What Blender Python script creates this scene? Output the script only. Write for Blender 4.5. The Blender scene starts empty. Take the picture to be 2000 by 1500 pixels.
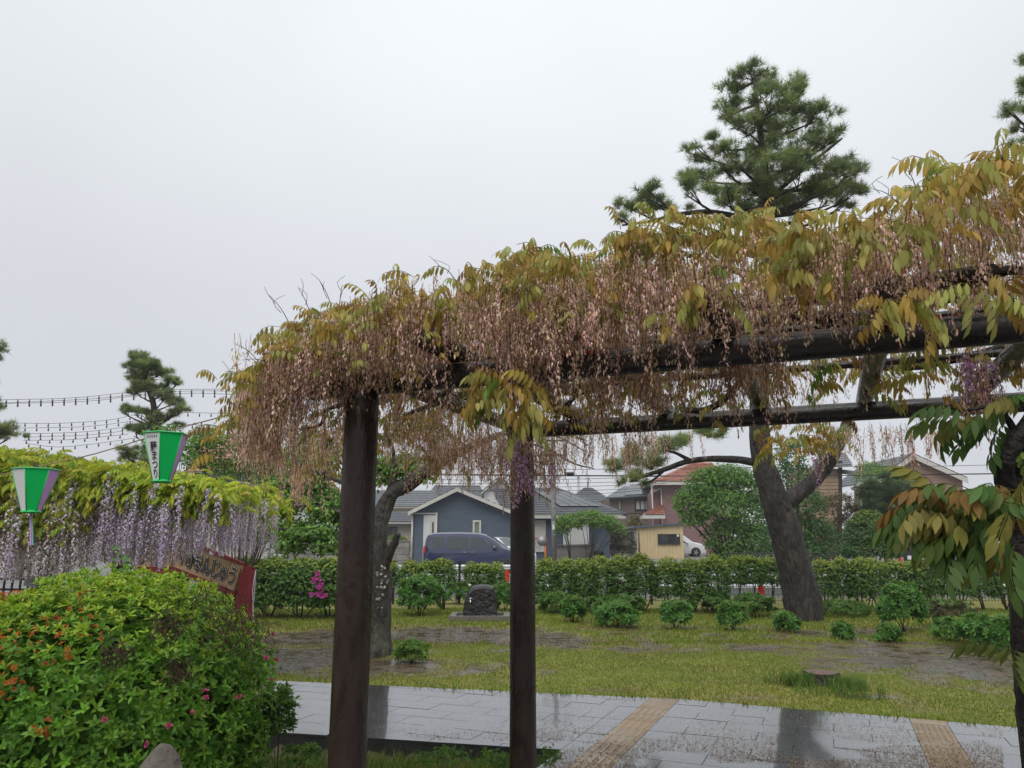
import bpy, math, random
import numpy as np
from mathutils import Vector, Matrix

random.seed(5)
RNG = np.random.default_rng(11)
SC = bpy.context.scene
COL = SC.collection

# ------------------------------------------------------------------ camera
F_PX = 1480.0                      # focal length in photo pixels (2000 wide)
CAM_H = 1.6
PITCH = math.atan(312.0 / F_PX)
cam = bpy.data.cameras.new('camera')
cam.sensor_width = 36.0
cam.lens = F_PX / 2000.0 * 36.0
cam.clip_start = 0.05
cam.clip_end = 3000.0
cam_ob = bpy.data.objects.new('camera', cam)
COL.objects.link(cam_ob)
cam_ob.location = (0, 0, CAM_H)
cam_ob.rotation_euler = (math.pi / 2 + PITCH, 0, 0)
SC.camera = cam_ob

# ------------------------------------------------------------------ sky and sun (overcast, rain)
SUN_EL, SUN_AZ = math.radians(52), math.radians(200)   # azimuth from +y, clockwise
world = bpy.data.worlds.new('World')
SC.world = world
world.use_nodes = True
wn, wl = world.node_tree.nodes, world.node_tree.links
wn.clear()
out = wn.new('ShaderNodeOutputWorld')
bg = wn.new('ShaderNodeBackground')
bg.inputs['Strength'].default_value = 1.0
tc = wn.new('ShaderNodeTexCoord')
sep = wn.new('ShaderNodeSeparateXYZ')
wl.new(tc.outputs['Generated'], sep.inputs[0])
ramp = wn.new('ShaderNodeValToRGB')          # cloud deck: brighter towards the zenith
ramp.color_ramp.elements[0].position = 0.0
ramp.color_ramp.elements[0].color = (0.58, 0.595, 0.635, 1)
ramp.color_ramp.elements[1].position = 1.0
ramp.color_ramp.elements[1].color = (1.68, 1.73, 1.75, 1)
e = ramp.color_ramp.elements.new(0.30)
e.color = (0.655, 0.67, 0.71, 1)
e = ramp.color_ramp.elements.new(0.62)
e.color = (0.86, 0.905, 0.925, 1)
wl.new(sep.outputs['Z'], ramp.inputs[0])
cn = wn.new('ShaderNodeTexNoise')
cn.inputs['Scale'].default_value = 1.3
cn.inputs['Detail'].default_value = 3.0
wl.new(tc.outputs['Generated'], cn.inputs['Vector'])
cm = wn.new('ShaderNodeMapRange')
cm.inputs['From Min'].default_value = 0.3
cm.inputs['From Max'].default_value = 0.7
cm.inputs['To Min'].default_value = 0.92
cm.inputs['To Max'].default_value = 1.06
wl.new(cn.outputs['Fac'], cm.inputs['Value'])
mul = wn.new('ShaderNodeVectorMath')
mul.operation = 'SCALE'
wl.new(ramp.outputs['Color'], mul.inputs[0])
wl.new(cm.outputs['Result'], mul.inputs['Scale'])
sky = wn.new('ShaderNodeTexSky')
sky.sky_type = 'NISHITA'
sky.sun_disc = False
sky.sun_elevation = SUN_EL
sky.sun_rotation = SUN_AZ
skm = wn.new('ShaderNodeVectorMath')
skm.operation = 'SCALE'
skm.inputs['Scale'].default_value = 0.1
wl.new(sky.outputs[0], skm.inputs[0])
mixw = wn.new('ShaderNodeMix')
mixw.data_type = 'RGBA'
mixw.inputs['Factor'].default_value = 0.06
wl.new(mul.outputs[0], mixw.inputs['A'])
wl.new(skm.outputs[0], mixw.inputs['B'])
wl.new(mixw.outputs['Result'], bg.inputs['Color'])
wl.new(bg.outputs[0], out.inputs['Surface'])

sun = bpy.data.lights.new('sun', 'SUN')
sun.energy = 1.5
sun.angle = math.radians(40)
sun.color = (1.0, 0.97, 0.93)
sun_ob = bpy.data.objects.new('sun', sun)
COL.objects.link(sun_ob)
sd = Vector((math.sin(SUN_AZ) * math.cos(SUN_EL), math.cos(SUN_AZ) * math.cos(SUN_EL), math.sin(SUN_EL)))
sun_ob.rotation_euler = sd.to_track_quat('Z', 'Y').to_euler()
sun_ob.location = (0, 0, 30)

SC.view_settings.view_transform = 'Standard'
SC.view_settings.look = 'None'
SC.view_settings.gamma = 1.0
SC.view_settings.exposure = 0.14
SC.cycles.use_denoising = True
SC.cycles.max_bounces = 6
SC.cycles.diffuse_bounces = 3
SC.cycles.glossy_bounces = 3
SC.cycles.transmission_bounces = 4
SC.cycles.transparent_max_bounces = 6
SC.cycles.use_adaptive_sampling = True
SC.cycles.adaptive_threshold = 0.02

# ------------------------------------------------------------------ pixel -> place
CT, ST = math.cos(PITCH), math.sin(PITCH)
def ray(px, py):
    a, b = (px - 1000.0) / F_PX, (750.0 - py) / F_PX
    return np.array([a, CT - b * ST, ST + b * CT])
def W(px, py, Y):
    """point on the pixel's ray at ground distance Y"""
    d = ray(px, py)
    return np.array([0, 0, CAM_H]) + d * (Y / d[1])
def G(px, py, z=0.0):
    """point where the pixel's ray meets height z"""
    d = ray(px, py)
    return np.array([0, 0, CAM_H]) + d * ((z - CAM_H) / d[2])
def S(Y):
    return Y / F_PX                # metres per photo pixel at distance Y

# ------------------------------------------------------------------ scene graph helpers
ROOT = {}
def tag(o, label=None, cat=None, group=None, kind=None):
    if label: o['label'] = label
    if cat: o['category'] = cat
    if group: o['group'] = group
    if kind: o['kind'] = kind
    return o
def thing(name, label, cat, loc=(0, 0, 0), rz=0.0, group=None):
    o = bpy.data.objects.new(name, None)
    o.empty_display_size = 0.2
    COL.objects.link(o)
    o.location = tuple(loc)
    o.rotation_euler = (0, 0, rz)
    ROOT[o.name] = np.array(loc, float)
    return tag(o, label, cat, group)
def link(name, me, mat, parent=None, mats=None):
    o = bpy.data.objects.new(name, me)
    COL.objects.link(o)
    if parent is not None:
        o.parent = parent
        if parent.name in ROOT: ROOT[o.name] = ROOT[parent.name]
    if len(me.materials) == 0:
        for m in (mats or [mat]): me.materials.append(m)
    return o

class Geo:
    """collects faces; world coordinates unless said otherwise"""
    def __init__(s): s.v, s.f, s.sm, s.mi = [], [], [], []
    def add(s, vs, fs, smooth=False, mi=0):
        n = len(s.v)
        s.v.extend([tuple(map(float, p)) for p in vs])
        for f in fs:
            s.f.append(tuple(i + n for i in f)); s.sm.append(smooth); s.mi.append(mi)
        return s
    def box(s, c, d, R=None, mi=0):
        c = np.array(c, float); h = np.array(d, float) / 2
        P = np.array([[x, y, z] for z in (-1, 1) for y in (-1, 1) for x in (-1, 1)]) * h
        if R is not None: P = P @ np.array(R).T
        return s.add(P + c, [(0, 2, 3, 1), (4, 5, 7, 6), (0, 1, 5, 4), (2, 6, 7, 3), (0, 4, 6, 2), (1, 3, 7, 5)], mi=mi)
    def prism(s, poly, off, mi=0):
        """poly: list of 3D points, extruded by off"""
        n = len(poly); off = np.array(off, float)
        P = [np.array(p, float) for p in poly]
        vs = P + [p + off for p in P]
        fs = [tuple(range(n))[::-1], tuple(range(n, 2 * n))]
        fs += [(i, (i + 1) % n, n + (i + 1) % n, n + i) for i in range(n)]
        return s.add(vs, fs, mi=mi)
    def tube(s, pts, radii, n=8, cap=True, wob=0.0, smooth=True, mi=0):
        pts = [np.array(p, float) for p in pts]
        if np.isscalar(radii): radii = [radii] * len(pts)
        vs, fs = [], []
        up = None
        for i, p in enumerate(pts):
            t = pts[min(i + 1, len(pts) - 1)] - pts[max(i - 1, 0)]
            t = t / (np.linalg.norm(t) + 1e-9)
            if up is None:
                ref = np.array([0, 0, 1.0]) if abs(t[2]) < 0.9 else np.array([1.0, 0, 0])
                up = np.cross(t, ref)
            up = up - t * np.dot(up, t); up /= np.linalg.norm(up) + 1e-9
            bi = np.cross(t, up)
            for k in range(n):
                a = 2 * math.pi * k / n
                r = radii[i] * (1 + (wob * (random.random() - 0.5) if wob else 0))
                vs.append(p + (up * math.cos(a) + bi * math.sin(a)) * r)
        for i in range(len(pts) - 1):
            for k in range(n):
                fs.append((i * n + k, i * n + (k + 1) % n, (i + 1) * n + (k + 1) % n, (i + 1) * n + k))
        if cap:
            fs.append(tuple(range(n))[::-1]); fs.append(tuple(range((len(pts) - 1) * n, len(pts) * n)))
        return s.add(vs, fs, smooth, mi)
    def lathe(s, prof, c, n=16, axis=2, smooth=True, mi=0):
        """prof: (radius, height) pairs; closed at both ends"""
        c = np.array(c, float); vs, fs = [], []
        for r, h in prof:
            for k in range(n):
                a = 2 * math.pi * k / n
                p = [r * math.cos(a), r * math.sin(a), h]
                if axis == 1: p = [p[0], h, p[1]]
                if axis == 0: p = [h, p[0], p[1]]
                vs.append(c + np.array(p))
        m = len(prof)
        for i in range(m - 1):
            for k in range(n):
                fs.append((i * n + k, i * n + (k + 1) % n, (i + 1) * n + (k + 1) % n, (i + 1) * n + k))
        fs.append(tuple(range(n))[::-1]); fs.append(tuple(range((m - 1) * n, m * n)))
        return s.add(vs, fs, smooth, mi)
    def build(s, name, mat, parent=None, local=False, mats=None):
        me = bpy.data.meshes.new(name)
        V = np.array(s.v, float)
        if parent is not None and not local: V = V - ROOT.get(parent.name, np.zeros(3))
        me.from_pydata([tuple(p) for p in V], [], s.f)
        me.polygons.foreach_set('use_smooth', s.sm)
        me.polygons.foreach_set('material_index', s.mi)
        me.update()
        return link(name, me, mat, parent, mats)

def trimesh(name, V, T, C=None):
    """fast triangle mesh with a colour per vertex"""
    me = bpy.data.meshes.new(name)
    V = np.ascontiguousarray(V, np.float32); T = np.ascontiguousarray(T, np.int32)
    me.vertices.add(len(V)); me.vertices.foreach_set('co', V.ravel())
    me.loops.add(T.size); me.loops.foreach_set('vertex_index', T.ravel())
    me.polygons.add(len(T))
    me.polygons.foreach_set('loop_start', np.arange(0, T.size, 3, dtype=np.int32))
    if C is not None:
        at = me.attributes.new('tint', 'FLOAT_COLOR', 'POINT')
        C4 = np.ones((len(V), 4), np.float32); C4[:, :3] = C
        at.data.foreach_set('color', C4.ravel())
    me.update(); me.validate()
    return me

def euler(yaw, pitch, roll):
    """N rotation matrices: roll about x, pitch about y (nose up +), then yaw about z"""
    cy, sy, cp, sp, cr, sr = np.cos(yaw), np.sin(yaw), np.cos(pitch), np.sin(pitch), np.cos(roll), np.sin(roll)
    R = np.empty((len(yaw), 3, 3))
    R[:, 0, 0] = cy * cp; R[:, 0, 1] = -cy * sp * sr * -1 * -1 - sy * cr; R[:, 0, 2] = -cy * sp * cr + sy * sr
    R[:, 1, 0] = sy * cp; R[:, 1, 1] = -sy * sp * sr + cy * cr; R[:, 1, 2] = -sy * sp * cr - cy * sr
    R[:, 2, 0] = sp; R[:, 2, 1] = cp * sr; R[:, 2, 2] = cp * cr
    return R

class Cloud:
    """many copies of small templates merged into one mesh"""
    def __init__(s): s.V, s.T, s.C, s.n = [], [], [], 0
    def add(s, V, T, C):
        s.V.append(V); s.T.append(T + s.n); s.C.append(C); s.n += len(V)
    def scatter(s, tpl, R, P, scale, tint):
        """tpl=(V,T,C); R (N,3,3); P (N,3); scale (N,); tint (N,3)"""
        if len(P) == 0: return
        V, T, C = tpl
        N, m = len(P), len(V)
        VV = np.einsum('nij,mj->nmi', R, V) * np.asarray(scale)[:, None, None] + P[:, None, :]
        TT = T[None] + (np.arange(N) * m)[:, None, None]
        CC = np.clip(C[None] * tint[:, None, :], 0, 1)
        s.add(VV.reshape(-1, 3), TT.reshape(-1, 3), CC.reshape(-1, 3))
    def build(s, name, mat, parent=None, kind=None):
        V = np.concatenate(s.V); T = np.concatenate(s.T); C = np.concatenate(s.C)
        if parent is not None: V = V - ROOT.get(parent.name, np.zeros(3))
        o = link(name, trimesh(name, V, T, C), mat, parent)
        if kind: o['kind'] = kind
        return o

# ------------------------------------------------------------------ materials
def nodes_of(name):
    m = bpy.data.materials.new(name); m.use_nodes = True
    nt = m.node_tree
    return m, nt.nodes, nt.links, nt.nodes['Principled BSDF']
def mat(name, col, rough=0.6, var=0.18, scale=6.0, bump=0.15, bscale=None, spec=0.4, metal=0.0, coat=0.0,
        col2=None, thresh=(0.4, 0.65), coat_rough=0.08, detail=5.0, stretch=None, rvar=0.0, bdist=0.02):
    """one colour broken up by noise, optional second colour in patches, fine relief"""
    m, n, l, b = nodes_of(name)
    tcn = n.new('ShaderNodeTexCoord')
    vec = tcn.outputs['Object']
    if stretch:
        mp = n.new('ShaderNodeMapping'); mp.inputs['Scale'].default_value = stretch
        l.new(vec, mp.inputs['Vector']); vec = mp.outputs[0]
    t = n.new('ShaderNodeTexNoise'); t.inputs['Scale'].default_value = scale; t.inputs['Detail'].default_value = detail
    l.new(vec, t.inputs['Vector'])
    r = n.new('ShaderNodeValToRGB')
    r.color_ramp.elements[0].position = 0.3; r.color_ramp.elements[1].position = 0.72
    r.color_ramp.elements[0].color = tuple(c * (1 - var) for c in col) + (1,)
    r.color_ramp.elements[1].color = tuple(min(1, c * (1 + var)) for c in col) + (1,)
    l.new(t.outputs['Fac'], r.inputs[0])
    csock = r.outputs['Color']
    if col2 is not None:
        t2 = n.new('ShaderNodeTexNoise'); t2.inputs['Scale'].default_value = scale * 0.45; t2.inputs['Detail'].default_value = 6
        l.new(vec, t2.inputs['Vector'])
        r2 = n.new('ShaderNodeMapRange'); r2.inputs['From Min'].default_value = thresh[0]; r2.inputs['From Max'].default_value = thresh[1]
        l.new(t2.outputs['Fac'], r2.inputs['Value'])
        mx = n.new('ShaderNodeMix'); mx.data_type = 'RGBA'
        l.new(r2.outputs['Result'], mx.inputs['Factor']); l.new(csock, mx.inputs['A'])
        mx.inputs['B'].default_value = tuple(col2) + (1,)
        csock = mx.outputs['Result']
    l.new(csock, b.inputs['Base Color'])
    b.inputs['Roughness'].default_value = rough
    if rvar:
        rm = n.new('ShaderNodeMapRange'); rm.inputs['To Min'].default_value = max(0.02, rough - rvar); rm.inputs['To Max'].default_value = rough + rvar
        rm.inputs['From Min'].default_value = 0.3; rm.inputs['From Max'].default_value = 0.7
        l.new(t.outputs['Fac'], rm.inputs['Value']); l.new(rm.outputs['Result'], b.inputs['Roughness'])
    b.inputs['Specular IOR Level'].default_value = spec
    b.inputs['Metallic'].default_value = metal
    if coat:
        b.inputs['Coat Weight'].default_value = coat; b.inputs['Coat Roughness'].default_value = coat_rough
    if bump:
        tb = n.new('ShaderNodeTexNoise'); tb.inputs['Scale'].default_value = bscale or scale * 5; tb.inputs['Detail'].default_value = 4
        l.new(vec, tb.inputs['Vector'])
        bp = n.new('ShaderNodeBump'); bp.inputs['Strength'].default_value = bump; bp.inputs['Distance'].default_value = bdist
        l.new(tb.outputs['Fac'], bp.inputs['Height']); l.new(bp.outputs[0], b.inputs['Normal'])
    return m
def leaf_mat(name, rough=0.45, trans=0.34, spec=0.22):
    """leaf colour comes from each leaf's own tint"""
    m, n, l, b = nodes_of(name)
    a = n.new('ShaderNodeAttribute'); a.attribute_name = 'tint'
    l.new(a.outputs['Color'], b.inputs['Base Color'])
    b.inputs['Roughness'].default_value = rough; b.inputs['Specular IOR Level'].default_value = spec
    tr = n.new('ShaderNodeBsdfTranslucent')
    sc = n.new('ShaderNodeVectorMath'); sc.operation = 'MULTIPLY'; sc.inputs[1].default_value = (1.25, 1.3, 0.8)
    l.new(a.outputs['Color'], sc.inputs[0]); l.new(sc.outputs[0], tr.inputs['Color'])
    mx = n.new('ShaderNodeMixShader'); mx.inputs[0].default_value = trans
    l.new(b.outputs[0], mx.inputs[1]); l.new(tr.outputs[0], mx.inputs[2])
    l.new(mx.outputs[0], n['Material Output'].inputs['Surface'])
    return m
def tint_mat(name, rough=0.7, spec=0.3, bump=0.0, bscale=40.0):
    m, n, l, b = nodes_of(name)
    a = n.new('ShaderNodeAttribute'); a.attribute_name = 'tint'
    l.new(a.outputs['Color'], b.inputs['Base Color'])
    b.inputs['Roughness'].default_value = rough; b.inputs['Specular IOR Level'].default_value = spec
    return m
def glass_mat(name, col=(0.03, 0.035, 0.04), rough=0.06):
    return mat(name, col, rough, var=0.25, scale=2.0, bump=0.0, spec=0.6)

M = {}
M['leaf'] = leaf_mat('leaf')
M['leaf_soft'] = leaf_mat('leaf_soft', rough=0.55, trans=0.38, spec=0.2)
M['needle'] = leaf_mat('pine_needle', rough=0.5, trans=0.32, spec=0.3)
M['petal'] = leaf_mat('petal', rough=0.6, trans=0.42, spec=0.15)
M['post'] = mat('wet_brown_post', (0.030, 0.0185, 0.0150), 0.30, var=0.4, scale=14, bump=0.75, bscale=60, spec=0.3, rvar=0.14, stretch=(1, 1, 0.35), bdist=0.006)
M['beam'] = mat('wet_dark_beam', (0.022, 0.018, 0.017), 0.3, var=0.4, scale=10, bump=0.5, bscale=50, spec=0.5, rvar=0.12, bdist=0.006)
M['bark_vine'] = mat('wet_vine_bark', (0.022, 0.017, 0.014), 0.6, var=0.5, scale=9, bump=0.9, bscale=40, bdist=0.02)
M['end_grain'] = mat('log_end_grain', (0.07, 0.06, 0.052), 0.7, var=0.4, scale=14, bump=0.8, bscale=50)
M['bark_pine'] = mat('pine_bark', (0.038, 0.030, 0.026), 0.72, var=0.55, scale=5, bump=1.0, bscale=9, bdist=0.12, stretch=(1.6, 1.6, 0.5), col2=(0.022, 0.018, 0.016), thresh=(0.48, 0.6))
M['bark_cherry'] = mat('lichen_bark', (0.04, 0.033, 0.027), 0.7, var=0.5, scale=5, bump=1.0, bscale=14, bdist=0.07, col2=(0.085, 0.085, 0.062), thresh=(0.54, 0.64), stretch=(1.4, 1.4, 0.6))
M['twig'] = mat('twig', (0.05, 0.035, 0.026), 0.75, var=0.4, scale=20, bump=0)
M['deadtwig'] = mat('dead_twig', (0.075, 0.042, 0.028), 0.8, var=0.4, scale=20, bump=0)
M['metal_grey'] = mat('grey_metal', (0.30, 0.31, 0.32), 0.4, var=0.1, metal=0.4, bump=0)
M['black_metal'] = mat('black_metal', (0.015, 0.016, 0.017), 0.45, var=0.2, bump=0)
M['chrome'] = mat('chrome', (0.7, 0.7, 0.7), 0.18, var=0.05, metal=1.0, bump=0)
M['wire'] = mat('black_wire', (0.02, 0.02, 0.022), 0.6, bump=0)
M['glass'] = glass_mat('dark_glass')
M['white_paint'] = mat('white_paint', (0.72, 0.73, 0.74), 0.4, var=0.08, bump=0.05)
# ------------------------------------------------------------------ plant templates
def leaflet(L, w, fold=0.25, droop=0.15, hi=True):
    """leaf blade along +x, folded along its midrib"""
    if hi:
        V = [(0, 0, 0)]
        for t, ww in ((0.3, 0.9), (0.62, 0.95)):
            z = -droop * L * t * t
            V += [(L * t, w / 2 * ww, z + fold * w / 2 * ww), (L * t, 0, z), (L * t, -w / 2 * ww, z + fold * w / 2 * ww)]
        V.append((L, 0, -droop * L))
        T = [(0, 2, 1), (0, 3, 2), (1, 2, 5), (1, 5, 4), (2, 3, 6), (2, 6, 5), (4, 5, 7), (5, 6, 7)]
    else:
        z = -droop * L * 0.2
        V = [(0, 0, 0), (L * 0.45, w / 2, z + fold * w / 2), (L * 0.45, -w / 2, z + fold * w / 2), (L, 0, -droop * L)]
        T = [(0, 3, 1), (0, 2, 3)]
    return np.array(V, float), np.array(T, int)
def frame(d, up):
    d = d / np.linalg.norm(d)
    y = np.cross(up, d); y /= np.linalg.norm(y) + 1e-9
    z = np.cross(d, y)
    return np.stack([d, y, z], 1)
def join(parts):
    V, T, C, n = [], [], [], 0
    for v, t, c in parts:
        V.append(v); T.append(t + n); n += len(v)
        c = np.array(c, float)
        C.append(np.broadcast_to(c, v.shape) if c.ndim == 1 else c)
    return np.concatenate(V), np.concatenate(T), np.concatenate(C)
def strip(pts, w):
    """thin three-sided stem through pts"""
    V, T = [], []
    for i, p in enumerate(pts):
        for k in range(3):
            a = 2.1 * k
            V.append(np.array(p) + np.array([0, math.cos(a), math.sin(a)]) * w if abs(pts[-1][0] - pts[0][0]) > abs(pts[-1][2] - pts[0][2])
                     else np.array(p) + np.array([math.cos(a), math.sin(a), 0]) * w)
    for i in range(len(pts) - 1):
        for k in range(3):
            a, b, c, d = i * 3 + k, i * 3 + (k + 1) % 3, (i + 1) * 3 + (k + 1) % 3, (i + 1) * 3 + k
            T += [(a, b, c), (a, c, d)]
    return np.array(V), np.array(T, int)
def compound_leaf(seed, hi=True, L=0.23, pairs=5, leaf_len=0.068, leaf_w=0.024, limp=0.75, col=(1, 1, 1), hang=0.0):
    """pinnate wisteria leaf: arched stalk along +x with hanging leaflets"""
    r = random.Random(seed)
    def pt(s):
        return np.array([L * s * (1 - 0.25 * s * limp), 0, -L * 0.55 * limp * s * s + 0.06 * s])
    parts = []
    v, t = strip([pt(s) for s in (0, 0.3, 0.6, 0.85, 1.0)], 0.0016)
    parts.append((v, t, np.array(col) * np.array([0.8, 0.75, 0.7])))
    for i in range(pairs):
        s = 0.22 + 0.72 * i / (pairs - 1)
        for sd in (-1, 1):
            k = leaf_len * (0.8 + 0.3 * math.sin(math.pi * (0.25 + 0.6 * s))) * r.uniform(0.85, 1.1)
            d = np.array([0.35 + 0.3 * s, sd * r.uniform(0.6, 0.9) * (1.1 - 0.55 * limp), -limp * r.uniform(0.75, 1.25)])
            d = d * (1 - hang) + np.array([0.1, sd * r.uniform(0.1, 0.4), -1.2]) * hang
            v, t = leaflet(k, leaf_w * r.uniform(0.85, 1.15), r.uniform(0.15, 0.4), r.uniform(0.05, 0.3), hi)
            R = frame(d, np.array([0.25, sd * 0.5, 1.0]))
            c = np.array(col) * r.uniform(0.82, 1.16)
            parts.append((v @ R.T + pt(s) + np.array([0, sd * 0.004, 0]), t, c))
    v, t = leaflet(leaf_len * 1.1, leaf_w * 1.05, 0.2, 0.2, hi)
    R = frame(np.array([0.6, r.uniform(-0.2, 0.2), -limp * 1.1]), np.array([0.5, 0, 1.0]))
    parts.append((v @ R.T + pt(1.0), t, np.array(col)))
    return join(parts)
def spent_raceme(seed, L=0.24, n=24, c0=(0.76, 0.47, 0.43), c1=(0.86, 0.60, 0.61)):
    """faded flower stalk: thin stem hung with withered little blossoms"""
    r = random.Random(seed)
    bend = r.uniform(-0.03, 0.03), r.uniform(-0.03, 0.03)
    def pt(s): return np.array([bend[0] * s * s, bend[1] * s * s, -L * s])
    parts = []
    v, t = strip([pt(s) for s in (0, 0.35, 0.7, 1)], 0.0011)
    parts.append((v, t, np.array([0.13, 0.055, 0.05])))
    for i in range(n):
        s = 0.12 + 0.88 * (i + r.random()) / n
        a = r.uniform(0, 6.28); rad = r.uniform(0.006, 0.026) * (1.15 - 0.5 * s)
        p = pt(s); o = np.array([math.cos(a), math.sin(a), 0.0])
        q = p + o * rad + np.array([0, 0, 0.004])
        w = np.array([-o[1], o[0], 0]) * r.uniform(0.0022, 0.0038)
        l = r.uniform(0.010, 0.019)
        k = o * r.uniform(-0.007, 0.008)
        V = np.array([p, q - w * 0.5, q + w * 0.5, q + k - w + np.array([0, 0, -l * 0.5]), q + k + w + np.array([0, 0, -l * 0.5]), q + k * 0.4 + np.array([0, 0, -l])])
        T = np.array([(0, 1, 2), (1, 3, 2), (2, 3, 4), (3, 5, 4)])
        c = np.array(c0) + (np.array(c1) - np.array(c0)) * r.random()
        c = c * r.uniform(0.5, 1.25)
        if r.random() < 0.15: c = np.array([0.64, 0.53, 0.33]) * r.uniform(0.7, 1.1)
        parts.append((V, T, c))
    return join(parts)
def flower_raceme(seed, L=0.7, n=80, rad=0.034, size=0.02, pale=(0.84, 0.78, 0.90), deep=(0.52, 0.40, 0.68)):
    """wisteria raceme in bloom"""
    r = random.Random(seed)
    bend = r.uniform(-0.04, 0.04), r.uniform(-0.04, 0.04)
    def pt(s): return np.array([bend[0] * s * s, bend[1] * s * s, -L * s])
    parts = []
    v, t = strip([pt(s) for s in (0, 0.35, 0.7, 1)], 0.0018)
    parts.append((v, t, np.array([0.14, 0.12, 0.07])))
    fade = r.random() < 0.4
    for i in range(n):
        s = 0.06 + 0.94 * (i + r.random()) / n
        a = r.uniform(0, 6.28); o = np.array([math.cos(a), math.sin(a), 0.0]); w = np.array([-o[1], o[0], 0.0])
        q = pt(s) + o * rad * (1.1 - 0.75 * s * s) * r.uniform(0.6, 1.1)
        z = size * (1.1 - 0.45 * s) * r.uniform(0.8, 1.2)
        V = np.array([q + np.array([0, 0, z * 0.5]), q + w * z * 0.6 + o * z * 0.2, q - w * z * 0.6 + o * z * 0.2, q + o * z * 0.5 - np.array([0, 0, z * 0.55]),
                      q + o * z * 0.35 + w * z * 0.25, q + o * z * 0.35 - w * z * 0.25, q + o * z * 0.6 - np.array([0, 0, z * 1.15])])
        T = np.array([(0, 1, 2), (1, 3, 2), (4, 6, 5)])
        f = r.random()
        pc = np.array(pale) * r.uniform(0.8, 1.12)
        dc = np.array(deep) * r.uniform(0.7, 1.2)
        if fade and s < 0.55 and r.random() < 0.6: pc = np.array([0.40, 0.30, 0.24]) * r.uniform(0.7, 1.1); dc = pc * 0.7
        C = np.array([pc, pc, pc, pc, dc, dc, dc])
        if f < 0.3: C[:4] = dc * 1.3
        parts.append((V, T, C))
    return join(parts)
def whorl(seed, n=6, L=0.05, w=0.017, tilt=0.45, hi=True, col=(1, 1, 1)):
    """rosette of leaves around +z"""
    r = random.Random(seed); parts = []
    for i in range(n):
        a = 6.283 * (i + r.uniform(-0.25, 0.25)) / n
        d = np.array([math.cos(a), math.sin(a), math.tan(min(1.25, tilt * r.uniform(0.2, 1.8)))])
        v, t = leaflet(L * r.uniform(0.75, 1.15), w * r.uniform(0.85, 1.15), r.uniform(0.1, 0.35), r.uniform(0.1, 0.35), hi)
        parts.append((v @ frame(d, np.array([0, 0, 1.0])).T, t, np.array(col) * r.uniform(0.85, 1.15)))
    if n > 3:
        for i in range(2):
            a = r.uniform(0, 6.28); d = np.array([math.cos(a) * 0.5, math.sin(a) * 0.5, 1.0])
            v, t = leaflet(L * 0.6, w * 0.7, 0.3, 0.1, False)
            parts.append((v @ frame(d, np.array([math.cos(a + 2), math.sin(a + 2), 0.3])).T, t, np.array(col) * np.array([1.25, 1.2, 0.9])))
    return join(parts)
def tuft(seed, n=26, L=0.13, w=0.006, up=0.5):
    """pine shoot: needles spread around +z"""
    r = random.Random(seed); V, T, C = [], [], []
    for i in range(n):
        a = r.uniform(0, 6.283); e = r.uniform(-0.25, 1.35) * (0.5 + up)
        d = np.array([math.cos(a) * math.cos(e), math.sin(a) * math.cos(e), math.sin(e)])
        y = np.cross(d, [r.uniform(-1, 1), r.uniform(-1, 1), r.uniform(-1, 1)]); y /= np.linalg.norm(y) + 1e-9
        l = L * r.uniform(0.7, 1.1); b = np.array([0, 0, r.uniform(-0.04, 0.04)])
        k = len(V)
        V += [b - y * w / 2, b + y * w / 2, b + d * l]
        T.append((k, k + 1, k + 2)); c = r.uniform(0.75, 1.2); C += [(c, c, c)] * 3
    k = len(V)
    V += [(-0.004, 0, -0.03), (0.004, 0, -0.03), (0, 0, 0.07 + 0.05 * r.random())]; T.append((k, k + 1, k + 2)); C += [(1.6, 1.3, 1.1)] * 3
    return np.array(V, float), np.array(T, int), np.array(C, float)

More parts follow.
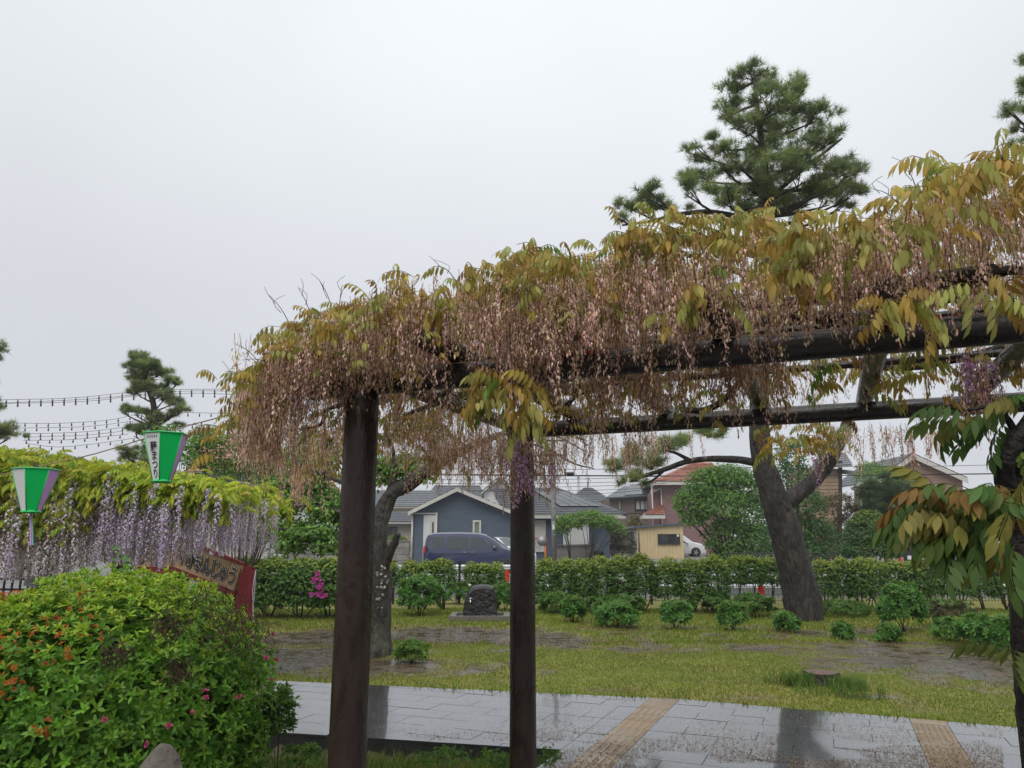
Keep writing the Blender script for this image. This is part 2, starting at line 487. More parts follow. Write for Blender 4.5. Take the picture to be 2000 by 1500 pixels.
def sphere_pts(n):
    d = RNG.normal(size=(n, 3)); return d / np.linalg.norm(d, axis=1)[:, None]
def pal(palette, n, jit=0.18):
    """n colours drawn from a palette of (weight, colour)"""
    w = np.array([p[0] for p in palette], float); w /= w.sum()
    c = np.array([p[1] for p in palette], float)[RNG.choice(len(palette), n, p=w)]
    return c * RNG.uniform(1 - jit, 1 + jit, (n, 1)) * RNG.uniform(0.93, 1.07, (n, 3))
def pad(px, py, Y, rx, rz, deep=1.0):
    """ellipsoid of foliage seen at a pixel, distance Y, pixel radii"""
    return W(px, py, Y), np.array([rx * S(Y), rx * S(Y) * deep, rz * S(Y)])
def leaf_cloud(pads, clumps, per, clump_r, leaf, palette, tpls, cl=None, top=None, shell=0.55, up=0.5, floor=None, jit=0.18, topk=0.35):
    """leaf templates gathered in clumps over the outside of each pad"""
    cl = cl or Cloud()
    vol = np.array([np.prod(p[1]) ** (2 / 3) for p in pads]); vol /= vol.sum()
    for (c, r), f in zip(pads, vol):
        nc = max(3, int(clumps * f))
        d = sphere_pts(nc); d[:, 2] = np.where(d[:, 2] < -0.55, -d[:, 2], d[:, 2])
        rad = shell + (1 - shell) * RNG.random(nc) ** 0.6
        cc = c + d * r * rad[:, None]
        cr = clump_r * RNG.uniform(0.6, 1.3, nc)
        n = nc * per
        k = np.repeat(np.arange(nc), per)
        o = sphere_pts(n) * (RNG.random(n) ** 0.5)[:, None]
        o[:, 2] *= 0.7
        P = cc[k] + o * cr[k][:, None]
        if floor is not None: 
            ok = P[:, 2] > floor; P, k, o = P[ok], k[ok], o[ok]; n = len(P)
        nrm = d[k] * 0.5 + o * 0.7 + np.array([0, 0, up]) + RNG.normal(size=(n, 3)) * 0.35
        nrm /= np.linalg.norm(nrm, axis=1)[:, None]
        t = RNG.normal(size=(n, 3)); x = np.cross(nrm, t); x /= np.linalg.norm(x, axis=1)[:, None] + 1e-9
        R = np.stack([x, np.cross(nrm, x), nrm], 2)
        tint = pal(palette, n, jit) * np.repeat(RNG.uniform(0.8, 1.2, nc), per)[:len(k)][:, None] if floor is None else pal(palette, n, jit)
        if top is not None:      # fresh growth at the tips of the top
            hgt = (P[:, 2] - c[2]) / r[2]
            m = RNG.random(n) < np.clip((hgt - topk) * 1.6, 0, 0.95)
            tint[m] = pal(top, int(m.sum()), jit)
        which = RNG.integers(0, len(tpls), n)
        for i, tp in enumerate(tpls):
            q = which == i
            cl.scatter(tp, R[q], P[q], leaf * RNG.uniform(0.75, 1.2, int(q.sum())), tint[q])
    return cl

# unit leaf templates
def unit_leaf(w=0.5, fold=0.25, droop=0.2, hi=False):
    v, t = leaflet(1.0, w, fold, droop, hi); v = v - np.array([0.5, 0, 0])
    return v, t, np.ones_like(v)
LEAF1 = [unit_leaf(0.55), unit_leaf(0.42, 0.4, 0.3), unit_leaf(0.6, 0.1, 0.1)]
TRI = [join([(leaflet(1.0, 0.45, 0.2, 0.25, False)[0] @ frame(np.array([math.cos(a), math.sin(a), z]), np.array([0, 0, 1.0])).T,
              leaflet(1.0, 0.45, 0.2, 0.25, False)[1], np.ones(3) * c) for a, z, c in ((0, .2, 1), (2.2, .1, .9), (4.1, .3, 1.1), (5.3, .0, .95))])]
WHL = [whorl(i, 5, 1.0, 0.36, 0.45, False) for i in range(4)]

GREEN = [(3, (0.045, 0.10, 0.02)), (2, (0.065, 0.14, 0.025)), (1, (0.03, 0.07, 0.018))]
FRESH = [(2, (0.13, 0.22, 0.03)), (1, (0.20, 0.25, 0.04)), (1, (0.09, 0.18, 0.03))]
DARKG = [(3, (0.06, 0.135, 0.04)), (2, (0.085, 0.17, 0.045)), (1, (0.04, 0.10, 0.032))]
PINEG = [(3, (0.20, 0.255, 0.12)), (2, (0.26, 0.31, 0.12)), (1, (0.15, 0.195, 0.11))]
GOLD = [(4, (0.38, 0.26, 0.06)), (3, (0.38, 0.30, 0.075)), (1.3, (0.28, 0.165, 0.055)), (5, (0.33, 0.32, 0.09)), (0.5, (0.14, 0.22, 0.035))]

def limb(g, pts, r0, r1, n=8, wob=0.12, sub=3):
    """tapered, slightly crooked limb through pts (Catmull-Rom)"""
    P = [np.array(p, float) for p in pts]
    P = [2 * P[0] - P[1]] + P + [2 * P[-1] - P[-2]]
    Q = []
    for i in range(1, len(P) - 2):
        for k in range(sub):
            t = k / sub
            Q.append(0.5 * (2 * P[i] + (P[i + 1] - P[i - 1]) * t + (2 * P[i - 1] - 5 * P[i] + 4 * P[i + 1] - P[i + 2]) * t * t + (3 * P[i] - P[i - 1] - 3 * P[i + 1] + P[i + 2]) * t ** 3))
    Q.append(P[-2])
    m = len(Q)
    if np.isscalar(r0): rad = [r0 + (r1 - r0) * i / (m - 1) for i in range(m)]
    else: rad = list(np.interp(np.linspace(0, 1, m), np.linspace(0, 1, len(r0)), r0))
    g.tube(Q, rad, n, True, wob)
    return g
def pine(name, label, Y, pads, trunk, radii, tufts, L=0.13, group=None, nw=0.006, deep=1.0, extra=None, gz=0.0, palette=PINEG):
    """trunk: pixel points from base up; pads: (px,py,rx,rz) ; limbs run from the trunk to each pad"""
    tp = [W(x, y, Y) for x, y in trunk]
    tp[0][2] = gz - 0.15
    root = thing(name, label, 'pine tree', (tp[0][0], tp[0][1], gz), group=group)
    g = Geo(); limb(g, tp, [r * S(Y) for r in radii], 0, 12, 0.14, 4)
    g.build('trunk', M['bark_pine'], root)
    zs = np.array([p[2] for p in tp])
    PP = []
    for (x, y, rx, rz) in pads:
        yy = Y + RNG.uniform(-1, 1) * deep
        c, r = pad(x, y, yy, rx, rz, 1.0)
        PP.append((c, r))
        zt = max(c[2] - 0.55 * abs(c[0] - np.interp(c[2], zs, [p[0] for p in tp])) * 0.5 - 0.25, zs[1])
        a = np.array([np.interp(zt, zs, [p[k] for p in tp]) for k in range(3)])
        mid = (a + c) / 2 + np.array([0, 0, -0.12 * np.linalg.norm(c - a) * 0.5])
        r0 = min(0.10, 0.02 + 0.022 * np.linalg.norm(c - a))
        if y > 800 and extra: continue
        gl = Geo(); limb(gl, [a, mid, c - np.array([0, 0, r[2] * 0.4])], r0, 0.012, 6, 0.2, 3)
        for _ in range(3):
            d = sphere_pts(1)[0]; d[2] = abs(d[2]) * 0.3
            limb(gl, [mid * 0.4 + c * 0.6 - np.array([0, 0, r[2] * 0.4]), c + d * r * 0.5, c + d * r * 0.9], 0.016, 0.006, 5, 0.2, 2)
        gl.build('limb', M['bark_pine'], root)
    for pts, r0, r1 in (extra or []):
        gl = Geo(); limb(gl, [W(x, y, Y) for x, y in pts], r0 * S(Y), r1 * S(Y), 9, 0.2, 4); gl.build('limb', M['bark_pine'], root)
    tpl = [tuft(i, 24, L, nw) for i in range(5)]
    cl = Cloud(); vol = np.array([p[1][0] * p[1][2] for p in PP]); vol /= vol.sum()
    for (c, r), f in zip(PP, vol):
        n = max(8, int(tufts * f)); ns = max(4, n // 11)
        d = sphere_pts(ns); d[:, 2] = np.abs(d[:, 2]) * np.where(RNG.random(ns) < 0.7, 1, -0.6)
        sc0 = c + d * r * (0.35 + 0.7 * RNG.random(ns) ** 0.8)[:, None]
        j = RNG.integers(0, ns, n); d = d[j]
        o_ = sphere_pts(n) * (RNG.random(n) ** 0.5)[:, None] * np.array([1, 1, 0.7]); o_[:, 2] = np.abs(o_[:, 2])
        P = sc0[j] + o_ * min(L * 1.25, 0.8 * float(r.min()))
        ax = d * 0.6 + np.array([0, 0, 0.9]) + RNG.normal(size=(n, 3)) * 0.3
        ax /= np.linalg.norm(ax, axis=1)[:, None]
        x = np.cross(ax, RNG.normal(size=(n, 3))); x /= np.linalg.norm(x, axis=1)[:, None]
        R = np.stack([x, np.cross(ax, x), ax], 2)
        w = RNG.integers(0, 5, n); tint = pal(palette, n, 0.22) * RNG.uniform(0.75, 1.25, ns)[j][:, None]
        for i in range(5):
            q = w == i; cl.scatter(tpl[i], R[q], P[q], RNG.uniform(0.75, 1.2, int(q.sum())), tint[q])
    cl.build('crown', M['needle'], root)
    return root
def leafy_tree(name, label, cat, pads, clumps, per, clump_r, leaf, palette, base, stems=3, stem_r=0.05, tpls=None, top=None, group=None, gz=0.0, bark='twig', shell=0.5, up=0.5, mat_='leaf', trunk_top=0.5):
    """several stems from the base to the pads, leaves in clumps"""
    base = np.array([base[0], base[1], gz])
    root = thing(name, label, cat, base, group=group)
    g = Geo()
    for i, (c, r) in enumerate(pads):
        for k in range(max(1, stems - (len(pads) > 3))):
            d = sphere_pts(1)[0] * r * 0.55
            e = c + d
            b0 = base + np.array([RNG.uniform(-1, 1) * stem_r * 1.5, RNG.uniform(-1, 1) * stem_r * 1.5, -0.05])
            mid = b0 * 0.5 + e * 0.5 + np.array([0, 0, 0.15 * (e[2] - b0[2])]) * (1 - trunk_top)
            limb(g, [b0, mid, e], stem_r * RNG.uniform(0.6, 1.1), stem_r * 0.15, 6, 0.2, 3)
    g.build('trunk' if cat == 'tree' else 'stems', M[bark], root)
    leaf_cloud(pads, clumps, per, clump_r, leaf, palette, tpls or LEAF1, top=top, shell=shell, up=up, floor=gz + 0.02 if gz is not None else None).build('crown' if cat == 'tree' else 'foliage', M[mat_], root)
    return root
def text_mesh(s, font_offset=0.0, spacing=1.0):
    cu = bpy.data.curves.new('lettering', 'FONT'); cu.body = s; cu.align_x = 'CENTER'
    cu.offset = font_offset; cu.space_line = spacing; cu.resolution_u = 3
    ob = bpy.data.objects.new('lettering', cu); COL.objects.link(ob)
    bpy.context.view_layer.update()
    me = bpy.data.meshes.new_from_object(ob.evaluated_get(bpy.context.evaluated_depsgraph_get()))
    bpy.data.objects.remove(ob); bpy.data.curves.remove(cu)
    return me
def text_on_quad(s, quad, mat_, parent, name='lettering', off=0.003, offset=0.0, spacing=1.0, fit=None):
    """lettering laid flat on a quad (top-left, top-right, bottom-right, bottom-left)"""
    me = text_mesh(s, offset, spacing)
    n = len(me.vertices); co = np.empty(n * 3); me.vertices.foreach_get('co', co); co = co.reshape(-1, 3)
    lo, hi = (co.min(0), co.max(0)) if fit is None else fit
    uv = (co[:, :2] - lo[:2]) / (hi[:2] - lo[:2] + 1e-9)
    a, b, c, d = [np.array(p, float) for p in quad]
    nr = np.cross(d - a, b - a); nr /= np.linalg.norm(nr)
    P = (d[None] * (1 - uv[:, :1]) + c[None] * uv[:, :1]) * (1 - uv[:, 1:2]) + (a[None] * (1 - uv[:, :1]) + b[None] * uv[:, :1]) * uv[:, 1:2] + nr * off
    P = P - ROOT.get(parent.name, np.zeros(3))
    me.vertices.foreach_set('co', P.ravel()); me.update()
    me.materials.clear()
    return link(name, me, mat_, parent), (lo, hi)
# ------------------------------------------------------------------ ground
_LAT = np.random.default_rng(3).random((256, 256))
def vnoise(x, y):
    xi, yi = np.floor(x).astype(int), np.floor(y).astype(int)
    fx, fy = x - xi, y - yi
    fx, fy = fx * fx * (3 - 2 * fx), fy * fy * (3 - 2 * fy)
    g = lambda a, b: _LAT[a % 256, b % 256]
    return (g(xi, yi) * (1 - fx) + g(xi + 1, yi) * fx) * (1 - fy) + (g(xi, yi + 1) * (1 - fx) + g(xi + 1, yi + 1) * fx) * fy
def fbm(x, y, o=4):
    s, a, t = 0, 0.5, 0
    for i in range(o):
        s = s + a * vnoise(x * 2 ** i + 17 * i, y * 2 ** i + 31 * i); t += a; a *= 0.5
    return s / t

PF1, PF2 = G(570, 1432)[:2], G(1096, 1464)[:2]          # front edge of the path
PB1, PB2, PB3 = G(530, 1329)[:2], G(1340, 1366)[:2], G(1995, 1421)[:2]   # its far edge
TB = np.array([0.385, 0.923]); TB /= np.linalg.norm(TB)  # paving axes
TA = np.array([TB[1], -TB[0]])
ORG = PF2
def side(p, a, b):
    """signed distance of p left of line a->b"""
    d = (b - a) / np.linalg.norm(b - a)
    return d[0] * (p[..., 1] - a[1]) - d[1] * (p[..., 0] - a[0])
def paved(p):
    """>0 inside the paving"""
    back = np.minimum(-side(p, PB1, PB2), -side(p, PB2, PB3))
    s = (p - ORG) @ TA
    front = np.maximum(side(p, PF1, PF2), s)
    return np.minimum(back, front)
def gz(x, y):
    x, y = np.asarray(x, float), np.asarray(y, float)
    p = np.stack([x, y], -1)
    back = np.minimum(-side(p, PB1, PB2), -side(p, PB2, PB3))
    pv = paved(p)
    lawn = -0.012 + 0.05 * (fbm(x * 0.5, y * 0.5) - 0.5) * np.clip((y - 9) / 4, 0, 1)
    bed = -0.15 + 0.05 * (fbm(x * 1.3 + 5, y * 1.3) - 0.5)
    z = np.where(back < 0, lawn, np.where(pv > 0, -0.09, bed))
    z = np.where((pv <= 0) & (pv > -0.10) & (back > 0), np.minimum(z, -0.16), z)
    z = z + np.clip(y - 22.5, 0, 60) * 0.018
    z = z + 0.10 * np.exp(-((y - 18.5) / 2.2) ** 2) * (fbm(x * 0.4, y * 0.4 + 9) - 0.2) * (y > 14)
    return z
def gzs(x, y): return float(gz(np.array([x]), np.array([y]))[0])

MUD = [  # bare wet patches: pixel centre, half sizes in metres, strength
    (590, 1285, 1.1, 1.5, 1.1), (620, 1245, 1.6, 1.3, 0.9), (900, 1238, 2.2, 1.1, 0.95), (1050, 1250, 1.6, 0.8, 0.8), (1140, 1265, 1.6, 0.5, 0.6),
    (760, 1300, 1.2, 0.7, 0.9), (850, 1310, 0.9, 0.6, 0.55), (1450, 1262, 2.0, 0.7, 0.45), (1700, 1268, 2.0, 0.9, 0.85), (1850, 1290, 1.6, 1.1, 1.0), (1960, 1310, 1.5, 1.0, 1.0), (1300, 1225, 2.0, 0.6, 0.4),
    (1600, 1235, 2.0, 0.8, 0.6), (1685, 1358, 0.25, 0.12, 0.9), (790, 1318, 0.8, 0.25, 0.6), (840, 1490, 0.25, 0.15, 0.8)]
def mudness(x, y):
    m = np.zeros_like(x)
    for px, py, rx, ry, s in MUD:
        c = G(px, py)
        d = ((x - c[0]) / rx) ** 2 + ((y - c[1]) / ry) ** 2
        m = np.maximum(m, 1.05 * s * np.exp(-d * 0.9))
    n = fbm(x * 2.2, y * 2.2)
    return np.clip((m + (n - 0.5) * 1.3 - 0.16) * 2.2, 0, 1)

def axis(lo, hi, step, far):
    a = list(np.arange(lo, hi + 1e-6, step)); s = step
    L, H = [], []
    v = lo
    while v > -far: s *= 1.35; v -= s; L.append(v)
    s = step; v = hi
    while v < far: s *= 1.35; v += s; H.append(v)
    return np.array(L[::-1] + a + H)
gx, gy = axis(-6.5, 9.5, 0.09, 380), axis(3.0, 20.0, 0.09, 380)
GX, GY = np.meshgrid(gx, gy)
GZ = gz(GX, GY)
MD = mudness(GX, GY)
n1 = fbm(GX * 0.8, GY * 0.8)[..., None]; n2 = fbm(GX * 6, GY * 6)[..., None]
grass_c = np.array([0.105, 0.115, 0.018]) * (1 - n1) + np.array([0.19, 0.165, 0.03]) * n1
grass_c = grass_c * (0.65 + 0.7 * n2)
soil_c = (np.array([0.050, 0.032, 0.020]) * (1 - n1) + np.array([0.085, 0.06, 0.04]) * n1) * (0.6 + 0.8 * n2)
far = np.clip((GY - 23.2) / 0.6, 0, 1)[..., None]
back_ = np.minimum(-side(np.stack([GX, GY], -1), PB1, PB2), -side(np.stack([GX, GY], -1), PB2, PB3))
GC = grass_c * (1 - MD[..., None]) + soil_c * MD[..., None]
inbed = (back_ > 0)[..., None]
GC = np.where(inbed, soil_c * 0.55 + np.array([0.012, 0.02, 0.004]), GC)
GC = GC * (1 - far) + far * (np.array([0.16, 0.155, 0.15]) * (0.8 + 0.4 * n2))
ny, nx = GX.shape
V = np.stack([GX, GY, GZ], -1).reshape(-1, 3)
I = np.arange(ny * nx).reshape(ny, nx)
T = np.concatenate([np.stack([I[:-1, :-1], I[:-1, 1:], I[1:, 1:]], -1).reshape(-1, 3), np.stack([I[:-1, :-1], I[1:, 1:], I[1:, :-1]], -1).reshape(-1, 3)])
me = trimesh('ground', V, T, GC.reshape(-1, 3))
at = me.attributes.new('mud', 'FLOAT', 'POINT'); at.data.foreach_set('value', (MD * (1 - far[..., 0]) * (1 - inbed[..., 0])).astype(np.float32).ravel())
m, n, l, b = nodes_of('wet_ground')
a = n.new('ShaderNodeAttribute'); a.attribute_name = 'tint'
tcn = n.new('ShaderNodeTexCoord')
t = n.new('ShaderNodeTexNoise'); t.inputs['Scale'].default_value = 28; t.inputs['Detail'].default_value = 6
l.new(tcn.outputs['Object'], t.inputs['Vector'])
r = n.new('ShaderNodeMapRange'); r.inputs['From Min'].default_value = 0.25; r.inputs['From Max'].default_value = 0.75; r.inputs['To Min'].default_value = 0.6; r.inputs['To Max'].default_value = 1.4
l.new(t.outputs['Fac'], r.inputs['Value'])
s = n.new('ShaderNodeVectorMath'); s.operation = 'SCALE'
l.new(a.outputs['Color'], s.inputs[0]); l.new(r.outputs['Result'], s.inputs['Scale']); l.new(s.outputs[0], b.inputs['Base Color'])
a2 = n.new('ShaderNodeAttribute'); a2.attribute_name = 'mud'
t2 = n.new('ShaderNodeTexNoise'); t2.inputs['Scale'].default_value = 3.2; t2.inputs['Detail'].default_value = 8; t2.inputs['Roughness'].default_value = 0.72
l.new(tcn.outputs['Object'], t2.inputs['Vector'])
wet = n.new('ShaderNodeMath'); wet.operation = 'MULTIPLY'
w1 = n.new('ShaderNodeMapRange'); w1.inputs['From Min'].default_value = 0.42; w1.inputs['From Max'].default_value = 0.53
l.new(t2.outputs['Fac'], w1.inputs['Value']); l.new(w1.outputs['Result'], wet.inputs[0]); l.new(a2.outputs['Fac'], wet.inputs[1])
rr = n.new('ShaderNodeMapRange'); rr.inputs['To Min'].default_value = 0.85; rr.inputs['To Max'].default_value = 0.09
l.new(wet.outputs[0], rr.inputs['Value']); l.new(rr.outputs['Result'], b.inputs['Roughness'])
b.inputs['Specular IOR Level'].default_value = 0.38
bs = n.new('ShaderNodeMapRange'); bs.inputs['To Min'].default_value = 0.8; bs.inputs['To Max'].default_value = 0.12
l.new(wet.outputs[0], bs.inputs['Value'])
bp = n.new('ShaderNodeBump'); bp.inputs['Distance'].default_value = 0.03
l.new(bs.outputs['Result'], bp.inputs['Strength']); l.new(t.outputs['Fac'], bp.inputs['Height']); l.new(bp.outputs[0], b.inputs['Normal'])
M['ground'] = m
ground = link('ground', me, m); tag(ground, kind='structure')
ground['label'] = 'wet park lawn with muddy puddled patches'

# grass blades on lawn and in the bed before the path
def blades(n, xr, yr, hmin, hmax, keep, palette, wid=0.004, seg=1, lean=0.5):
    x, y = RNG.uniform(*xr, n), RNG.uniform(*yr, n)
    k = keep(x, y); x, y = x[k], y[k]; n = len(x)
    z = gz(x, y) - 0.005
    h = RNG.uniform(hmin, hmax, n); a = RNG.uniform(0, 6.283, n)
    tx, ty = np.cos(a), np.sin(a); ln = h * RNG.uniform(0.1, lean, n); b = RNG.uniform(0, 6.283, n)
    w = wid * RNG.uniform(0.7, 1.3, n)
    base = np.stack([x, y, z], -1); wv = np.stack([tx, ty, 0 * tx], -1) * w[:, None]
    lv = np.stack([np.cos(b) * ln, np.sin(b) * ln, h], -1)
    mid = base + lv * np.array([0.3, 0.3, 0.6]) 
    V = np.stack([base - wv, base + wv, mid - wv * 0.8, mid + wv * 0.8, base + lv], 1)
    T = np.array([(0, 1, 3), (0, 3, 2), (2, 3, 4)])
    cc = pal(palette, n, 0.2); f = fbm(x * 1.1 + 4, y * 1.7 + 2)[:, None]; f2 = np.clip(mudness(x, y) * 1.2 + (fbm(x * 0.7 + 30, y * 0.9) [...] - 0.5) * 1.2, 0, 1)[:, None]
    cc = cc * (0.72 + 0.56 * f) * (1 - f2 * np.array([0.0, 0.28, 0.0]))
    C = np.repeat(cc[:, None], 5, 1)
    return V.reshape(-1, 3), (T[None] + (np.arange(n) * 5)[:, None, None]).reshape(-1, 3), C.reshape(-1, 3)
LAWN = [(4, (0.16, 0.225, 0.03)), (2, (0.21, 0.235, 0.035)), (3, (0.11, 0.19, 0.028)), (1, (0.24, 0.20, 0.06))]
BEDG = [(3, (0.09, 0.14, 0.025)), (2, (0.14, 0.17, 0.03)), (1, (0.06, 0.10, 0.02))]
def on_lawn(x, y):
    p = np.stack([x, y], -1)
    bk = np.minimum(-side(p, PB1, PB2), -side(p, PB2, PB3))
    return (bk < -0.01 + 0.05 * (fbm(x * 3, y * 3) - 0.4)) & (RNG.random(len(x)) > mudness(x, y) * 0.96) & (np.abs(x) < 0.72 * y + 0.6)
def in_bed(x, y):
    return (paved(np.stack([x, y], -1)) < -0.05) & (side(np.stack([x, y], -1), PF1, PF2) < 0) & (fbm(x * 2, y * 2) > 0.36)
c = Cloud()
c.add(*blades(150000, (-4.5, 8.5), (6.3, 13.5), 0.012, 0.04, on_lawn, LAWN, 0.0048))
def at_edge(x, y):
    p = np.stack([x, y], -1); bk = np.minimum(-side(p, PB1, PB2), -side(p, PB2, PB3))
    return (np.abs(bk + 0.01) < 0.05 * fbm(x * 5, y * 5) ** 2 * 2) & (RNG.random(len(x)) > mudness(x, y))
c.add(*blades(60000, (-3, 6), (5.8, 9.2), 0.03, 0.085, at_edge, LAWN, 0.004, lean=1.1))
c.add(*blades(60000, (-7, 12), (13, 19.5), 0.02, 0.07, on_lawn, LAWN, 0.009))
o = c.build('lawn_grass', M['leaf_soft']); tag(o, 'short yellowish green lawn grass beyond the paved path', 'grass', kind='stuff')
c = Cloud()
c.add(*blades(26000, (-2.6, 0.8), (3.6, 6.7), 0.05, 0.15, in_bed, BEDG, 0.004, lean=0.9))
o = c.build('bed_grass', M['leaf_soft']); tag(o, 'longer green grass in the bed before the path', 'grass', kind='stuff')

# ------------------------------------------------------------------ paving
M['slab'] = None
def wet_stone(name, col, col2, rough=0.16):
    m, n, l, b = nodes_of(name)
    tcn = n.new('ShaderNodeNewGeometry'); oi = n.new('ShaderNodeObjectInfo')
    t = n.new('ShaderNodeTexNoise'); t.inputs['Scale'].default_value = 7; t.inputs['Detail'].default_value = 7
    l.new(tcn.outputs['Position'], t.inputs['Vector'])
    mx = n.new('ShaderNodeMix'); mx.data_type = 'RGBA'; mx.inputs['A'].default_value = col + (1,); mx.inputs['B'].default_value = col2 + (1,)
    l.new(t.outputs['Fac'], mx.inputs['Factor'])
    rv = n.new('ShaderNodeMapRange'); rv.inputs['To Min'].default_value = 0.8; rv.inputs['To Max'].default_value = 1.2
    l.new(oi.outputs['Random'], rv.inputs['Value'])
    s = n.new('ShaderNodeVectorMath'); s.operation = 'SCALE'
    l.new(mx.outputs['Result'], s.inputs[0]); l.new(rv.outputs['Result'], s.inputs['Scale']); l.new(s.outputs[0], b.inputs['Base Color'])
    t2 = n.new('ShaderNodeTexNoise'); t2.inputs['Scale'].default_value = 2.0; t2.inputs['Detail'].default_value = 6
    l.new(tcn.outputs['Position'], t2.inputs['Vector'])
    rr = n.new('ShaderNodeMapRange'); rr.inputs['From Min'].default_value = 0.35; rr.inputs['From Max'].default_value = 0.65
    rr.inputs['To Min'].default_value = rough * 0.4; rr.inputs['To Max'].default_value = rough * 1.9
    l.new(t2.outputs['Fac'], rr.inputs['Value']); l.new(rr.outputs['Result'], b.inputs['Roughness'])
    b.inputs['Specular IOR Level'].default_value = 0.45; b.inputs['Coat Weight'].default_value = 1.0 if rough < 0.3 else 0.2; b.inputs['Coat Roughness'].default_value = 0.06; b.inputs['Coat IOR'].default_value = 1.36
    t3 = n.new('ShaderNodeTexNoise'); t3.inputs['Scale'].default_value = 60; t3.inputs['Detail'].default_value = 5
    t4 = n.new('ShaderNodeTexNoise'); t4.inputs['Scale'].default_value = 24; t4.inputs['Detail'].default_value = 3
    l.new(tcn.outputs['Position'], t3.inputs['Vector']); l.new(tcn.outputs['Position'], t4.inputs['Vector'])
    ad = n.new('ShaderNodeMath'); ad.operation = 'ADD'; l.new(t3.outputs['Fac'], ad.inputs[0]); l.new(t4.outputs['Fac'], ad.inputs[1])
    bp = n.new('ShaderNodeBump'); bp.inputs['Strength'].default_value = 0.42; bp.inputs['Distance'].default_value = 0.006
    l.new(ad.outputs[0], bp.inputs['Height']); l.new(bp.outputs[0], b.inputs['Normal'])
    return m
M['slab'] = wet_stone('wet_grey_slab', (0.020, 0.021, 0.023), (0.045, 0.046, 0.050), 0.12)
M['tactile'] = wet_stone('wet_tan_tactile', (0.17, 0.115, 0.062), (0.24, 0.17, 0.10), 0.45)
M['joint'] = mat('paving_bed', (0.03, 0.03, 0.031), 0.2, bump=0.2, spec=0.6)

def clip(poly, a, b, keep_left=True):
    out_ = []
    for i in range(len(poly)):
        p, q = poly[i], poly[(i + 1) % len(poly)]
        sp, sq = side(p, a, b), side(q, a, b)
        if not keep_left: sp, sq = -sp, -sq
        if sp >= 0: out_.append(p)
        if (sp >= 0) != (sq >= 0): out_.append(p + (q - p) * (sp / (sp - sq)))
    return out_
def st(s, t): return ORG + TA * s + TB * t
STRIP1 = (G(1312, 1352)[:2] - ORG) @ TA
STRIP2 = (G(1806, 1396)[:2] - ORG) @ TA
SW = 0.30
# paving base with a kerb-like edge, then the slabs on it
base_poly = [st(0, -6.5), ORG, PF1 + (PF1 - PF2) * 1.6, PB1 + (PB1 - PB2) * 2.2, PB2, PB3 + (PB3 - PB2) * 1.5, st(9.0, 0.0), st(9.0, -6.5)]
pavement = Geo().prism([np.array([p[0], p[1], -0.22]) for p in base_poly], (0, 0, 0.205)).build('pavement', M['joint'])
tag(pavement, kind='structure'); pavement['label'] = 'wet grey slab path raised slightly above the bed'
def lay(poly, name, m_, top=0.0, th=0.03):
    if len(poly) < 3: return None
    ar = 0.5 * abs(sum(poly[i][0] * poly[(i + 1) % len(poly)][1] - poly[(i + 1) % len(poly)][0] * poly[i][1] for i in range(len(poly))))
    if ar < 0.004: return None
    c = np.mean(poly, 0); dz = RNG.uniform(-0.0012, 0.0012); tx, ty = RNG.normal(0, 0.0015, 2)
    g = Geo()
    def zz(p): return top + dz + (p[0] - c[0]) * tx + (p[1] - c[1]) * ty
    inn = [c + (p - c) * 0.996 for p in poly]
    n = len(poly)
    vs = [(p[0], p[1], top - th) for p in poly] + [(p[0], p[1], zz(p) - 0.004) for p in poly] + [(p[0], p[1], zz(p)) for p in inn]
    fs = [tuple(range(n))[::-1]] + [(i, (i + 1) % n, n + (i + 1) % n, n + i) for i in range(n)] + [(n + i, n + (i + 1) % n, 2 * n + (i + 1) % n, 2 * n + i) for i in range(n)] + [tuple(range(2 * n, 3 * n))]
    g.add(vs, fs)
    return g.build(name, m_, pavement)
ROW = 0.30; gap = 0.0018; n_slab = 0
def cut(poly, s_mid):
    poly = clip(poly, PB1, PB2, False)
    if len(poly) > 2: poly = clip(poly, PB2, PB3, False)
    if len(poly) > 2 and s_mid < 0: poly = clip(poly, PF1, PF2, True)
    return poly
segs = [(-5.6, 0.0), (0.0, STRIP1 - SW / 2), (STRIP1 + SW / 2, STRIP2 - SW / 2), (STRIP2 + SW / 2, STRIP2 + 2.3)]
for si, (s0, s1) in enumerate(segs):
    for r_ in range(-5, 11):
        t0 = r_ * ROW
        w_ = 0.6 if si < 3 else 0.75
        x0 = s0 - (w_ * 0.5 if r_ % 2 else 0.0)
        while x0 < s1 - 1e-6:
            a0, a1 = max(x0, s0), min(x0 + w_, s1); x0 += w_
            if a1 - a0 < 0.05: continue
            mid = st((a0 + a1) / 2, t0 + ROW / 2)
            if not (-0.75 * mid[1] - 0.8 < mid[0] < 0.75 * mid[1] + 0.8) or mid[1] < 4.2: continue
            poly = [st(a0 + gap, t0 + gap), st(a1 - gap, t0 + gap), st(a1 - gap, t0 + ROW - gap), st(a0 + gap, t0 + ROW - gap)]
            poly = cut(poly, (a0 + a1) / 2)
            if len(poly) > 2 and lay(poly, 'slab', M['slab']): n_slab += 1
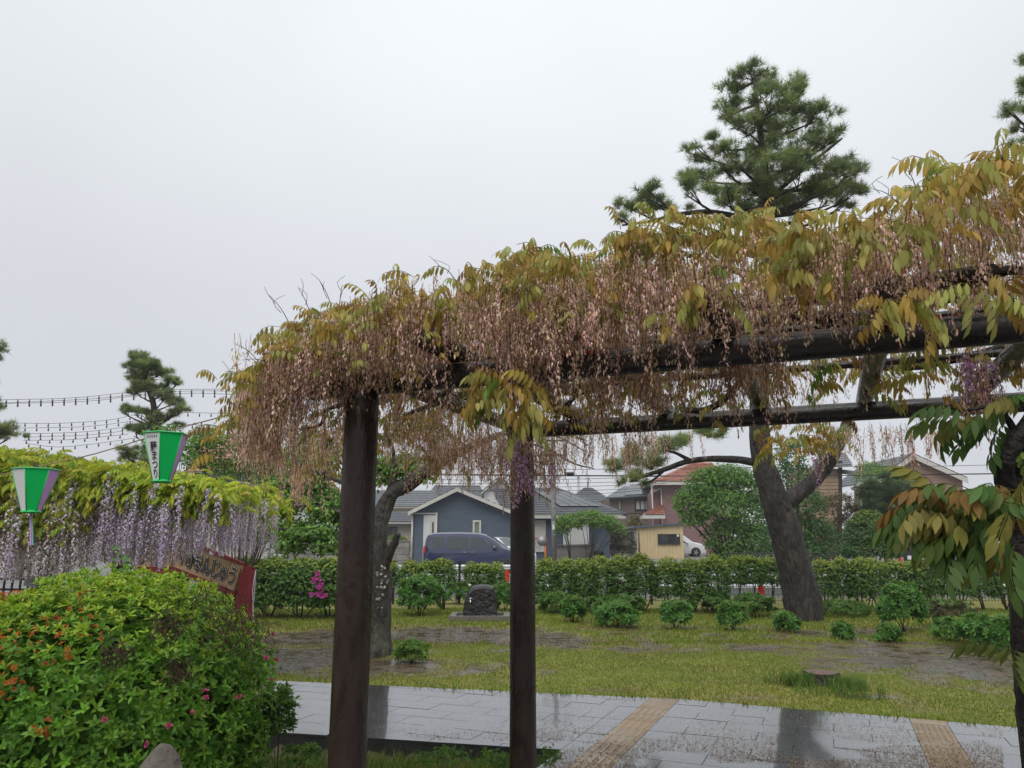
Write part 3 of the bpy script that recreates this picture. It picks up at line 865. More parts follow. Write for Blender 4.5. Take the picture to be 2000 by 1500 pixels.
def tactile(s_mid, bars):
    for r_ in range(-5, 11):
        t0 = r_ * ROW
        poly = cut([st(s_mid - SW / 2 + gap, t0 + gap), st(s_mid + SW / 2 - gap, t0 + gap), st(s_mid + SW / 2 - gap, t0 + ROW - gap), st(s_mid - SW / 2 + gap, t0 + ROW - gap)], 1.0)
        if len(poly) < 3: continue
        o_ = lay(poly, 'tactile_tile', M['tactile'], 0.001)
        if o_ is None: continue
        g = Geo()
        full = len(poly) == 4 and abs(np.linalg.norm(poly[0] - poly[3]) - (ROW - 2 * gap)) < 0.01
        if not full: continue
        R = np.array([[TA[0], TB[0], 0], [TA[1], TB[1], 0], [0, 0, 1]])
        if bars:
            for k in range(4):
                p = st(s_mid + (k - 1.5) * 0.068, t0 + ROW / 2)
                a_, b_ = 0.016, 0.135
                P = [np.array([sx * a_, sy * b_, 0.0012]) for sx, sy in ((-1, -1), (1, -1), (1, 1), (-1, 1))] + [np.array([sx * a_ * 0.6, sy * b_ * 0.97, 0.0065]) for sx, sy in ((-1, -1), (1, -1), (1, 1), (-1, 1))]
                g.add([R @ q + np.array([p[0], p[1], 0]) for q in P], [(0, 1, 5, 4), (1, 2, 6, 5), (2, 3, 7, 6), (3, 0, 4, 7), (4, 5, 6, 7)])
        else:
            for i in range(6):
                for j in range(6):
                    p = st(s_mid + (i - 2.5) * 0.046, t0 + ROW / 2 + (j - 2.5) * 0.046)
                    ring = lambda rr, z: [(p[0] + rr * math.cos(q * 1.0472), p[1] + rr * math.sin(q * 1.0472), z) for q in range(6)]
                    g.add(ring(0.016, 0.0012) + ring(0.009, 0.0065), [(q, (q + 1) % 6, 6 + (q + 1) % 6, 6 + q) for q in range(6)] + [tuple(range(6, 12))])
        g.build('ridges' if bars else 'blisters', M['tactile'], o_)
tactile(STRIP1, True)
tactile(STRIP2, False)
print('slabs', n_slab)
# withered petals washed onto the paving
cl = Cloud()
n = 17000
px = RNG.uniform(1000, 1960, n); py = 1500 + 12 - np.abs(RNG.normal(0, 48, n))
pp = np.array([G(a_, b_)[:2] for a_, b_ in zip(px, py)])
k = (paved(pp) > 0.02) & (fbm(pp[:, 0] * 1.6, pp[:, 1] * 3.0) > 0.42)
pp = pp[k]
px2 = RNG.uniform(570, 1100, 2600); py2 = 1462 - np.abs(RNG.normal(0, 22, 2600))
p2 = np.array([G(a_, b_)[:2] for a_, b_ in zip(px2, py2)]); p2 = p2[(paved(p2) > 0.01) & (fbm(p2[:, 0] * 1.5, p2[:, 1] * 3) > 0.4)]
pp = np.concatenate([pp, p2]); n = len(pp)
PT = unit_leaf(0.45, 0.3, 0.15)
R = euler(RNG.uniform(0, 6.28, n), RNG.normal(0, 0.15, n), RNG.normal(0, 0.2, n))
cl.scatter(PT, R, np.concatenate([pp, np.full((n, 1), 0.006)], 1), RNG.uniform(0.010, 0.022, n), pal([(3, (0.22, 0.155, 0.12)), (2, (0.32, 0.24, 0.20)), (1, (0.09, 0.06, 0.045))], n))
o = cl.build('fallen_petals', M['petal']); tag(o, 'withered wisteria petals scattered on the wet paving', 'petals', kind='stuff')
# ------------------------------------------------------------------ front pergola
PY1, PY2 = 3.7, 5.3
P1 = W(688, 1250, PY1); P2 = W(1022, 1100, PY2)
UB = W(720, 750, PY1)
ZB = UB[2]                                     # beam axis height
def at_height(px, py, z): return G(px, py, z)
B_a, B_b = at_height(720, 750, ZB), at_height(1990, 640, ZB)
U = (B_b - B_a)[:2]; U /= np.linalg.norm(U); Vv = np.array([-U[1], U[0]])
O2 = P1[:2]
def PG(u, v, z): q = O2 + U * u + Vv * v; return np.array([q[0], q[1], z])
vback = float((at_height(1140, 834, ZB)[:2] - O2) @ Vv)
u2 = float((P2[:2] - O2) @ U)
print('pergola', P1, P2, 'ZB', ZB, 'vback', vback, 'u2', u2, U)
pergola = thing('pergola', 'dark brown pole pergola carrying faded bronze wisteria beside the path', 'pergola', (P1[0], P1[1], gzs(P1[0], P1[1])))
for (u, v) in ((0, 0), (u2, vback), (4.6, 0), (4.6 + u2, vback)):
    p = PG(u, v, 0); z0 = gzs(p[0], p[1]) - 0.25
    g = Geo()
    g.tube([(p[0], p[1], z0 + (ZB - 0.0 - z0) * k / 9) for k in range(10)], [0.089 - 0.0008 * k for k in range(10)], 28, wob=0.012)
    post = g.build('post', M['post'], pergola)
def pole(name, a, b, r, m_='beam', n=14, ext=0.0, seg=8):
    g = Geo(); a, b = np.array(a), np.array(b)
    g.tube([a + (b - a) * k / seg for k in range(seg + 1)], r, n, wob=0.03)
    return g.build(name, M[m_], pergola)
pole('beam', PG(-0.30, 0, ZB), PG(5.2, 0, ZB), 0.060, n=18)
pole('beam', PG(u2 - 0.1, vback, ZB), PG(5.2, vback, ZB), 0.056, n=18)
for k, u in enumerate(np.arange(-0.12, 5.2, 0.62)):
    a, b = PG(u, -0.30, ZB + 0.113), PG(u + 0.05, vback + 0.42, ZB + 0.113)
    lg = pole('cross_log', a, b, 0.052, n=12, seg=5)
    d = (a - b) / np.linalg.norm(a - b)
    Geo().tube([a + d * 0.002, a + d * 0.006], 0.049, 12).build('log_end', M['end_grain'], lg)
for k, v in enumerate((0.42, 0.85, 1.28)):
    pole('rail', PG(-0.4, v, ZB + 0.186), PG(5.2, v + 0.02, ZB + 0.186), 0.020, n=8, seg=5)
# thin cable with orange sleeves tied along the front beam
cab = thing('cable_with_sleeves', 'thin pale cable with orange-red sleeves tied along the front pergola beam', 'cable', PG(0, 0, ZB + 0.06))
Geo().tube([PG(u, -0.058, ZB + 0.045 + 0.006 * math.sin(u * 5)) for u in np.linspace(0.5, 4.4, 40)], 0.0028, 5).build('cable', mat('pale_cable', (0.4, 0.26, 0.2), 0.5, bump=0), cab)
M['orange'] = mat('orange_sleeve', (0.45, 0.045, 0.018), 0.4, var=0.15, bump=0)
for (px, px2) in ((1085, 1165), (1795, 1830), (2010, 2080)):
    def uu(p): return float((at_height(p, 690 - (p - 1085) * 0.085, ZB + 0.05)[:2] - O2) @ U)
    a, b = uu(px), uu(px2)
    Geo().tube([PG(x_, -0.058, ZB + 0.045 + 0.006 * math.sin(x_ * 5)) for x_ in np.linspace(a, b, 6)], 0.010, 8).build('sleeve', M['orange'], cab)

# ------------------------------------------------------------------ bronze wisteria on the front pergola
wist = thing('wisteria_vine', 'bronze-leaved wisteria with faded pinkish brown racemes covering the front pergola', 'wisteria', PG(4.15, 0.1, gzs(*PG(4.15, 0.1, 0)[:2])))
PROFILE = [(430, 760), (470, 705), (510, 655), (560, 628), (620, 600), (660, 572), (740, 555), (850, 540), (900, 528), (945, 535), (965, 500), (1020, 476), (1090, 478), (1160, 492), (1215, 488), (1255, 455), (1330, 430), (1400, 405), (1450, 380), (1540, 402), (1600, 425), (1660, 415), (1720, 395), (1760, 372), (1850, 345), (1930, 312), (2000, 305), (2150, 290)]
pu, pz = [], []
for px, py in PROFILE:
    d = ray(px, py); v0 = 0.30
    den = d[:2] @ Vv; t = (v0 + O2 @ Vv) / den
    q = np.array([0, 0, CAM_H]) + d * t
    pu.append(float((q[:2] - O2) @ U)); pz.append(q[2])
print('profile', list(zip(np.round(pu, 2), np.round(pz, 2))))
def ztop(u, v):
    z = np.interp(u, pu, pz)
    z = z - 0.34 * np.clip(1 - (u + 0.62) / 0.55, 0, 1) ** 2
    return z - 0.55 * np.maximum(0, 0.30 - v) - 0.10 * np.maximum(0, v - 0.6) ** 2
ULO, UHI = -0.60, 4.9
leaf_hi = []
for i in range(6): leaf_hi.append(compound_leaf(i, True, 0.18 + 0.05 * random.random(), 5, 0.062, 0.018, 0.8 + 0.4 * random.random(), (1, 1, 1), 0.7))
leaf_fine = [compound_leaf(40 + i, True, 0.12 + 0.05 * random.random(), 5, 0.043, 0.0125, 0.7 + 0.5 * random.random(), (1, 1, 1), 0.8) for i in range(6)]
leaf_lo = [compound_leaf(20 + i, False, 0.17, 5, 0.050, 0.018, 1.0, (1, 1, 1), 0.7) for i in range(4)]
rac = [spent_raceme(i, 0.14 + 0.17 * random.random(), 40) for i in range(10)]

def uvz(u, v, z):
    q = O2[None] + u[:, None] * U[None] + v[:, None] * Vv[None]
    return np.concatenate([q, z[:, None]], 1)
# leaves: over the top, and over the front and left faces
nL = 3500
u = RNG.uniform(ULO + 0.06, UHI, nL); v = -0.42 + 2.57 * RNG.random(nL) ** 1.35
dens = fbm(u * 2.2 + 3, v * 2.2 + 8)
z = ztop(u, v) - np.abs(RNG.normal(0, 0.10, nL)) - 0.26 * np.clip(0.55 - dens, 0, 1) + 0.40 * (fbm(u * 2.6, v * 2.6 + 5, 3) - 0.46)
lp = uvz(u, v, z)
nF = 240
u = RNG.uniform(ULO, UHI, nF); v = RNG.uniform(-0.45, -0.05, nF)
k = fbm(u * 3.0 + 40, v * 3 + 2) > 0.52
u, v = u[k], v[k]
z = ZB + RNG.uniform(-0.05, 0.62, len(u)) * np.minimum(1, (ztop(u, v) - ZB) / 0.6)
lp = np.concatenate([lp, uvz(u, v, z)])
u = RNG.uniform(0.4, 4.6, 260); v = RNG.uniform(0.2, 2.1, 260)      # shaded leaves under the roof
lp = np.concatenate([lp, uvz(u, v, ZB + RNG.uniform(-0.02, 0.25, 260))])
# left end droops
u = RNG.uniform(ULO + 0.04, -0.3, 130); v = RNG.uniform(-0.2, 2.0, 130)
lp = np.concatenate([lp, uvz(u, v, ZB + RNG.uniform(-0.25, 0.3, 130))])
def cluster(px, py, Y, rx, rz, n, deep=0.25):
    c_, r_ = W(px, py, Y), np.array([rx * S(Y), deep, rz * S(Y)])
    return c_ + sphere_pts(n) * r_ * (RNG.random((n, 1)) ** 0.5)
lp = np.concatenate([lp, cluster(985, 760, 3.55, 75, 50, 34, 0.10), cluster(800, 830, 5.6, 70, 35, 46), cluster(1555, 855, 5.3, 100, 38, 70, 0.3),
                     cluster(700, 850, 5.4, 60, 40, 22), cluster(1150, 800, 4.6, 60, 40, 14), cluster(620, 900, 5.0, 60, 40, 10)])
uu_ = (lp[:, :2] - O2) @ U; lp = lp[RNG.random(len(lp)) < np.interp(uu_, [1.4, 2.0], [1.0, 0.68])]
NLf = len(lp)
yaw = RNG.uniform(0, 6.283, NLf)
out_yaw = np.arctan2(-Vv[1], -Vv[0])
fr = ((lp[:, :2] - O2) @ Vv) < 0.1
yaw[fr] = out_yaw + RNG.normal(0, 0.9, int(fr.sum()))
LR = euler(yaw, RNG.normal(-0.02, 0.3, NLf), RNG.normal(0, 0.3, NLf))
LS = RNG.uniform(0.75, 1.2, NLf)
LT = pal(GOLD, NLf, 0.2)
dist = np.linalg.norm(lp - np.array([0, 0, CAM_H]), axis=1)
# big near leaves hanging from the right-hand stem
near = np.concatenate([cluster(1925, 1000, 2.3, 90, 55, 22, 0.12), cluster(1880, 985, 2.35, 55, 30, 10, 0.1), cluster(1930, 815, 2.5, 65, 25, 10, 0.12), cluster(1830, 1010, 2.35, 20, 20, 4, 0.08),
                       cluster(1965, 1090, 2.4, 30, 30, 5, 0.1), cluster(1995, 1260, 2.6, 8, 30, 3, 0.05), cluster(1990, 950, 2.35, 40, 40, 8, 0.1), cluster(1870, 1030, 2.3, 70, 45, 6, 0.1), cluster(1945, 1060, 2.25, 50, 40, 4, 0.1)])
front = np.concatenate([cluster(985, 765, 3.05, 78, 45, 22, 0.06), cluster(930, 725, 3.1, 40, 15, 5, 0.05), cluster(1040, 800, 3.05, 50, 25, 8, 0.05), cluster(1390, 590, 2.75, 60, 30, 11, 0.06), cluster(1740, 590, 2.35, 45, 20, 7, 0.05), cluster(1835, 640, 2.3, 16, 12, 2, 0.03), cluster(1910, 570, 2.3, 60, 30, 9, 0.06), cluster(1300, 470, 2.9, 60, 30, 8, 0.08), cluster(560, 660, 3.6, 50, 25, 10, 0.08), cluster(870, 610, 3.3, 60, 30, 8, 0.06), cluster(1180, 600, 3.0, 70, 25, 6, 0.06), cluster(1560, 540, 2.6, 70, 30, 8, 0.06)])
NEARC = [(5, (0.085, 0.15, 0.04)), (4, (0.20, 0.19, 0.045)), (1.5, (0.24, 0.15, 0.045)), (3, (0.14, 0.18, 0.04))]
nn = len(near)
near_R = euler(RNG.choice([math.pi, math.pi * 1.15, math.pi * 0.9, -math.pi / 2, math.pi * 1.3], nn) + RNG.normal(0, 0.5, nn), RNG.normal(-0.1, 0.3, nn), RNG.normal(0, 0.3, nn))
near_T = pal(NEARC, nn, 0.2)

def variants(tpls, palette, n, prefix):
    """n meshes of a template, each with its own leaf colour"""
    out_ = []
    for i in range(n):
        V_, T_, C_ = tpls[i % len(tpls)]
        out_.append((trimesh(prefix, V_, T_, np.clip(C_ * pal(palette, 1, 0.2)[0], 0, 1))))
    return out_
def place(name, mesh, R, p, s, mat_, parent):
    o = link(name, mesh, mat_, parent)
    Mx = Matrix(np.vstack([np.hstack([R * s, (p - ROOT[parent.name])[:, None]]), [0, 0, 0, 1]]).tolist())
    o.matrix_basis = Mx
    return o
order = np.argsort(dist)
vis = (lp[:, 2] > ZB - 0.1) | True
bigleaf = ((lp[:, :2] - O2) @ U) > 1.9 + 0.5 * (fbm(lp[:, 0] * 2, lp[:, 1] * 2) - 0.5)
nf = len(front)
pick = order[bigleaf[order]][:300 - nn - nf]
LV = variants(leaf_hi, GOLD, 36, 'leaf')
LVn = variants([compound_leaf(60 + i, True, 0.21, 5, 0.068, 0.023, 0.8, (1, 1, 1), 0.35) for i in range(4)], NEARC, 16, 'leaf')
for i in pick: place('leaf', LV[RNG.integers(36)], LR[i], lp[i], LS[i], M['leaf_soft'], wist)
fR = euler(out_yaw + RNG.normal(0, 0.8, nf), RNG.normal(-0.1, 0.25, nf), RNG.normal(0, 0.25, nf))
for i in range(nf): place('leaf', LV[RNG.integers(36)], fR[i], front[i], RNG.uniform(0.8, 1.1), M['leaf_soft'], wist)
for i in range(nn): place('leaf', LVn[RNG.integers(16)], near_R[i], near[i], 1.0, M['leaf_soft'], wist)
rest = np.setdiff1d(order, pick)
c = Cloud()
mid = rest[(dist[rest] < 4.8) & bigleaf[rest]]; fine = rest[(dist[rest] < 4.8) & ~bigleaf[rest]]; farr = rest[dist[rest] >= 4.8]
for grp, tp in ((mid, leaf_hi), (fine, leaf_fine), (farr, leaf_lo)):
    w_ = RNG.integers(0, len(tp), len(grp))
    for i in range(len(tp)):
        q = grp[w_ == i]; c.scatter(tp[i], LR[q], lp[q], LS[q], LT[q])
c.build('foliage', M['leaf_soft'], wist, 'stuff')

# faded racemes
nR = 4600
u = RNG.uniform(ULO, UHI, nR); v = RNG.uniform(-0.46, 0.25, nR) 
zt = ztop(u, v)
z = ZB + 0.02 + (zt - ZB - 0.02) * RNG.random(nR) ** 0.72 + 0.32 * (fbm(u * 2.6, v * 2.6 + 5, 3) - 0.5)
k = (fbm(u * 3.5 + 9, z * 5) > 0.30) & (RNG.random(nR) < np.interp(u, [1.3, 2.1, 3.0], [1, 0.85, 0.5])) & (z > ZB + np.interp(u, [-0.1, 0.1, 0.8, 1.0, 1.6, 2.2], [0.0, 0.16, 0.16, 0.04, 0.14, 0.24]) * (RNG.random(nR) < 0.85))
rp = uvz(u, v, z)[k]
u = RNG.uniform(ULO, 0.1, 260); v = RNG.uniform(-0.35, 2.1, 260)
rp = np.concatenate([rp, uvz(u, v, ZB + RNG.uniform(-0.18, 0.35, 260))])
u = RNG.uniform(0.3, UHI, 620); v = RNG.uniform(0.2, 2.25, 620)
rp = np.concatenate([rp, uvz(u, v, ZB + RNG.uniform(0.0, 0.45, 620) + 0.20 * (u > u2 - 0.1))])
u = RNG.uniform(-0.75, 1.1, 230); v = RNG.uniform(1.5, 2.5, 230)
rp = np.concatenate([rp, uvz(u, v, ZB + RNG.uniform(-0.08, 0.15, 230))])
# bunches: left skirt, the cluster before the second post, under the front beam, behind the back beam
bun = [(500, 800, 4.3, 50, 60, 90, .35), (560, 830, 4.6, 60, 60, 70, .4), (640, 840, 5.0, 40, 50, 40, .3), (1010, 860, 3.9, 55, 30, 46, .1), (940, 850, 4.8, 60, 30, 44, .3), (860, 850, 5.2, 60, 25, 40, .3), (1075, 870, 4.4, 28, 25, 24, .15),
       (1180, 715, 3.6, 60, 22, 40, .15), (1290, 692, 3.4, 70, 22, 46, .15), (1420, 685, 3.3, 60, 25, 44, .15), (1500, 668, 3.2, 50, 25, 36, .15), (1240, 715, 4.0, 120, 20, 36, .2), (1900, 690, 2.75, 35, 22, 24, .1), (1780, 830, 5.0, 70, 8, 26, .1), (1660, 830, 5.2, 100, 12, 26, .2), (1300, 838, 5.6, 150, 3, 6, .1), (500, 760, 4.1, 40, 40, 60, .3),
       (590, 905, 5.2, 50, 25, 26, .3), (530, 770, 4.2, 60, 60, 60, .3)]
for (px, py, Y, rx, rz, n_, dp) in bun: rp = np.concatenate([rp, cluster(px, py, Y, rx, rz, n_, dp)])
NR = len(rp)
RR = euler(RNG.uniform(0, 6.283, NR), RNG.normal(0, 0.09, NR), RNG.normal(0, 0.09, NR))
RS = RNG.uniform(0.75, 1.25, NR)
RT = RNG.uniform(0.78, 1.22, (NR, 1)) * np.where(RNG.random((NR, 1)) < 0.10, np.array([[0.95, 1.05, 0.75]]), np.where(RNG.random((NR, 1)) < 0.07, np.array([[0.95, 0.85, 1.2]]), np.array([[1.0, 1.0, 1.0]])))
rd = np.linalg.norm(rp - np.array([0, 0, CAM_H]), axis=1)
order = np.argsort(rd)
RV = []
for i in range(30):
    V_, T_, C_ = rac[i % 10]
    RV.append(trimesh('raceme', V_, T_, np.clip(C_ * RT[RNG.integers(NR)], 0, 1)))
purple = [flower_raceme(i, 0.22 + 0.05 * (i % 3), 60, 0.024, 0.017, (0.70, 0.52, 0.70), (0.38, 0.19, 0.46)) for i in range(4)]
PV = [trimesh('raceme', *p) for p in purple]
for (px, py, Y, s_) in ((1005, 850, 3.6, 0.9), (1020, 880, 3.6, 1.0), (1032, 870, 3.62, 1.1), (998, 835, 3.6, 0.7), (1022, 865, 3.82, 1.0), (1012, 840, 3.9, 0.8), (1030, 900, 3.85, 0.7), (1078, 905, 4.3, .8), (1895, 700, 2.7, .75), (1915, 710, 2.75, .8), (1880, 690, 2.72, .6), (1935, 700, 2.7, .6), (1600, 880, 5.3, .9), (1590, 890, 5.35, .8)):
    place('raceme', PV[RNG.integers(4)], np.array(euler(RNG.uniform(0, 6, 1), np.zeros(1), np.zeros(1))[0]), W(px, py, Y), s_, M['petal'], wist)['label'] = 'fresh lilac raceme still in bloom'
for i in order[:285]: place('raceme', RV[RNG.integers(30)], RR[i], rp[i], RS[i], M['petal'], wist)
c = Cloud(); q_ = order[285:]; w_ = RNG.integers(0, 10, len(q_))
for i in range(10):
    q = q_[w_ == i]; c.scatter(rac[i], RR[q], rp[q], RS[q], RT[q])
c.build('faded_racemes', M['petal'], wist, 'stuff')

# woody stems
def stem(pts, r0, r1, name='vine_stem', n=9, wob=0.25):
    g = Geo(); limb(g, pts, r0, r1, n, wob, 5); return g.build(name, M['bark_vine'], wist)
tb = PG(4.15, 0.1, 0)
tr = [W(2050, 1640, 2.62), W(2040, 1500, 2.62), W(2022, 1330, 2.62), W(2004, 1160, 2.62), W(1994, 1040, 2.6), W(1990, 950, 2.55), W(2015, 870, 2.5), W(2040, 790, 2.5), W(2050, 680, 2.55)]
tr[0][2] = gzs(tr[0][0], tr[0][1]) - 0.1
wist.location = tuple(ROOT[wist.name])
stem(tr, [0.07, 0.064, 0.056, 0.05, 0.046, 0.044, 0.042, 0.04, 0.036], 0, 'trunk', 12)
stem([W(1985, 970, 2.57), W(1960, 925, 2.5), W(1985, 860, 2.45), W(2030, 800, 2.45)], 0.035, 0.025)
stem([W(1990, 990, 2.55), W(1940, 965, 2.45), W(1880, 960, 2.4), W(1840, 985, 2.38)], 0.012, 0.004)
stem([W(2000, 870, 2.5), W(1950, 800, 2.5), W(1890, 800, 2.5)], 0.014, 0.005)
for k in range(16):
    u0 = 4.4 - 0.3 * k + random.uniform(-0.2, 0.2); v0 = random.uniform(0.0, 1.7)
    pts = [PG(u0 - 0.32 * j, v0 + random.uniform(-0.16, 0.16) + 0.12 * math.sin(j * 1.3 + k), ZB + 0.16 + random.uniform(-0.03, 0.12)) for j in range(5)]
    stem(pts, random.uniform(0.018, 0.042), 0.012)
stem([W(1005, 765, 3.62), W(1035, 710, 3.6), W(1062, 660, 3.62), W(1075, 610, 3.7)], 0.022, 0.014)
stem([W(985, 775, 3.6), W(1020, 745, 3.6), W(1040, 705, 3.6)], 0.016, 0.016)
stem([W(690, 785, 4.3), W(640, 800, 4.4), W(625, 830, 4.45), W(585, 838, 4.5)], 0.016, 0.008)
stem([W(690, 775, 4.6), W(660, 815, 4.7), W(640, 835, 4.7)], 0.010, 0.006)
stem([W(880, 760, 4.6), W(845, 790, 4.8), W(800, 808, 5.0), W(780, 830, 5.1)], 0.022, 0.010)
stem([W(1330, 800, 4.8), W(1380, 800, 4.7), W(1420, 775, 4.6), W(1450, 740, 4.5)], 0.022, 0.02)
stem([W(1100, 800, 4.9), W(1130, 770, 4.7), W(1180, 760, 4.6)], 0.018, 0.014)
for (x, y, dx, dy) in ((600, 605, -25, -60), (640, 590, -20, -55), (650, 580, 20, -35), (560, 620, -45, -60), (520, 690, -60, 10), (500, 690, -55, -30), (1780, 350, -15, -30), (1750, 380, -60, -20), (880, 525, -35, -15), (470, 720, -40, 0)):
    Y = 3.9 if x < 1000 else 2.8
    g = Geo(); a = W(x + 12, y + 25, Y); b = W(x + dx, y + dy, Y)
    b = a + (b - a) * 0.8; limb(g, [a, (a + b) / 2 + np.array([0, 0, 0.02]), b], 0.0026, 0.0012, 4, 0.2, 3)
    for f_ in (0.5, 0.75):
        p = a + (b - a) * f_; limb(g, [p, p + (b - a) * 0.15 + np.array([random.uniform(-.03, .03), 0, 0.03]), p + (b - a) * 0.2 + np.array([random.uniform(-.06, .06), 0, 0.06])], 0.0016, 0.0010, 4, 0.2, 2)
    g.build('bare_twig', M['twig'], wist)
# ------------------------------------------------------------------ clipped azalea in front, with a boulder at its foot
AZ = [(W(215, 1378, 5.0), np.array([0.98, 1.05, 0.80])), (W(30, 1415, 4.9), np.array([1.05, 1.0, 0.74])), (W(308, 1425, 4.95), np.array([0.66, 0.85, 0.70])), (W(-190, 1420, 5.0), np.array([1.0, 1.0, 0.7]))]
az_g = gzs(AZ[0][0][0], AZ[0][0][1])
azalea = thing('azalea_bush', 'big rounded azalea bush with orange faded flowers and a bare brown patch', 'bush', (AZ[0][0][0], AZ[0][0][1], az_g))
def shell_pts(ells, n, lo=0.86, hi=1.03, cut=0.8):
    P, N = [], []
    ar = np.array([np.prod(r) ** (2 / 3) for _, r in ells]); ar /= ar.sum()
    for (c, r), f in zip(ells, ar):
        k = int(n * f); d = sphere_pts(k); d[:, 2] = np.where(d[:, 2] < -0.8, -d[:, 2], d[:, 2])
        q = c + d * r * RNG.uniform(lo, hi, (k, 1)); nr = d / r; nr /= np.linalg.norm(nr, axis=1)[:, None]
        ok = np.ones(k, bool)
        for c2, r2 in ells:
            if c2 is c: continue
            ok &= (((q - c2) / r2) ** 2).sum(1) > cut
        P.append(q[ok]); N.append(nr[ok])
    return np.concatenate(P), np.concatenate(N)
def facing(N, up=0.45, jit=0.35):
    ax = N + np.array([0, 0, up]) + RNG.normal(size=N.shape) * jit
    ax /= np.linalg.norm(ax, axis=1)[:, None]
    x = np.cross(ax, RNG.normal(size=N.shape)); x /= np.linalg.norm(x, axis=1)[:, None]
    return np.stack([x, np.cross(ax, x), ax], 2)
def to_px(P):
    d = P - np.array([0, 0, CAM_H]); fw = d[:, 1] * CT + d[:, 2] * ST; upv = -d[:, 1] * ST + d[:, 2] * CT
    return 1000 + F_PX * d[:, 0] / fw, 750 - F_PX * upv / fw
P, N = shell_pts(AZ, 12000)
P[:, :] += N * (0.10 * (fbm(P[:, 0] * 2.2 + P[:, 1], P[:, 2] * 2.2 + 7) - 0.5))[:, None]
P = P[(k := (P[:, 2] > az_g + 0.04))]; N = N[k]
bare_c = [(W(395, 1205, 4.3), 0.17), (W(462, 1235, 4.5), 0.17), (W(300, 1225, 4.05), 0.09), (W(190, 1290, 3.95), 0.08), (W(320, 1320, 4.0), 0.07)]
hole = np.zeros(len(P), bool)
for c_, r_ in bare_c:
    dd = np.linalg.norm((P - c_) * np.array([1, 0.45, 1.1]), axis=1)
    hole |= dd < r_ * (0.75 + 0.6 * fbm(P[:, 0] * 5, P[:, 2] * 5))
hole &= RNG.random(len(P)) < 0.93
P, N = P[~hole], N[~hole]
Rr = facing(N, 0.5, 0.3)
big = (P[:, 0] - AZ[0][0][0] + 0.45 + 0.5 * (fbm(P[:, 0] * 3, P[:, 2] * 3) - 0.5)) > -0.15 - 0.25 * (P[:, 2] > az_g + 1.2)
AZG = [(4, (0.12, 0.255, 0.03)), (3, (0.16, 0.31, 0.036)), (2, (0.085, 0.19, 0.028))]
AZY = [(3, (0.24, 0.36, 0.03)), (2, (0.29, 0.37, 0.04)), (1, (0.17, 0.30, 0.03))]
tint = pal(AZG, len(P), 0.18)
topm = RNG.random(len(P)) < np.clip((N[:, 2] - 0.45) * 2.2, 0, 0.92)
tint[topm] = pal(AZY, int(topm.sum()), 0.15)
wh = [whorl(i, (5, 7, 6, 4, 6, 5)[i], 0.047, 0.0165, 0.62, True) for i in range(6)]
ws = [whorl(30 + i, 6, 0.03, 0.013, 0.5, False) for i in range(4)]
dist = np.linalg.norm(P - np.array([0, 0, CAM_H]), axis=1)
pxx, pyy = to_px(P)
inview = (pxx > -10) & (pyy < 1510) & big & ((P[:, 1] - AZ[0][0][1]) < 0.2)
cand = np.where(inview)[0]; cand = cand[np.argsort(dist[cand])][:300]
WV = variants(wh, AZG, 18, 'leaf_whorl'); WVy = variants(wh, AZY, 12, 'leaf_whorl')
sc_ = RNG.uniform(0.7, 1.15, len(P))
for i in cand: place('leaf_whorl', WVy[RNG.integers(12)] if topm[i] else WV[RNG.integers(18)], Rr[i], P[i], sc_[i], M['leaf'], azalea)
restm = np.ones(len(P), bool); restm[cand] = False
c = Cloud()
for mask, tp in ((restm & big, wh), (restm & ~big, ws)):
    idx = np.where(mask)[0]; w_ = RNG.integers(0, len(tp), len(idx))
    for i in range(len(tp)):
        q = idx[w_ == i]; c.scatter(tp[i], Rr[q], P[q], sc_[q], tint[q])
P2, N2 = shell_pts([e for e in AZ[1:2]] + [AZ[0], AZ[3]], 9000, 0.9, 1.02)
k = (P2[:, 2] > az_g + 0.05) & (P2[:, 0] < AZ[0][0][0] - 0.15 + 0.35 * (fbm(P2[:, 0] * 3, P2[:, 2] * 3) - 0.5)); P2, N2 = P2[k], N2[k]
R2 = facing(N2, 0.5, 0.4); t2 = pal(AZG, len(P2), 0.2) * 1.05
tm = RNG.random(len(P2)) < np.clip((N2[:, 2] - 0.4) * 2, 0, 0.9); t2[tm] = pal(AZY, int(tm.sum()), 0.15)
w_ = RNG.integers(0, 4, len(P2))
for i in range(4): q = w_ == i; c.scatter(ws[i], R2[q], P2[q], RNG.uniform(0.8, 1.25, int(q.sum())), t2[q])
c.build('foliage', M['leaf'], azalea, 'stuff')
# orange faded blossoms on the left half, a few pink ones on the right
bl = [whorl(50 + i, 5, 0.02, 0.014, 0.6, False) for i in range(3)]
P3, N3 = shell_pts([AZ[0], AZ[1], AZ[3]], 11000, 1.0, 1.06)
a_, b_ = to_px(P3)
k = (P3[:, 2] > az_g + 0.1) & (fbm(P3[:, 0] * 3.1 + 2, P3[:, 2] * 3.1) > 0.44 + 0.0006 * np.clip(a_, 0, 500)) & (a_ < 215 - 0.25 * np.clip(1300 - b_, 0, 200)); P3, N3 = P3[k], N3[k]
c = Cloud(); R3 = facing(N3, 0.3, 0.5); t3 = pal([(3, (0.42, 0.15, 0.03)), (2, (0.34, 0.10, 0.03)), (1, (0.45, 0.24, 0.06))], len(P3), 0.2)
w_ = RNG.integers(0, 3, len(P3))
for i in range(3): q = w_ == i; c.scatter(bl[i], R3[q], P3[q], RNG.uniform(0.7, 1.3, int(q.sum())), t3[q])
c.build('orange_blossoms', M['petal'], azalea, 'stuff')
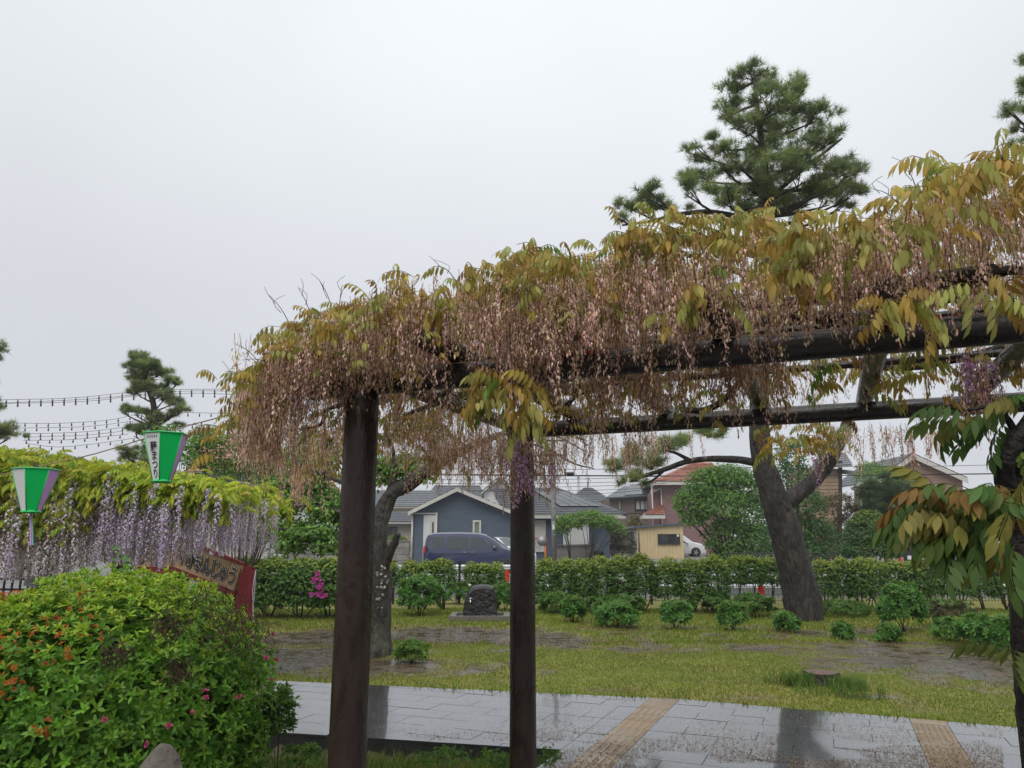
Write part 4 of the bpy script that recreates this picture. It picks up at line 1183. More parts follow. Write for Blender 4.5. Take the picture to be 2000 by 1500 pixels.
bl2 = [trimesh('pink_blossom', *[x if j < 2 else np.clip(x * np.array([0.42, 0.08, 0.17]), 0, 1) for j, x in enumerate(whorl(70 + i, 6, 0.026, 0.02, 0.9, True))]) for i in range(2)]
for (px, py, Y) in ((400, 1352, 3.95), (403, 1363, 3.95), (330, 1418, 3.9), (375, 1395, 3.9), (533, 1240, 4.7), (520, 1287, 4.6), (540, 1290, 4.75), (205, 1405, 3.9), (286, 1455, 3.9), (467, 1362, 4.3), (530, 1330, 4.7)):
    place('pink_blossom', bl2[RNG.integers(2)], facing(np.array([[0.2, -1, 0.3]]))[0], W(px, py, Y), 0.9, M['petal'], azalea)
# inner and dead twigs
g = Geo()
for i in range(130):
    c_, r_ = AZ[RNG.integers(0, 3)]
    d = sphere_pts(1)[0]; d[2] = abs(d[2]) * 0.9; d[1] = -abs(d[1])
    e = c_ + d * r_ * 0.74; b0 = np.array([c_[0], c_[1], az_g]) + np.array([RNG.uniform(-.5, .5), RNG.uniform(-.4, .4), 0])
    if e[2] < az_g: continue
    limb(g, [b0, b0 * 0.45 + e * 0.55 + np.array([0, 0, -0.05]), e], 0.009, 0.002, 4, 0.2, 2)
g.build('stems', M['twig'], azalea)
for c_, r_ in bare_c:
    g = Geo()
    for i in range(int(1000 * r_)):
        o_ = RNG.normal(size=3) * r_ * np.array([0.55, 0.3, 0.5])
        p = c_ + o_ + np.array([0, 0.16, 0]); d = np.array([RNG.normal(0, 0.5), RNG.normal(-0.5, 0.4), RNG.uniform(0.2, 1)]); d /= np.linalg.norm(d)
        g.tube([p - d * 0.05, p + RNG.normal(size=3) * 0.006, p + d * RNG.uniform(0.02, 0.05)], [0.0024, 0.0020, 0.0010], 3, False, smooth=False)
    g.build('dead_twigs', M['deadtwig'], azalea, ).__setitem__('kind', 'stuff')
# dark inner mass so the bush is not see-through: small old leaves
P4, N4 = shell_pts(AZ, 11000, 0.45, 0.86, -1)
k = P4[:, 2] > az_g + 0.05; P4, N4 = P4[k], N4[k]
for c_, r_ in bare_c:
    k = np.linalg.norm((P4 - c_) * np.array([1, 0.6, 1]), axis=1) > r_ * 1.0; P4, N4 = P4[k], N4[k]
c = Cloud(); w_ = RNG.integers(0, 6, len(P4)); R4 = facing(N4, 0.4, 0.5); t4 = pal(AZG, len(P4), 0.2)
whl = [whorl(90 + i, 6, 0.058, 0.021, 0.4, False) for i in range(6)]
for i in range(6): q = w_ == i; c.scatter(whl[i], R4[q], P4[q], np.full(int(q.sum()), 1.35), t4[q])
c.build('inner_foliage', M['leaf'], azalea, 'stuff')
# sucker shoot rising out of the top
g = Geo(); sh = [W(235, 1125, 4.9), W(238, 1095, 4.9), W(228, 1070, 4.9)]; limb(g, sh, 0.004, 0.002, 5); g.build('shoot', M['twig'], azalea)
for i, (px, py) in enumerate(((232, 1078), (240, 1088), (226, 1092), (246, 1100), (225, 1070), (238, 1112), (250, 1092), (222, 1104))):
    place('shoot_leaf', LEAF_SH if 'LEAF_SH' in globals() else (LEAF_SH := trimesh('shoot_leaf', *[x if j < 2 else x * np.array([0.085, 0.17, 0.04]) for j, x in enumerate(unit_leaf(0.55, 0.2, 0.2, True))])),
          facing(np.array([[RNG.uniform(-.6, .6), -0.8, 0.3]]))[0], W(px, py, 4.88), 0.065, M['leaf'], azalea)
# boulder
bo = W(305, 1560, 3.75); bz = gzs(bo[0], bo[1])
nb, mb = 18, 12; vs, fs = [], []
for j in range(mb + 1):
    for i in range(nb):
        th, ph = math.pi * j / mb, 2 * math.pi * i / nb
        d = np.array([math.sin(th) * math.cos(ph), math.sin(th) * math.sin(ph), math.cos(th)])
        k = 1 + 0.22 * (float(fbm(np.array([d[0] * 1.7 + 9]), np.array([d[1] * 1.7 + d[2] * 1.3 + 4]))[0]) - 0.5)
        vs.append(np.array([bo[0], bo[1], bz + 0.28]) + d * np.array([0.17, 0.15, 0.56]) * k)
for j in range(mb):
    for i in range(nb): fs.append((j * nb + i, (j + 1) * nb + i, (j + 1) * nb + (i + 1) % nb, j * nb + (i + 1) % nb))
o = Geo().add(vs, fs, True).build('boulder', mat('boulder_stone', (0.15, 0.13, 0.105), 0.75, var=0.35, scale=9, bump=0.9, bscale=25, col2=(0.07, 0.062, 0.05)))
tag(o, 'weathered grey-brown boulder at the foot of the azalea bush', 'boulder')
# weeds beside the bush and along the path edge
WEED = [(3, (0.07, 0.15, 0.03)), (2, (0.11, 0.20, 0.035))]
def weed(px, py, Y, rx, rz, n, size, label, name='weed', palette=WEED, tpls=None):
    c_, r_ = pad(px, py, Y, rx, rz, 0.9); z0 = gzs(c_[0], c_[1])
    return leafy_tree(name, label, 'plant', [(c_, r_)], n, 5, 0.05, size, palette, c_, 4, 0.006, tpls or WHL, gz=z0)
weed(548, 1400, 5.2, 26, 45, 34, 0.05, 'leafy weed with broad leaves against the right flank of the azalea bush')
weed(590, 1478, 5.3, 34, 20, 26, 0.03, 'low tuft of weeds between azalea bush and first post')
weed(870, 1480, 5.6, 45, 14, 30, 0.024, 'ivy-like weed creeping along the edge of the paved path between the posts')
weed(965, 1490, 5.6, 28, 18, 24, 0.026, 'dark ivy clump at the path edge just left of the second post')
weed(1075, 1482, 5.7, 18, 16, 16, 0.024, 'small ivy clump in the corner hollow right of the second post')

# ------------------------------------------------------------------ second pergola with wisteria in bloom (left)
LY0, LY1 = 8.3, 10.6
lx0, lx1 = -8.4, W(455, 1000, LY0)[0]
perg2 = thing('pergola', 'brown pole pergola under yellow-green wisteria behind the paper lanterns', 'pergola', (lx1 - 2.25, LY0 + 0.5, 0))
LZ = 2.18
for x_ in np.arange(lx1 - 2.25, lx0 - 0.5, -1.7):
    for y_ in (LY0 + 0.5, LY1 - 0.2):
        Geo().tube([(x_, y_, -0.2), (x_, y_, 1.0), (x_, y_, LZ)], [0.075, 0.072, 0.07], 12, wob=0.03).build('post', M['post'], perg2)
for y_ in (LY0 + 0.5, LY1 - 0.2): Geo().tube([(lx0, y_, LZ + 0.02), (lx1 - 0.1, y_, LZ + 0.02)], 0.055, 10).build('beam', M['beam'], perg2)
for x_ in np.arange(lx1 - 0.3, lx0, -0.7): Geo().tube([(x_, LY0 + 0.15, LZ + 0.12), (x_, LY1 + 0.1, LZ + 0.12)], 0.04, 8).build('cross_log', M['beam'], perg2)
wis2 = thing('wisteria_vine', 'yellow-green wisteria with long lilac and white racemes on the left pergola', 'wisteria', (lx1 - 2.2, LY0 + 0.7, 0))
g = Geo(); limb(g, [(lx1 - 2.2, LY0 + 0.7, -0.1), (lx1 - 2.28, LY0 + 0.66, 0.8), (lx1 - 2.15, LY0 + 0.75, 1.6), (lx1 - 2.4, LY0 + 0.8, 2.35)], 0.07, 0.05, 9, 0.2, 4); g.build('trunk', M['bark_vine'], wis2)
for k in range(8):
    g = Geo(); a = np.array([lx1 - 0.3 - 0.7 * k, LY0 + 0.8 + random.uniform(-.1, 1.2), LZ + 0.06]); limb(g, [a, a + np.array([-0.4, random.uniform(-.3, .3), 0.06]), a + np.array([-0.9, random.uniform(-.3, .3), 0.03])], 0.035, 0.018, 7, 0.2, 3); g.build('vine_stem', M['bark_vine'], wis2)
TOP2 = [(-100, 850), (0, 862), (40, 868), (75, 885), (120, 878), (170, 885), (205, 905), (235, 890), (285, 900), (330, 915), (380, 920), (440, 925), (485, 945), (505, 985), (515, 1040)]
tx2 = [W(a, b, LY0 + 0.1)[0] for a, b in TOP2]; tz2 = [W(a, b, LY0 + 0.1)[2] for a, b in TOP2]
n = 2700
x_ = RNG.uniform(lx0, lx1 + 0.10, n); y_ = LY0 - 0.2 + RNG.random(n) ** 1.5 * (LY1 - LY0 + 0.2)
z_ = np.interp(x_, tx2, tz2) - np.abs(RNG.normal(0, 0.14, n)) - 0.25 * np.clip(LY0 + 0.35 - y_, 0, 1) - 0.35 * np.clip(0.55 - fbm(x_ * 2.0, y_ * 2.0 + 3), 0, 1) + 0.12 * (fbm(x_ * 3, y_ * 3) - 0.5)
lp2 = np.stack([x_, y_, z_], 1)
n2 = 1500                                            # leaves tumbling over the front
x_ = RNG.uniform(lx0, lx1 + 0.05, n2); dn = fbm(x_ * 1.6 + 3, x_ * 0 + 0.5)
low = np.where(dn > 0.5, 0.85, 0.45) * RNG.random(n2) * np.where(x_ > lx1 - 1.0, 0.3, 1.0)
lp2 = np.concatenate([lp2, np.stack([x_, LY0 - 0.28 + RNG.uniform(-.06, .12, n2), np.interp(x_, tx2, tz2) - 0.12 - low * 0.85], 1)])
n = len(lp2); yaw = RNG.normal(-math.pi / 2, 1.1, n)
YG = [(4, (0.36, 0.40, 0.035)), (3, (0.29, 0.37, 0.036)), (2, (0.42, 0.40, 0.055)), (1, (0.19, 0.29, 0.035))]
l2 = [compound_leaf(100 + i, True, 0.22, 5, 0.07, 0.024, 0.85 + 0.1 * i) for i in range(4)]
R_ = euler(yaw, RNG.normal(0.0, 0.3, n), RNG.normal(0, 0.3, n)); t_ = pal(YG, n, 0.18)
px_, py_ = to_px(lp2)
fr = np.where((px_ > -10) & (lp2[:, 1] < LY0 + 0.3))[0]
fr = fr[np.argsort(np.linalg.norm(lp2[fr] - np.array([0, 0, CAM_H]), axis=1))][:300]
L2V = variants(l2, YG, 24, 'leaf')
sc_ = RNG.uniform(0.8, 1.2, n)
for i in fr: place('leaf', L2V[RNG.integers(24)], R_[i], lp2[i], sc_[i], M['leaf_soft'], wis2)
km = np.ones(n, bool); km[fr] = False; idx = np.where(km)[0]; w_ = RNG.integers(0, 4, len(idx)); c = Cloud()
l2lo = [compound_leaf(120 + i, False, 0.22, 5, 0.07, 0.027, 0.85 + 0.1 * i) for i in range(4)]
for i in range(4): q = idx[w_ == i]; c.scatter(l2lo[i], R_[q], lp2[q], sc_[q], t_[q])
c.build('foliage', M['leaf_soft'], wis2, 'stuff')
FLT = [flower_raceme(200 + i, 0.62 + 0.12 * (i % 4), 110, 0.031, 0.020) for i in range(8)] + [flower_raceme(220 + i, 0.6 + 0.1 * i, 100, 0.031, 0.020, (0.90, 0.85, 0.90), (0.68, 0.58, 0.74)) for i in range(4)]
fl = [trimesh('raceme', *t) for t in FLT]
LEN = [0.62 + 0.12 * (i % 4) for i in range(8)] + [0.6 + 0.1 * i for i in range(4)]
cnt = 0
extra = [[] for _ in fl]
for i in range(1100):
    x_ = RNG.uniform(lx0 + 1.4, lx1 + 0.16); y_ = LY0 - 0.5 + RNG.random() ** 1.8 * 1.7
    zt_ = float(np.interp(x_, tx2, tz2)); left = x_ < W(230, 1000, LY0)[0]
    k_ = RNG.integers(8, 12) if (left and RNG.random() < .8) else RNG.integers(0, 8); s_ = RNG.uniform(0.8, 1.1) * (1.05 if left else 0.95)
    px_ = 1000 + F_PX * x_ / y_ * 0.985
    zb_ = W(0, np.interp(px_, [0, 60, 130, 200, 260, 330, 400, 490], [1125, 1132, 1135, 1105, 1100, 1112, 1082, 1085]), LY0)[2] + abs(RNG.normal(0, 0.11)) - 0.03
    s_ = max(0.45, min(s_, (zt_ - 0.15 - zb_) / LEN[k_])); z_ = zb_ + LEN[k_] * s_
    q = W(0, 1000, y_)[0]
    if x_ < q - 0.3: continue
    cnt += 1
    if cnt > 700: break
    R_ = euler(RNG.uniform(0, 6, 1), RNG.normal(0, .03, 1), RNG.normal(0, .03, 1))[0]
    if cnt > 290: extra[k_].append((R_, np.array([x_, y_ + 0.25, z_]), s_)); continue
    place('raceme', fl[k_], R_, np.array([x_, y_, z_]), s_, M['petal'], wis2)
c = Cloud()
for k_, ex in enumerate(extra):
    if ex: c.scatter(FLT[k_], np.array([e[0] for e in ex]), np.array([e[1] for e in ex]), np.array([e[2] for e in ex]), np.ones((len(ex), 3)))
c.build('inner_racemes', M['petal'], wis2, 'stuff')

# ------------------------------------------------------------------ lanterns on their cord
M['lan_white'] = mat('lantern_white', (0.72, 0.72, 0.74), 0.5, var=0.04, bump=0)
M['lan_green'] = mat('lantern_green', (0.0, 0.58, 0.13), 0.4, var=0.05, bump=0)
M['lan_mauve'] = mat('lantern_mauve', (0.60, 0.30, 0.68), 0.45, var=0.05, bump=0)
M['lan_rim'] = mat('lantern_rim', (0.06, 0.48, 0.16), 0.4, bump=0)
M['ink'] = mat('black_ink', (0.012, 0.012, 0.013), 0.6, bump=0)
def lantern(px, py, Y, rpx, hpx, rot, label, text=False, strip_=False):
    top = W(px, py, Y); R0, R1, h = rpx * S(Y), rpx * 0.40 * S(Y), hpx * S(Y)
    root = thing('paper_lantern', label, 'lantern', top, group='hexagonal festival lanterns on the cord')
    yaw = math.atan2(top[0], top[1])
    A = [math.radians(rot + 60 * k) - yaw for k in range(6)]
    pt = lambda r, a, z: top + np.array([r * math.sin(a), -r * math.cos(a), z])
    cols = ['lan_white', 'lan_green', 'lan_mauve'] * 2
    for k in range(6):
        a, b = A[k], A[(k + 1) % 6]
        q = [pt(R0, a, 0), pt(R0, b, 0), pt(R1, b, -h), pt(R1, a, -h)]
        inn = (top - np.array([0, 0, h / 2]) - np.mean(q, 0)); inn[2] = 0; inn /= np.linalg.norm(inn)
        pn = Geo().prism(q, inn * 0.004).build('panel', M[cols[k]], root)
        if k == 0 and text:
            mix = lambda f, s_: pt(R0 + (R1 - R0) * f, a, -h * f) * (1 - s_) + pt(R0 + (R1 - R0) * f, b, -h * f) * s_
            text_on_quad('藤\nま\nつ\nり', [mix(.19, .30), mix(.19, .82), mix(.95, .92), mix(.95, .2)], M['ink'], pn, offset=0.014, spacing=0.86)
            g = Geo()
            for j in range(5):
                c0, c1 = 0.17 + 0.145 * j, 0.17 + 0.145 * j + 0.09
                nr = -inn * 0.002
                for (f0, f1, w0, w1) in ((.075, .085, 0, 1), (.10, .11, 0.1, 0.9), (.07, .125, .4, .6)):
                    g.add([mix(f0, c0 + (c1 - c0) * w0) + nr, mix(f0, c0 + (c1 - c0) * w1) + nr, mix(f1, c0 + (c1 - c0) * w1) + nr, mix(f1, c0 + (c1 - c0) * w0) + nr], [(0, 3, 2, 1)])
            g.build('small_print', M['ink'], pn)
        g = Geo(); g.tube([pt(R0 + .003, a, 0), pt(R1 + .003, a, -h)], 0.0035, 5); g.build('rib', M['lan_rim'], root)
    g = Geo(); ring = [pt(R0 + .004, a, 0) for a in A]; g.tube(ring + [ring[0], ring[1]], 0.006, 6); g.build('rim', M['lan_rim'], root)
    ring = [pt(R1 + .004, math.radians(15 * k), -h - 0.003) for k in range(25)]
    Geo().tube(ring, 0.006, 6).build('rim', M['lan_rim'], root)
    Geo().lathe([(R1 * 0.96, -h - 0.012), (R1 * 0.98, -h + 0.01)], top, 24).build('base', M['lan_green'], root)
    Geo().lathe([(0.016, 0.0), (0.02, 0.012), (0.012, 0.03), (0.006, 0.05)], top, 10).build('cap', M['black_metal'], root)
    Geo().tube([pt(R0, A[2], 0.003), top + np.array([0, 0, 0.01]), pt(R0, A[5], 0.003)], 0.003, 5).build('cross_wire', M['black_metal'], root)
    if strip_:
        a = top + np.array([0, 0, -h - 0.01]); b = a + np.array([0.04, 0, -0.25])
        for c_, m_ in ((-0.006, 'lan_mauve'), (0.006, 'lan_cyan')):
            Geo().prism([a + np.array([c_ - .006, 0, 0]), a + np.array([c_ + .006, 0, 0]), b + np.array([c_ + .008, 0, 0]), b + np.array([c_ - .008, 0, 0])], (0, 0.002, 0)).build('paper_strip', M[m_], root)
    return root
M['lan_cyan'] = mat('lantern_cyan', (0.16, 0.42, 0.42), 0.5, bump=0)
lantern(71, 917, 6.1, 40, 81, -88, 'green, white and mauve lantern trailing a thin paper strip', strip_=True)
lantern(325, 848, 5.7, 41, 92, -77, 'green lantern with black brush lettering on its white panel', text=True)
cp = [W(-120, 945, 6.3), W(0, 927, 6.15), W(71, 912, 6.1), W(190, 885, 5.9), W(325, 843, 5.7), W(440, 812, 5.2), W(560, 775, 4.4), W(668, 762, 3.8)]
g = Geo(); limb(g, cp, 0.0045, 0.0045, 6, 0, 4); o = g.build('lantern_cord', mat('tan_cord', (0.24, 0.16, 0.10), 0.7, bump=0))
tag(o, 'thin brown cord carrying the two lanterns to the front pergola', 'cord')

# ------------------------------------------------------------------ bulb strings far left
def bulb_string(pts, Y, label, step=0.155, group='strings of bare bulbs across the park'):
    P = [W(x, y, Y) for x, y in pts]
    root = thing('bulb_string', label, 'string lights', P[0], group=group)
    g = Geo(); limb(g, P, 0.0035, 0.0035, 4, 0, 5); g.build('wire', M['wire'], root)
    d = np.array([0] + list(np.cumsum([np.linalg.norm(P[i + 1] - P[i]) for i in range(len(P) - 1)])))
    me = None
    for s_ in np.arange(0.06, d[-1], step * Y / 11.0 * 1.1):
        p = np.array([np.interp(s_, d, [q[k] for q in P]) for k in range(3)])
        if me is None:
            o_ = Geo().lathe([(0.007, 0.004), (0.008, -0.022), (0.014, -0.04), (0.011, -0.058), (0.003, -0.064)], (0, 0, 0), 8).build('bulb', M['bulb'], root, local=True); me = o_.data
        else: o_ = link('bulb', me, M['bulb'], root)
        o_.location = tuple(p - ROOT[root.name])
M['bulb'] = mat('dark_bulb', (0.06, 0.06, 0.065), 0.25, bump=0)
SB = '%s bulb wire of the close bundle of three crossing the small pine'
for nm_, pts in zip(('topmost', 'middle', 'lowest'), ([(-40, 785), (0, 781), (100, 779), (170, 775), (245, 767), (340, 761), (470, 760)], [(-40, 788), (30, 786), (100, 783), (180, 779), (245, 773), (360, 764), (470, 764)], [(-40, 790), (10, 788), (110, 786), (190, 782), (250, 775), (370, 768), (470, 771)])): bulb_string(pts, 12.0, SB % nm_)
SB2 = '%s bulb wire of the six strung low above the left wisteria'
for nm_, pts in zip(('topmost', 'second', 'third', 'fourth', 'fifth', 'lowest, sagging'), ([(20, 826), (100, 827), (170, 824), (222, 819), (300, 806), (470, 808)], [(20, 836), (100, 835), (170, 833), (240, 825), (330, 812)], [(50, 847), (100, 846), (170, 843), (240, 835), (330, 828), (470, 834)], [(50, 854), (110, 852), (170, 850), (240, 842)], [(45, 860), (130, 859), (200, 853), (250, 848)], [(50, 866), (110, 873), (165, 869), (220, 862), (300, 850)])): bulb_string(pts, 13.0, SB2 % nm_)

# ------------------------------------------------------------------ stall cover with lettering, lattice fence and notice
M['red_cloth'] = mat('red_stall_cloth', (0.25, 0.022, 0.035), 0.55, var=0.15, scale=4, bump=0.3, bscale=8, bdist=0.04)
M['red_trim'] = mat('red_trim', (0.20, 0.018, 0.016), 0.55, var=0.15, bump=0)
M['tan_board'] = mat('tan_stall_board', (0.42, 0.27, 0.16), 0.6, var=0.1, bump=0)
M['white_ink'] = mat('white_ink', (0.75, 0.72, 0.66), 0.6, bump=0)
bl_, tl_, tr_, br_ = W(338, 1106, 11.6), W(338, 1052, 11.6), W(471, 1104, 10.6), W(455, 1153, 10.6)
stall = thing('festival_stall', 'red and tan festival stall cover with bold black lettering behind the bush', 'stall', (br_[0], br_[1], 0))
back_off = np.array([0.02, 0.05, 0])
bd = Geo().prism([tl_, tr_, br_, bl_], back_off).build('board', M['tan_board'], stall)
q = lambda u_, w_: (tl_ * (1 - u_) + tr_ * u_) * (1 - w_) + (bl_ * (1 - u_) + br_ * u_) * w_
Q = [q(0.10, 0.06), q(0.985, 0.06), q(0.985, 0.90), q(0.10, 0.90)]
_, ft = text_on_quad('いがまんじゅう', Q, M['ink'], bd, off=0.004, offset=0.062)
text_on_quad('いがまんじゅう', Q, M['white_ink'], bd, off=0.008, offset=0.044, fit=ft)
text_on_quad('いがまんじゅう', Q, M['ink'], bd, off=0.012, offset=0.014, fit=ft)
up_ = np.array([0, 0, 0.055]); ed = np.array([0.0, -0.012, 0])
Geo().prism([tl_ + ed, tl_ + ed + up_, tr_ + ed + up_ * 0.6, tr_ + ed], back_off * 1.5).build('top_trim', M['red_trim'], stall)
Geo().prism([bl_ + ed, br_ + ed, br_ + ed - up_ * 1.4, bl_ + ed - up_ * 1.4], back_off * 1.5).build('bottom_trim', M['red_trim'], stall)
s1, s2, s3 = W(499, 1113, 11.1), W(490, 1184, 11.1), W(452, 1200, 10.7)
nseg = 8; vs = []
for k in range(nseg + 1):
    f = k / nseg
    a = (tr_ + up_ * 0.5) * (1 - f) + s1 * f; b = s3 * (1 - f) + s2 * f + np.array([0, 0, -0.5])
    wv = np.array([0.0, 0.02 * math.sin(f * 9), 0]); vs += [a, (a + b) / 2 + wv, b + wv * 2]
Geo().add(vs, [f_ for k in range(nseg) for f_ in ((3 * k, 3 * k + 1, 3 * k + 4, 3 * k + 3), (3 * k + 1, 3 * k + 2, 3 * k + 5, 3 * k + 4))], True).build('side_cloth', M['red_cloth'], stall)
rl, rr_ = tl_ + np.array([0.1, 0.8, -0.10]), s1 + np.array([-0.05, 0.3, -0.05])
Geo().prism([tl_ + up_, tr_ + up_ * .6, s1 + np.array([0, 0, 0.01]), rr_, rl], (0, 0, 0.012)).build('roof_cloth', M['red_cloth'], stall)
for p in (s2, tl_ + np.array([0.1, 0.1, -0.4]), rl): Geo().tube([(p[0], p[1] + 0.08, -0.05), (p[0], p[1] + 0.08, p[2] + 0.1 if p is not s2 else s1[2])], 0.018, 8).build('pole', M['metal_grey'], stall)
Geo().tube([s1, W(493, 1150, 11.05), W(494, 1190, 11.0), W(496, 1215, 10.9)], 0.006, 5).build('tie_cord', M['white_ink'], stall)
st2 = thing('festival_stall', 'low tan stall board with red lower band hanging behind the lilac racemes', 'stall', W(297, 1100, 12.0) * np.array([1, 1, 0]))
b2 = Geo().prism([W(262, 1068, 12), W(332, 1068, 12), W(332, 1107, 12), W(262, 1107, 12)], (0, 0.05, 0)).build('board', M['tan_board'], st2)
text_on_quad('りし', [W(268, 1072, 12), W(322, 1072, 12), W(318, 1104, 12), W(268, 1104, 12)], M['ink'], b2, off=0.004, offset=0.015)
Geo().prism([W(261, 1107, 11.98), W(333, 1107, 11.98), W(333, 1120, 11.98), W(261, 1120, 11.98)], (0, 0.07, 0)).build('bottom_trim', M['red_trim'], st2)
for px in (264, 330): p = W(px, 1068, 12.1); Geo().tube([(p[0], p[1], -0.05), p], 0.02, 8).build('pole', M['metal_grey'], st2)
bx_ = W(345, 1110, 12.0); Geo().box((bx_[0], bx_[1], 0.55), (0.26, 0.4, 1.2)).build('counter_box', M['black_metal'], st2)
lat = thing('lattice_fence', 'weathered brown bamboo lattice fence under the left wisteria', 'fence', W(20, 1180, 9.2) * np.array([1, 1, 0]))
M['bamboo'] = mat('old_bamboo', (0.10, 0.065, 0.04), 0.7, var=0.35, scale=8, bump=0.2)
a = W(-60, 1100, 9.4); b = W(95, 1100, 9.2)
for z_ in (0.95, 1.07, 1.19, 1.31): Geo().tube([(a[0], a[1], z_), (b[0], b[1], z_)], 0.014, 6).build('bar', M['bamboo'], lat)
for f in np.linspace(0, 1, 11): p = a + (b - a) * f; Geo().tube([(p[0], p[1] - 0.028, -0.05), (p[0], p[1] - 0.028, 1.38)], 0.013, 6).build('upright', M['bamboo'], lat)
nt_ = W(62, 1135, 9.0)
sign = thing('notice_board', 'small white notice board on the lattice fence beside the racemes', 'sign', (nt_[0], nt_[1], 0))
Geo().box(nt_, (0.165, 0.012, 0.12), Matrix.Rotation(0.08, 3, 'Y')).build('panel', mat('notice_paper', (0.5, 0.52, 0.52), 0.4, var=0.1, bump=0), sign)
for k in range(4): Geo().box(nt_ + np.array([-0.02 + 0.002 * k, -0.009, 0.02 - 0.018 * k]), (0.10 - 0.015 * (k % 2), 0.003, 0.006), Matrix.Rotation(0.08, 3, 'Y')).build('printed_line', mat('grey_print', (0.18, 0.2, 0.2), 0.5, bump=0) if k == 0 else bpy.data.materials['grey_print'], sign)
Geo().tube([(nt_[0], nt_[1] + 0.02, -0.05), (nt_[0], nt_[1] + 0.02, nt_[2] + 0.05)], 0.012, 6).build('stake', M['bamboo'], sign)
# ------------------------------------------------------------------ pines
BIG = [(1470, 150, 26, 24), (1432, 175, 30, 24), (1492, 160, 26, 26), (1425, 215, 30, 30), (1505, 200, 48, 34), (1550, 195, 42, 34), (1592, 225, 36, 38), (1455, 245, 42, 34), (1525, 255, 55, 36), (1605, 275, 34, 34), (1628, 268, 18, 20),
       (1365, 298, 32, 18), (1387, 285, 18, 22), (1425, 300, 34, 18), (1480, 300, 48, 26), (1555, 300, 44, 26), (1370, 345, 40, 28), (1430, 338, 42, 28), (1500, 340, 60, 34), (1570, 345, 52, 34), (1630, 345, 42, 30), (1665, 338, 28, 26), (1660, 378, 34, 26), (1620, 390, 44, 30), (1450, 400, 60, 28), (1540, 405, 60, 28),
       (1340, 372, 34, 26), (1410, 385, 50, 24), (1490, 385, 60, 26), (1580, 390, 48, 26), (1640, 405, 26, 14), (1268, 382, 30, 22), (1240, 405, 34, 22), (1215, 428, 22, 10), (1290, 400, 30, 20), (1310, 420, 40, 12),
       (1190, 915, 30, 14), (1228, 900, 36, 18), (1265, 915, 36, 20), (1240, 935, 34, 12), (1222, 945, 18, 7), (1255, 878, 26, 12), (1300, 885, 34, 22), (1330, 872, 28, 18), (1300, 868, 24, 12), (1385, 850, 44, 14), (1410, 842, 30, 10), (1262, 945, 12, 8), (1640, 868, 26, 20), (1615, 880, 16, 12)]
pine('pine_tree', 'tall black pine with thick leaning trunk by the hedge, branch sweeping low', 17.0, BIG,
     [(1572, 1205), (1562, 1150), (1545, 1080), (1525, 1010), (1505, 950), (1488, 890), (1482, 800), (1490, 650), (1500, 500), (1500, 400), (1490, 300), (1478, 200), (1472, 140)],
     [38, 33.5, 31, 29, 25, 21, 19, 17, 14, 11, 8, 5, 2.5], 4600, 0.21, nw=0.011, deep=0.9,
     extra=[([(1525, 990), (1570, 955), (1610, 915), (1632, 880), (1650, 840), (1660, 790)], 17, 8), ([(1486, 905), (1440, 898), (1390, 896), (1340, 902), (1295, 918), (1262, 928), (1230, 940)], 8, 3), ([(1300, 916), (1275, 938), (1255, 945)], 3, 1.5), ([(1350, 900), (1320, 885), (1300, 880)], 4, 2), ([(1500, 440), (1400, 415), (1330, 418), (1270, 432), (1215, 440)], 7, 2), ([(1500, 390), (1570, 330), (1620, 290), (1645, 270)], 5, 2)])
SM = [(270, 700, 16, 14), (290, 715, 26, 15), (262, 722, 20, 13), (310, 728, 24, 13), (285, 740, 34, 14), (330, 745, 18, 9), (348, 748, 10, 7), (300, 760, 38, 14), (270, 768, 22, 10), (322, 775, 24, 10), (240, 803, 20, 9), (262, 806, 22, 9), (285, 812, 18, 8), (338, 786, 18, 9), (352, 800, 20, 10), (330, 810, 22, 9), (310, 822, 22, 8), (275, 838, 26, 9), (300, 840, 24, 9), (262, 848, 20, 8), (345, 832, 14, 7), (245, 888, 18, 12), (285, 882, 22, 12), (270, 902, 30, 12), (320, 870, 20, 12), (300, 905, 30, 14)]
pine('pine_tree', 'small layered pine beyond the left wisteria, crossed by the bulb strings', 26.0, SM, [(300, 1150), (298, 1000), (296, 900), (302, 830), (300, 790), (290, 760), (282, 725), (270, 690)], [12, 11, 9, 7, 5.5, 4.5, 3, 1.5], 2600, 0.20, nw=0.012, deep=0.5, gz=gzs(-12, 26))
pine('pine_tree', 'pine tree by the bulb strings showing only a few tufts at the frame edge', 25.0, [(8, 838, 20, 14), (22, 852, 26, 9), (-20, 850, 30, 20), (-30, 690, 32, 26), (-60, 740, 45, 25), (-40, 790, 40, 20), (-70, 650, 30, 26), (-80, 800, 50, 24)], [(-60, 1150), (-62, 1000), (-58, 880), (-60, 760), (-64, 640)], [12, 11, 9, 6, 2], 1500, 0.2, nw=0.012, deep=0.6, gz=gzs(-17, 25))
pine('pine_tree', 'pine with upright candles rising behind the right end of the bronze wisteria', 12.0, [(1975, 218, 18, 18), (2000, 175, 22, 24), (2012, 225, 28, 22), (1992, 252, 24, 10), (1985, 285, 20, 10), (2020, 130, 24, 22), (1965, 312, 16, 8), (2010, 300, 30, 16), (2060, 200, 45, 40), (2070, 110, 40, 40), (2065, 300, 50, 40)], [(2120, 1350), (2110, 1000), (2100, 600), (2090, 300), (2080, 90)], [20, 18, 14, 9, 3], 900, 0.16, nw=0.006, deep=0.5)

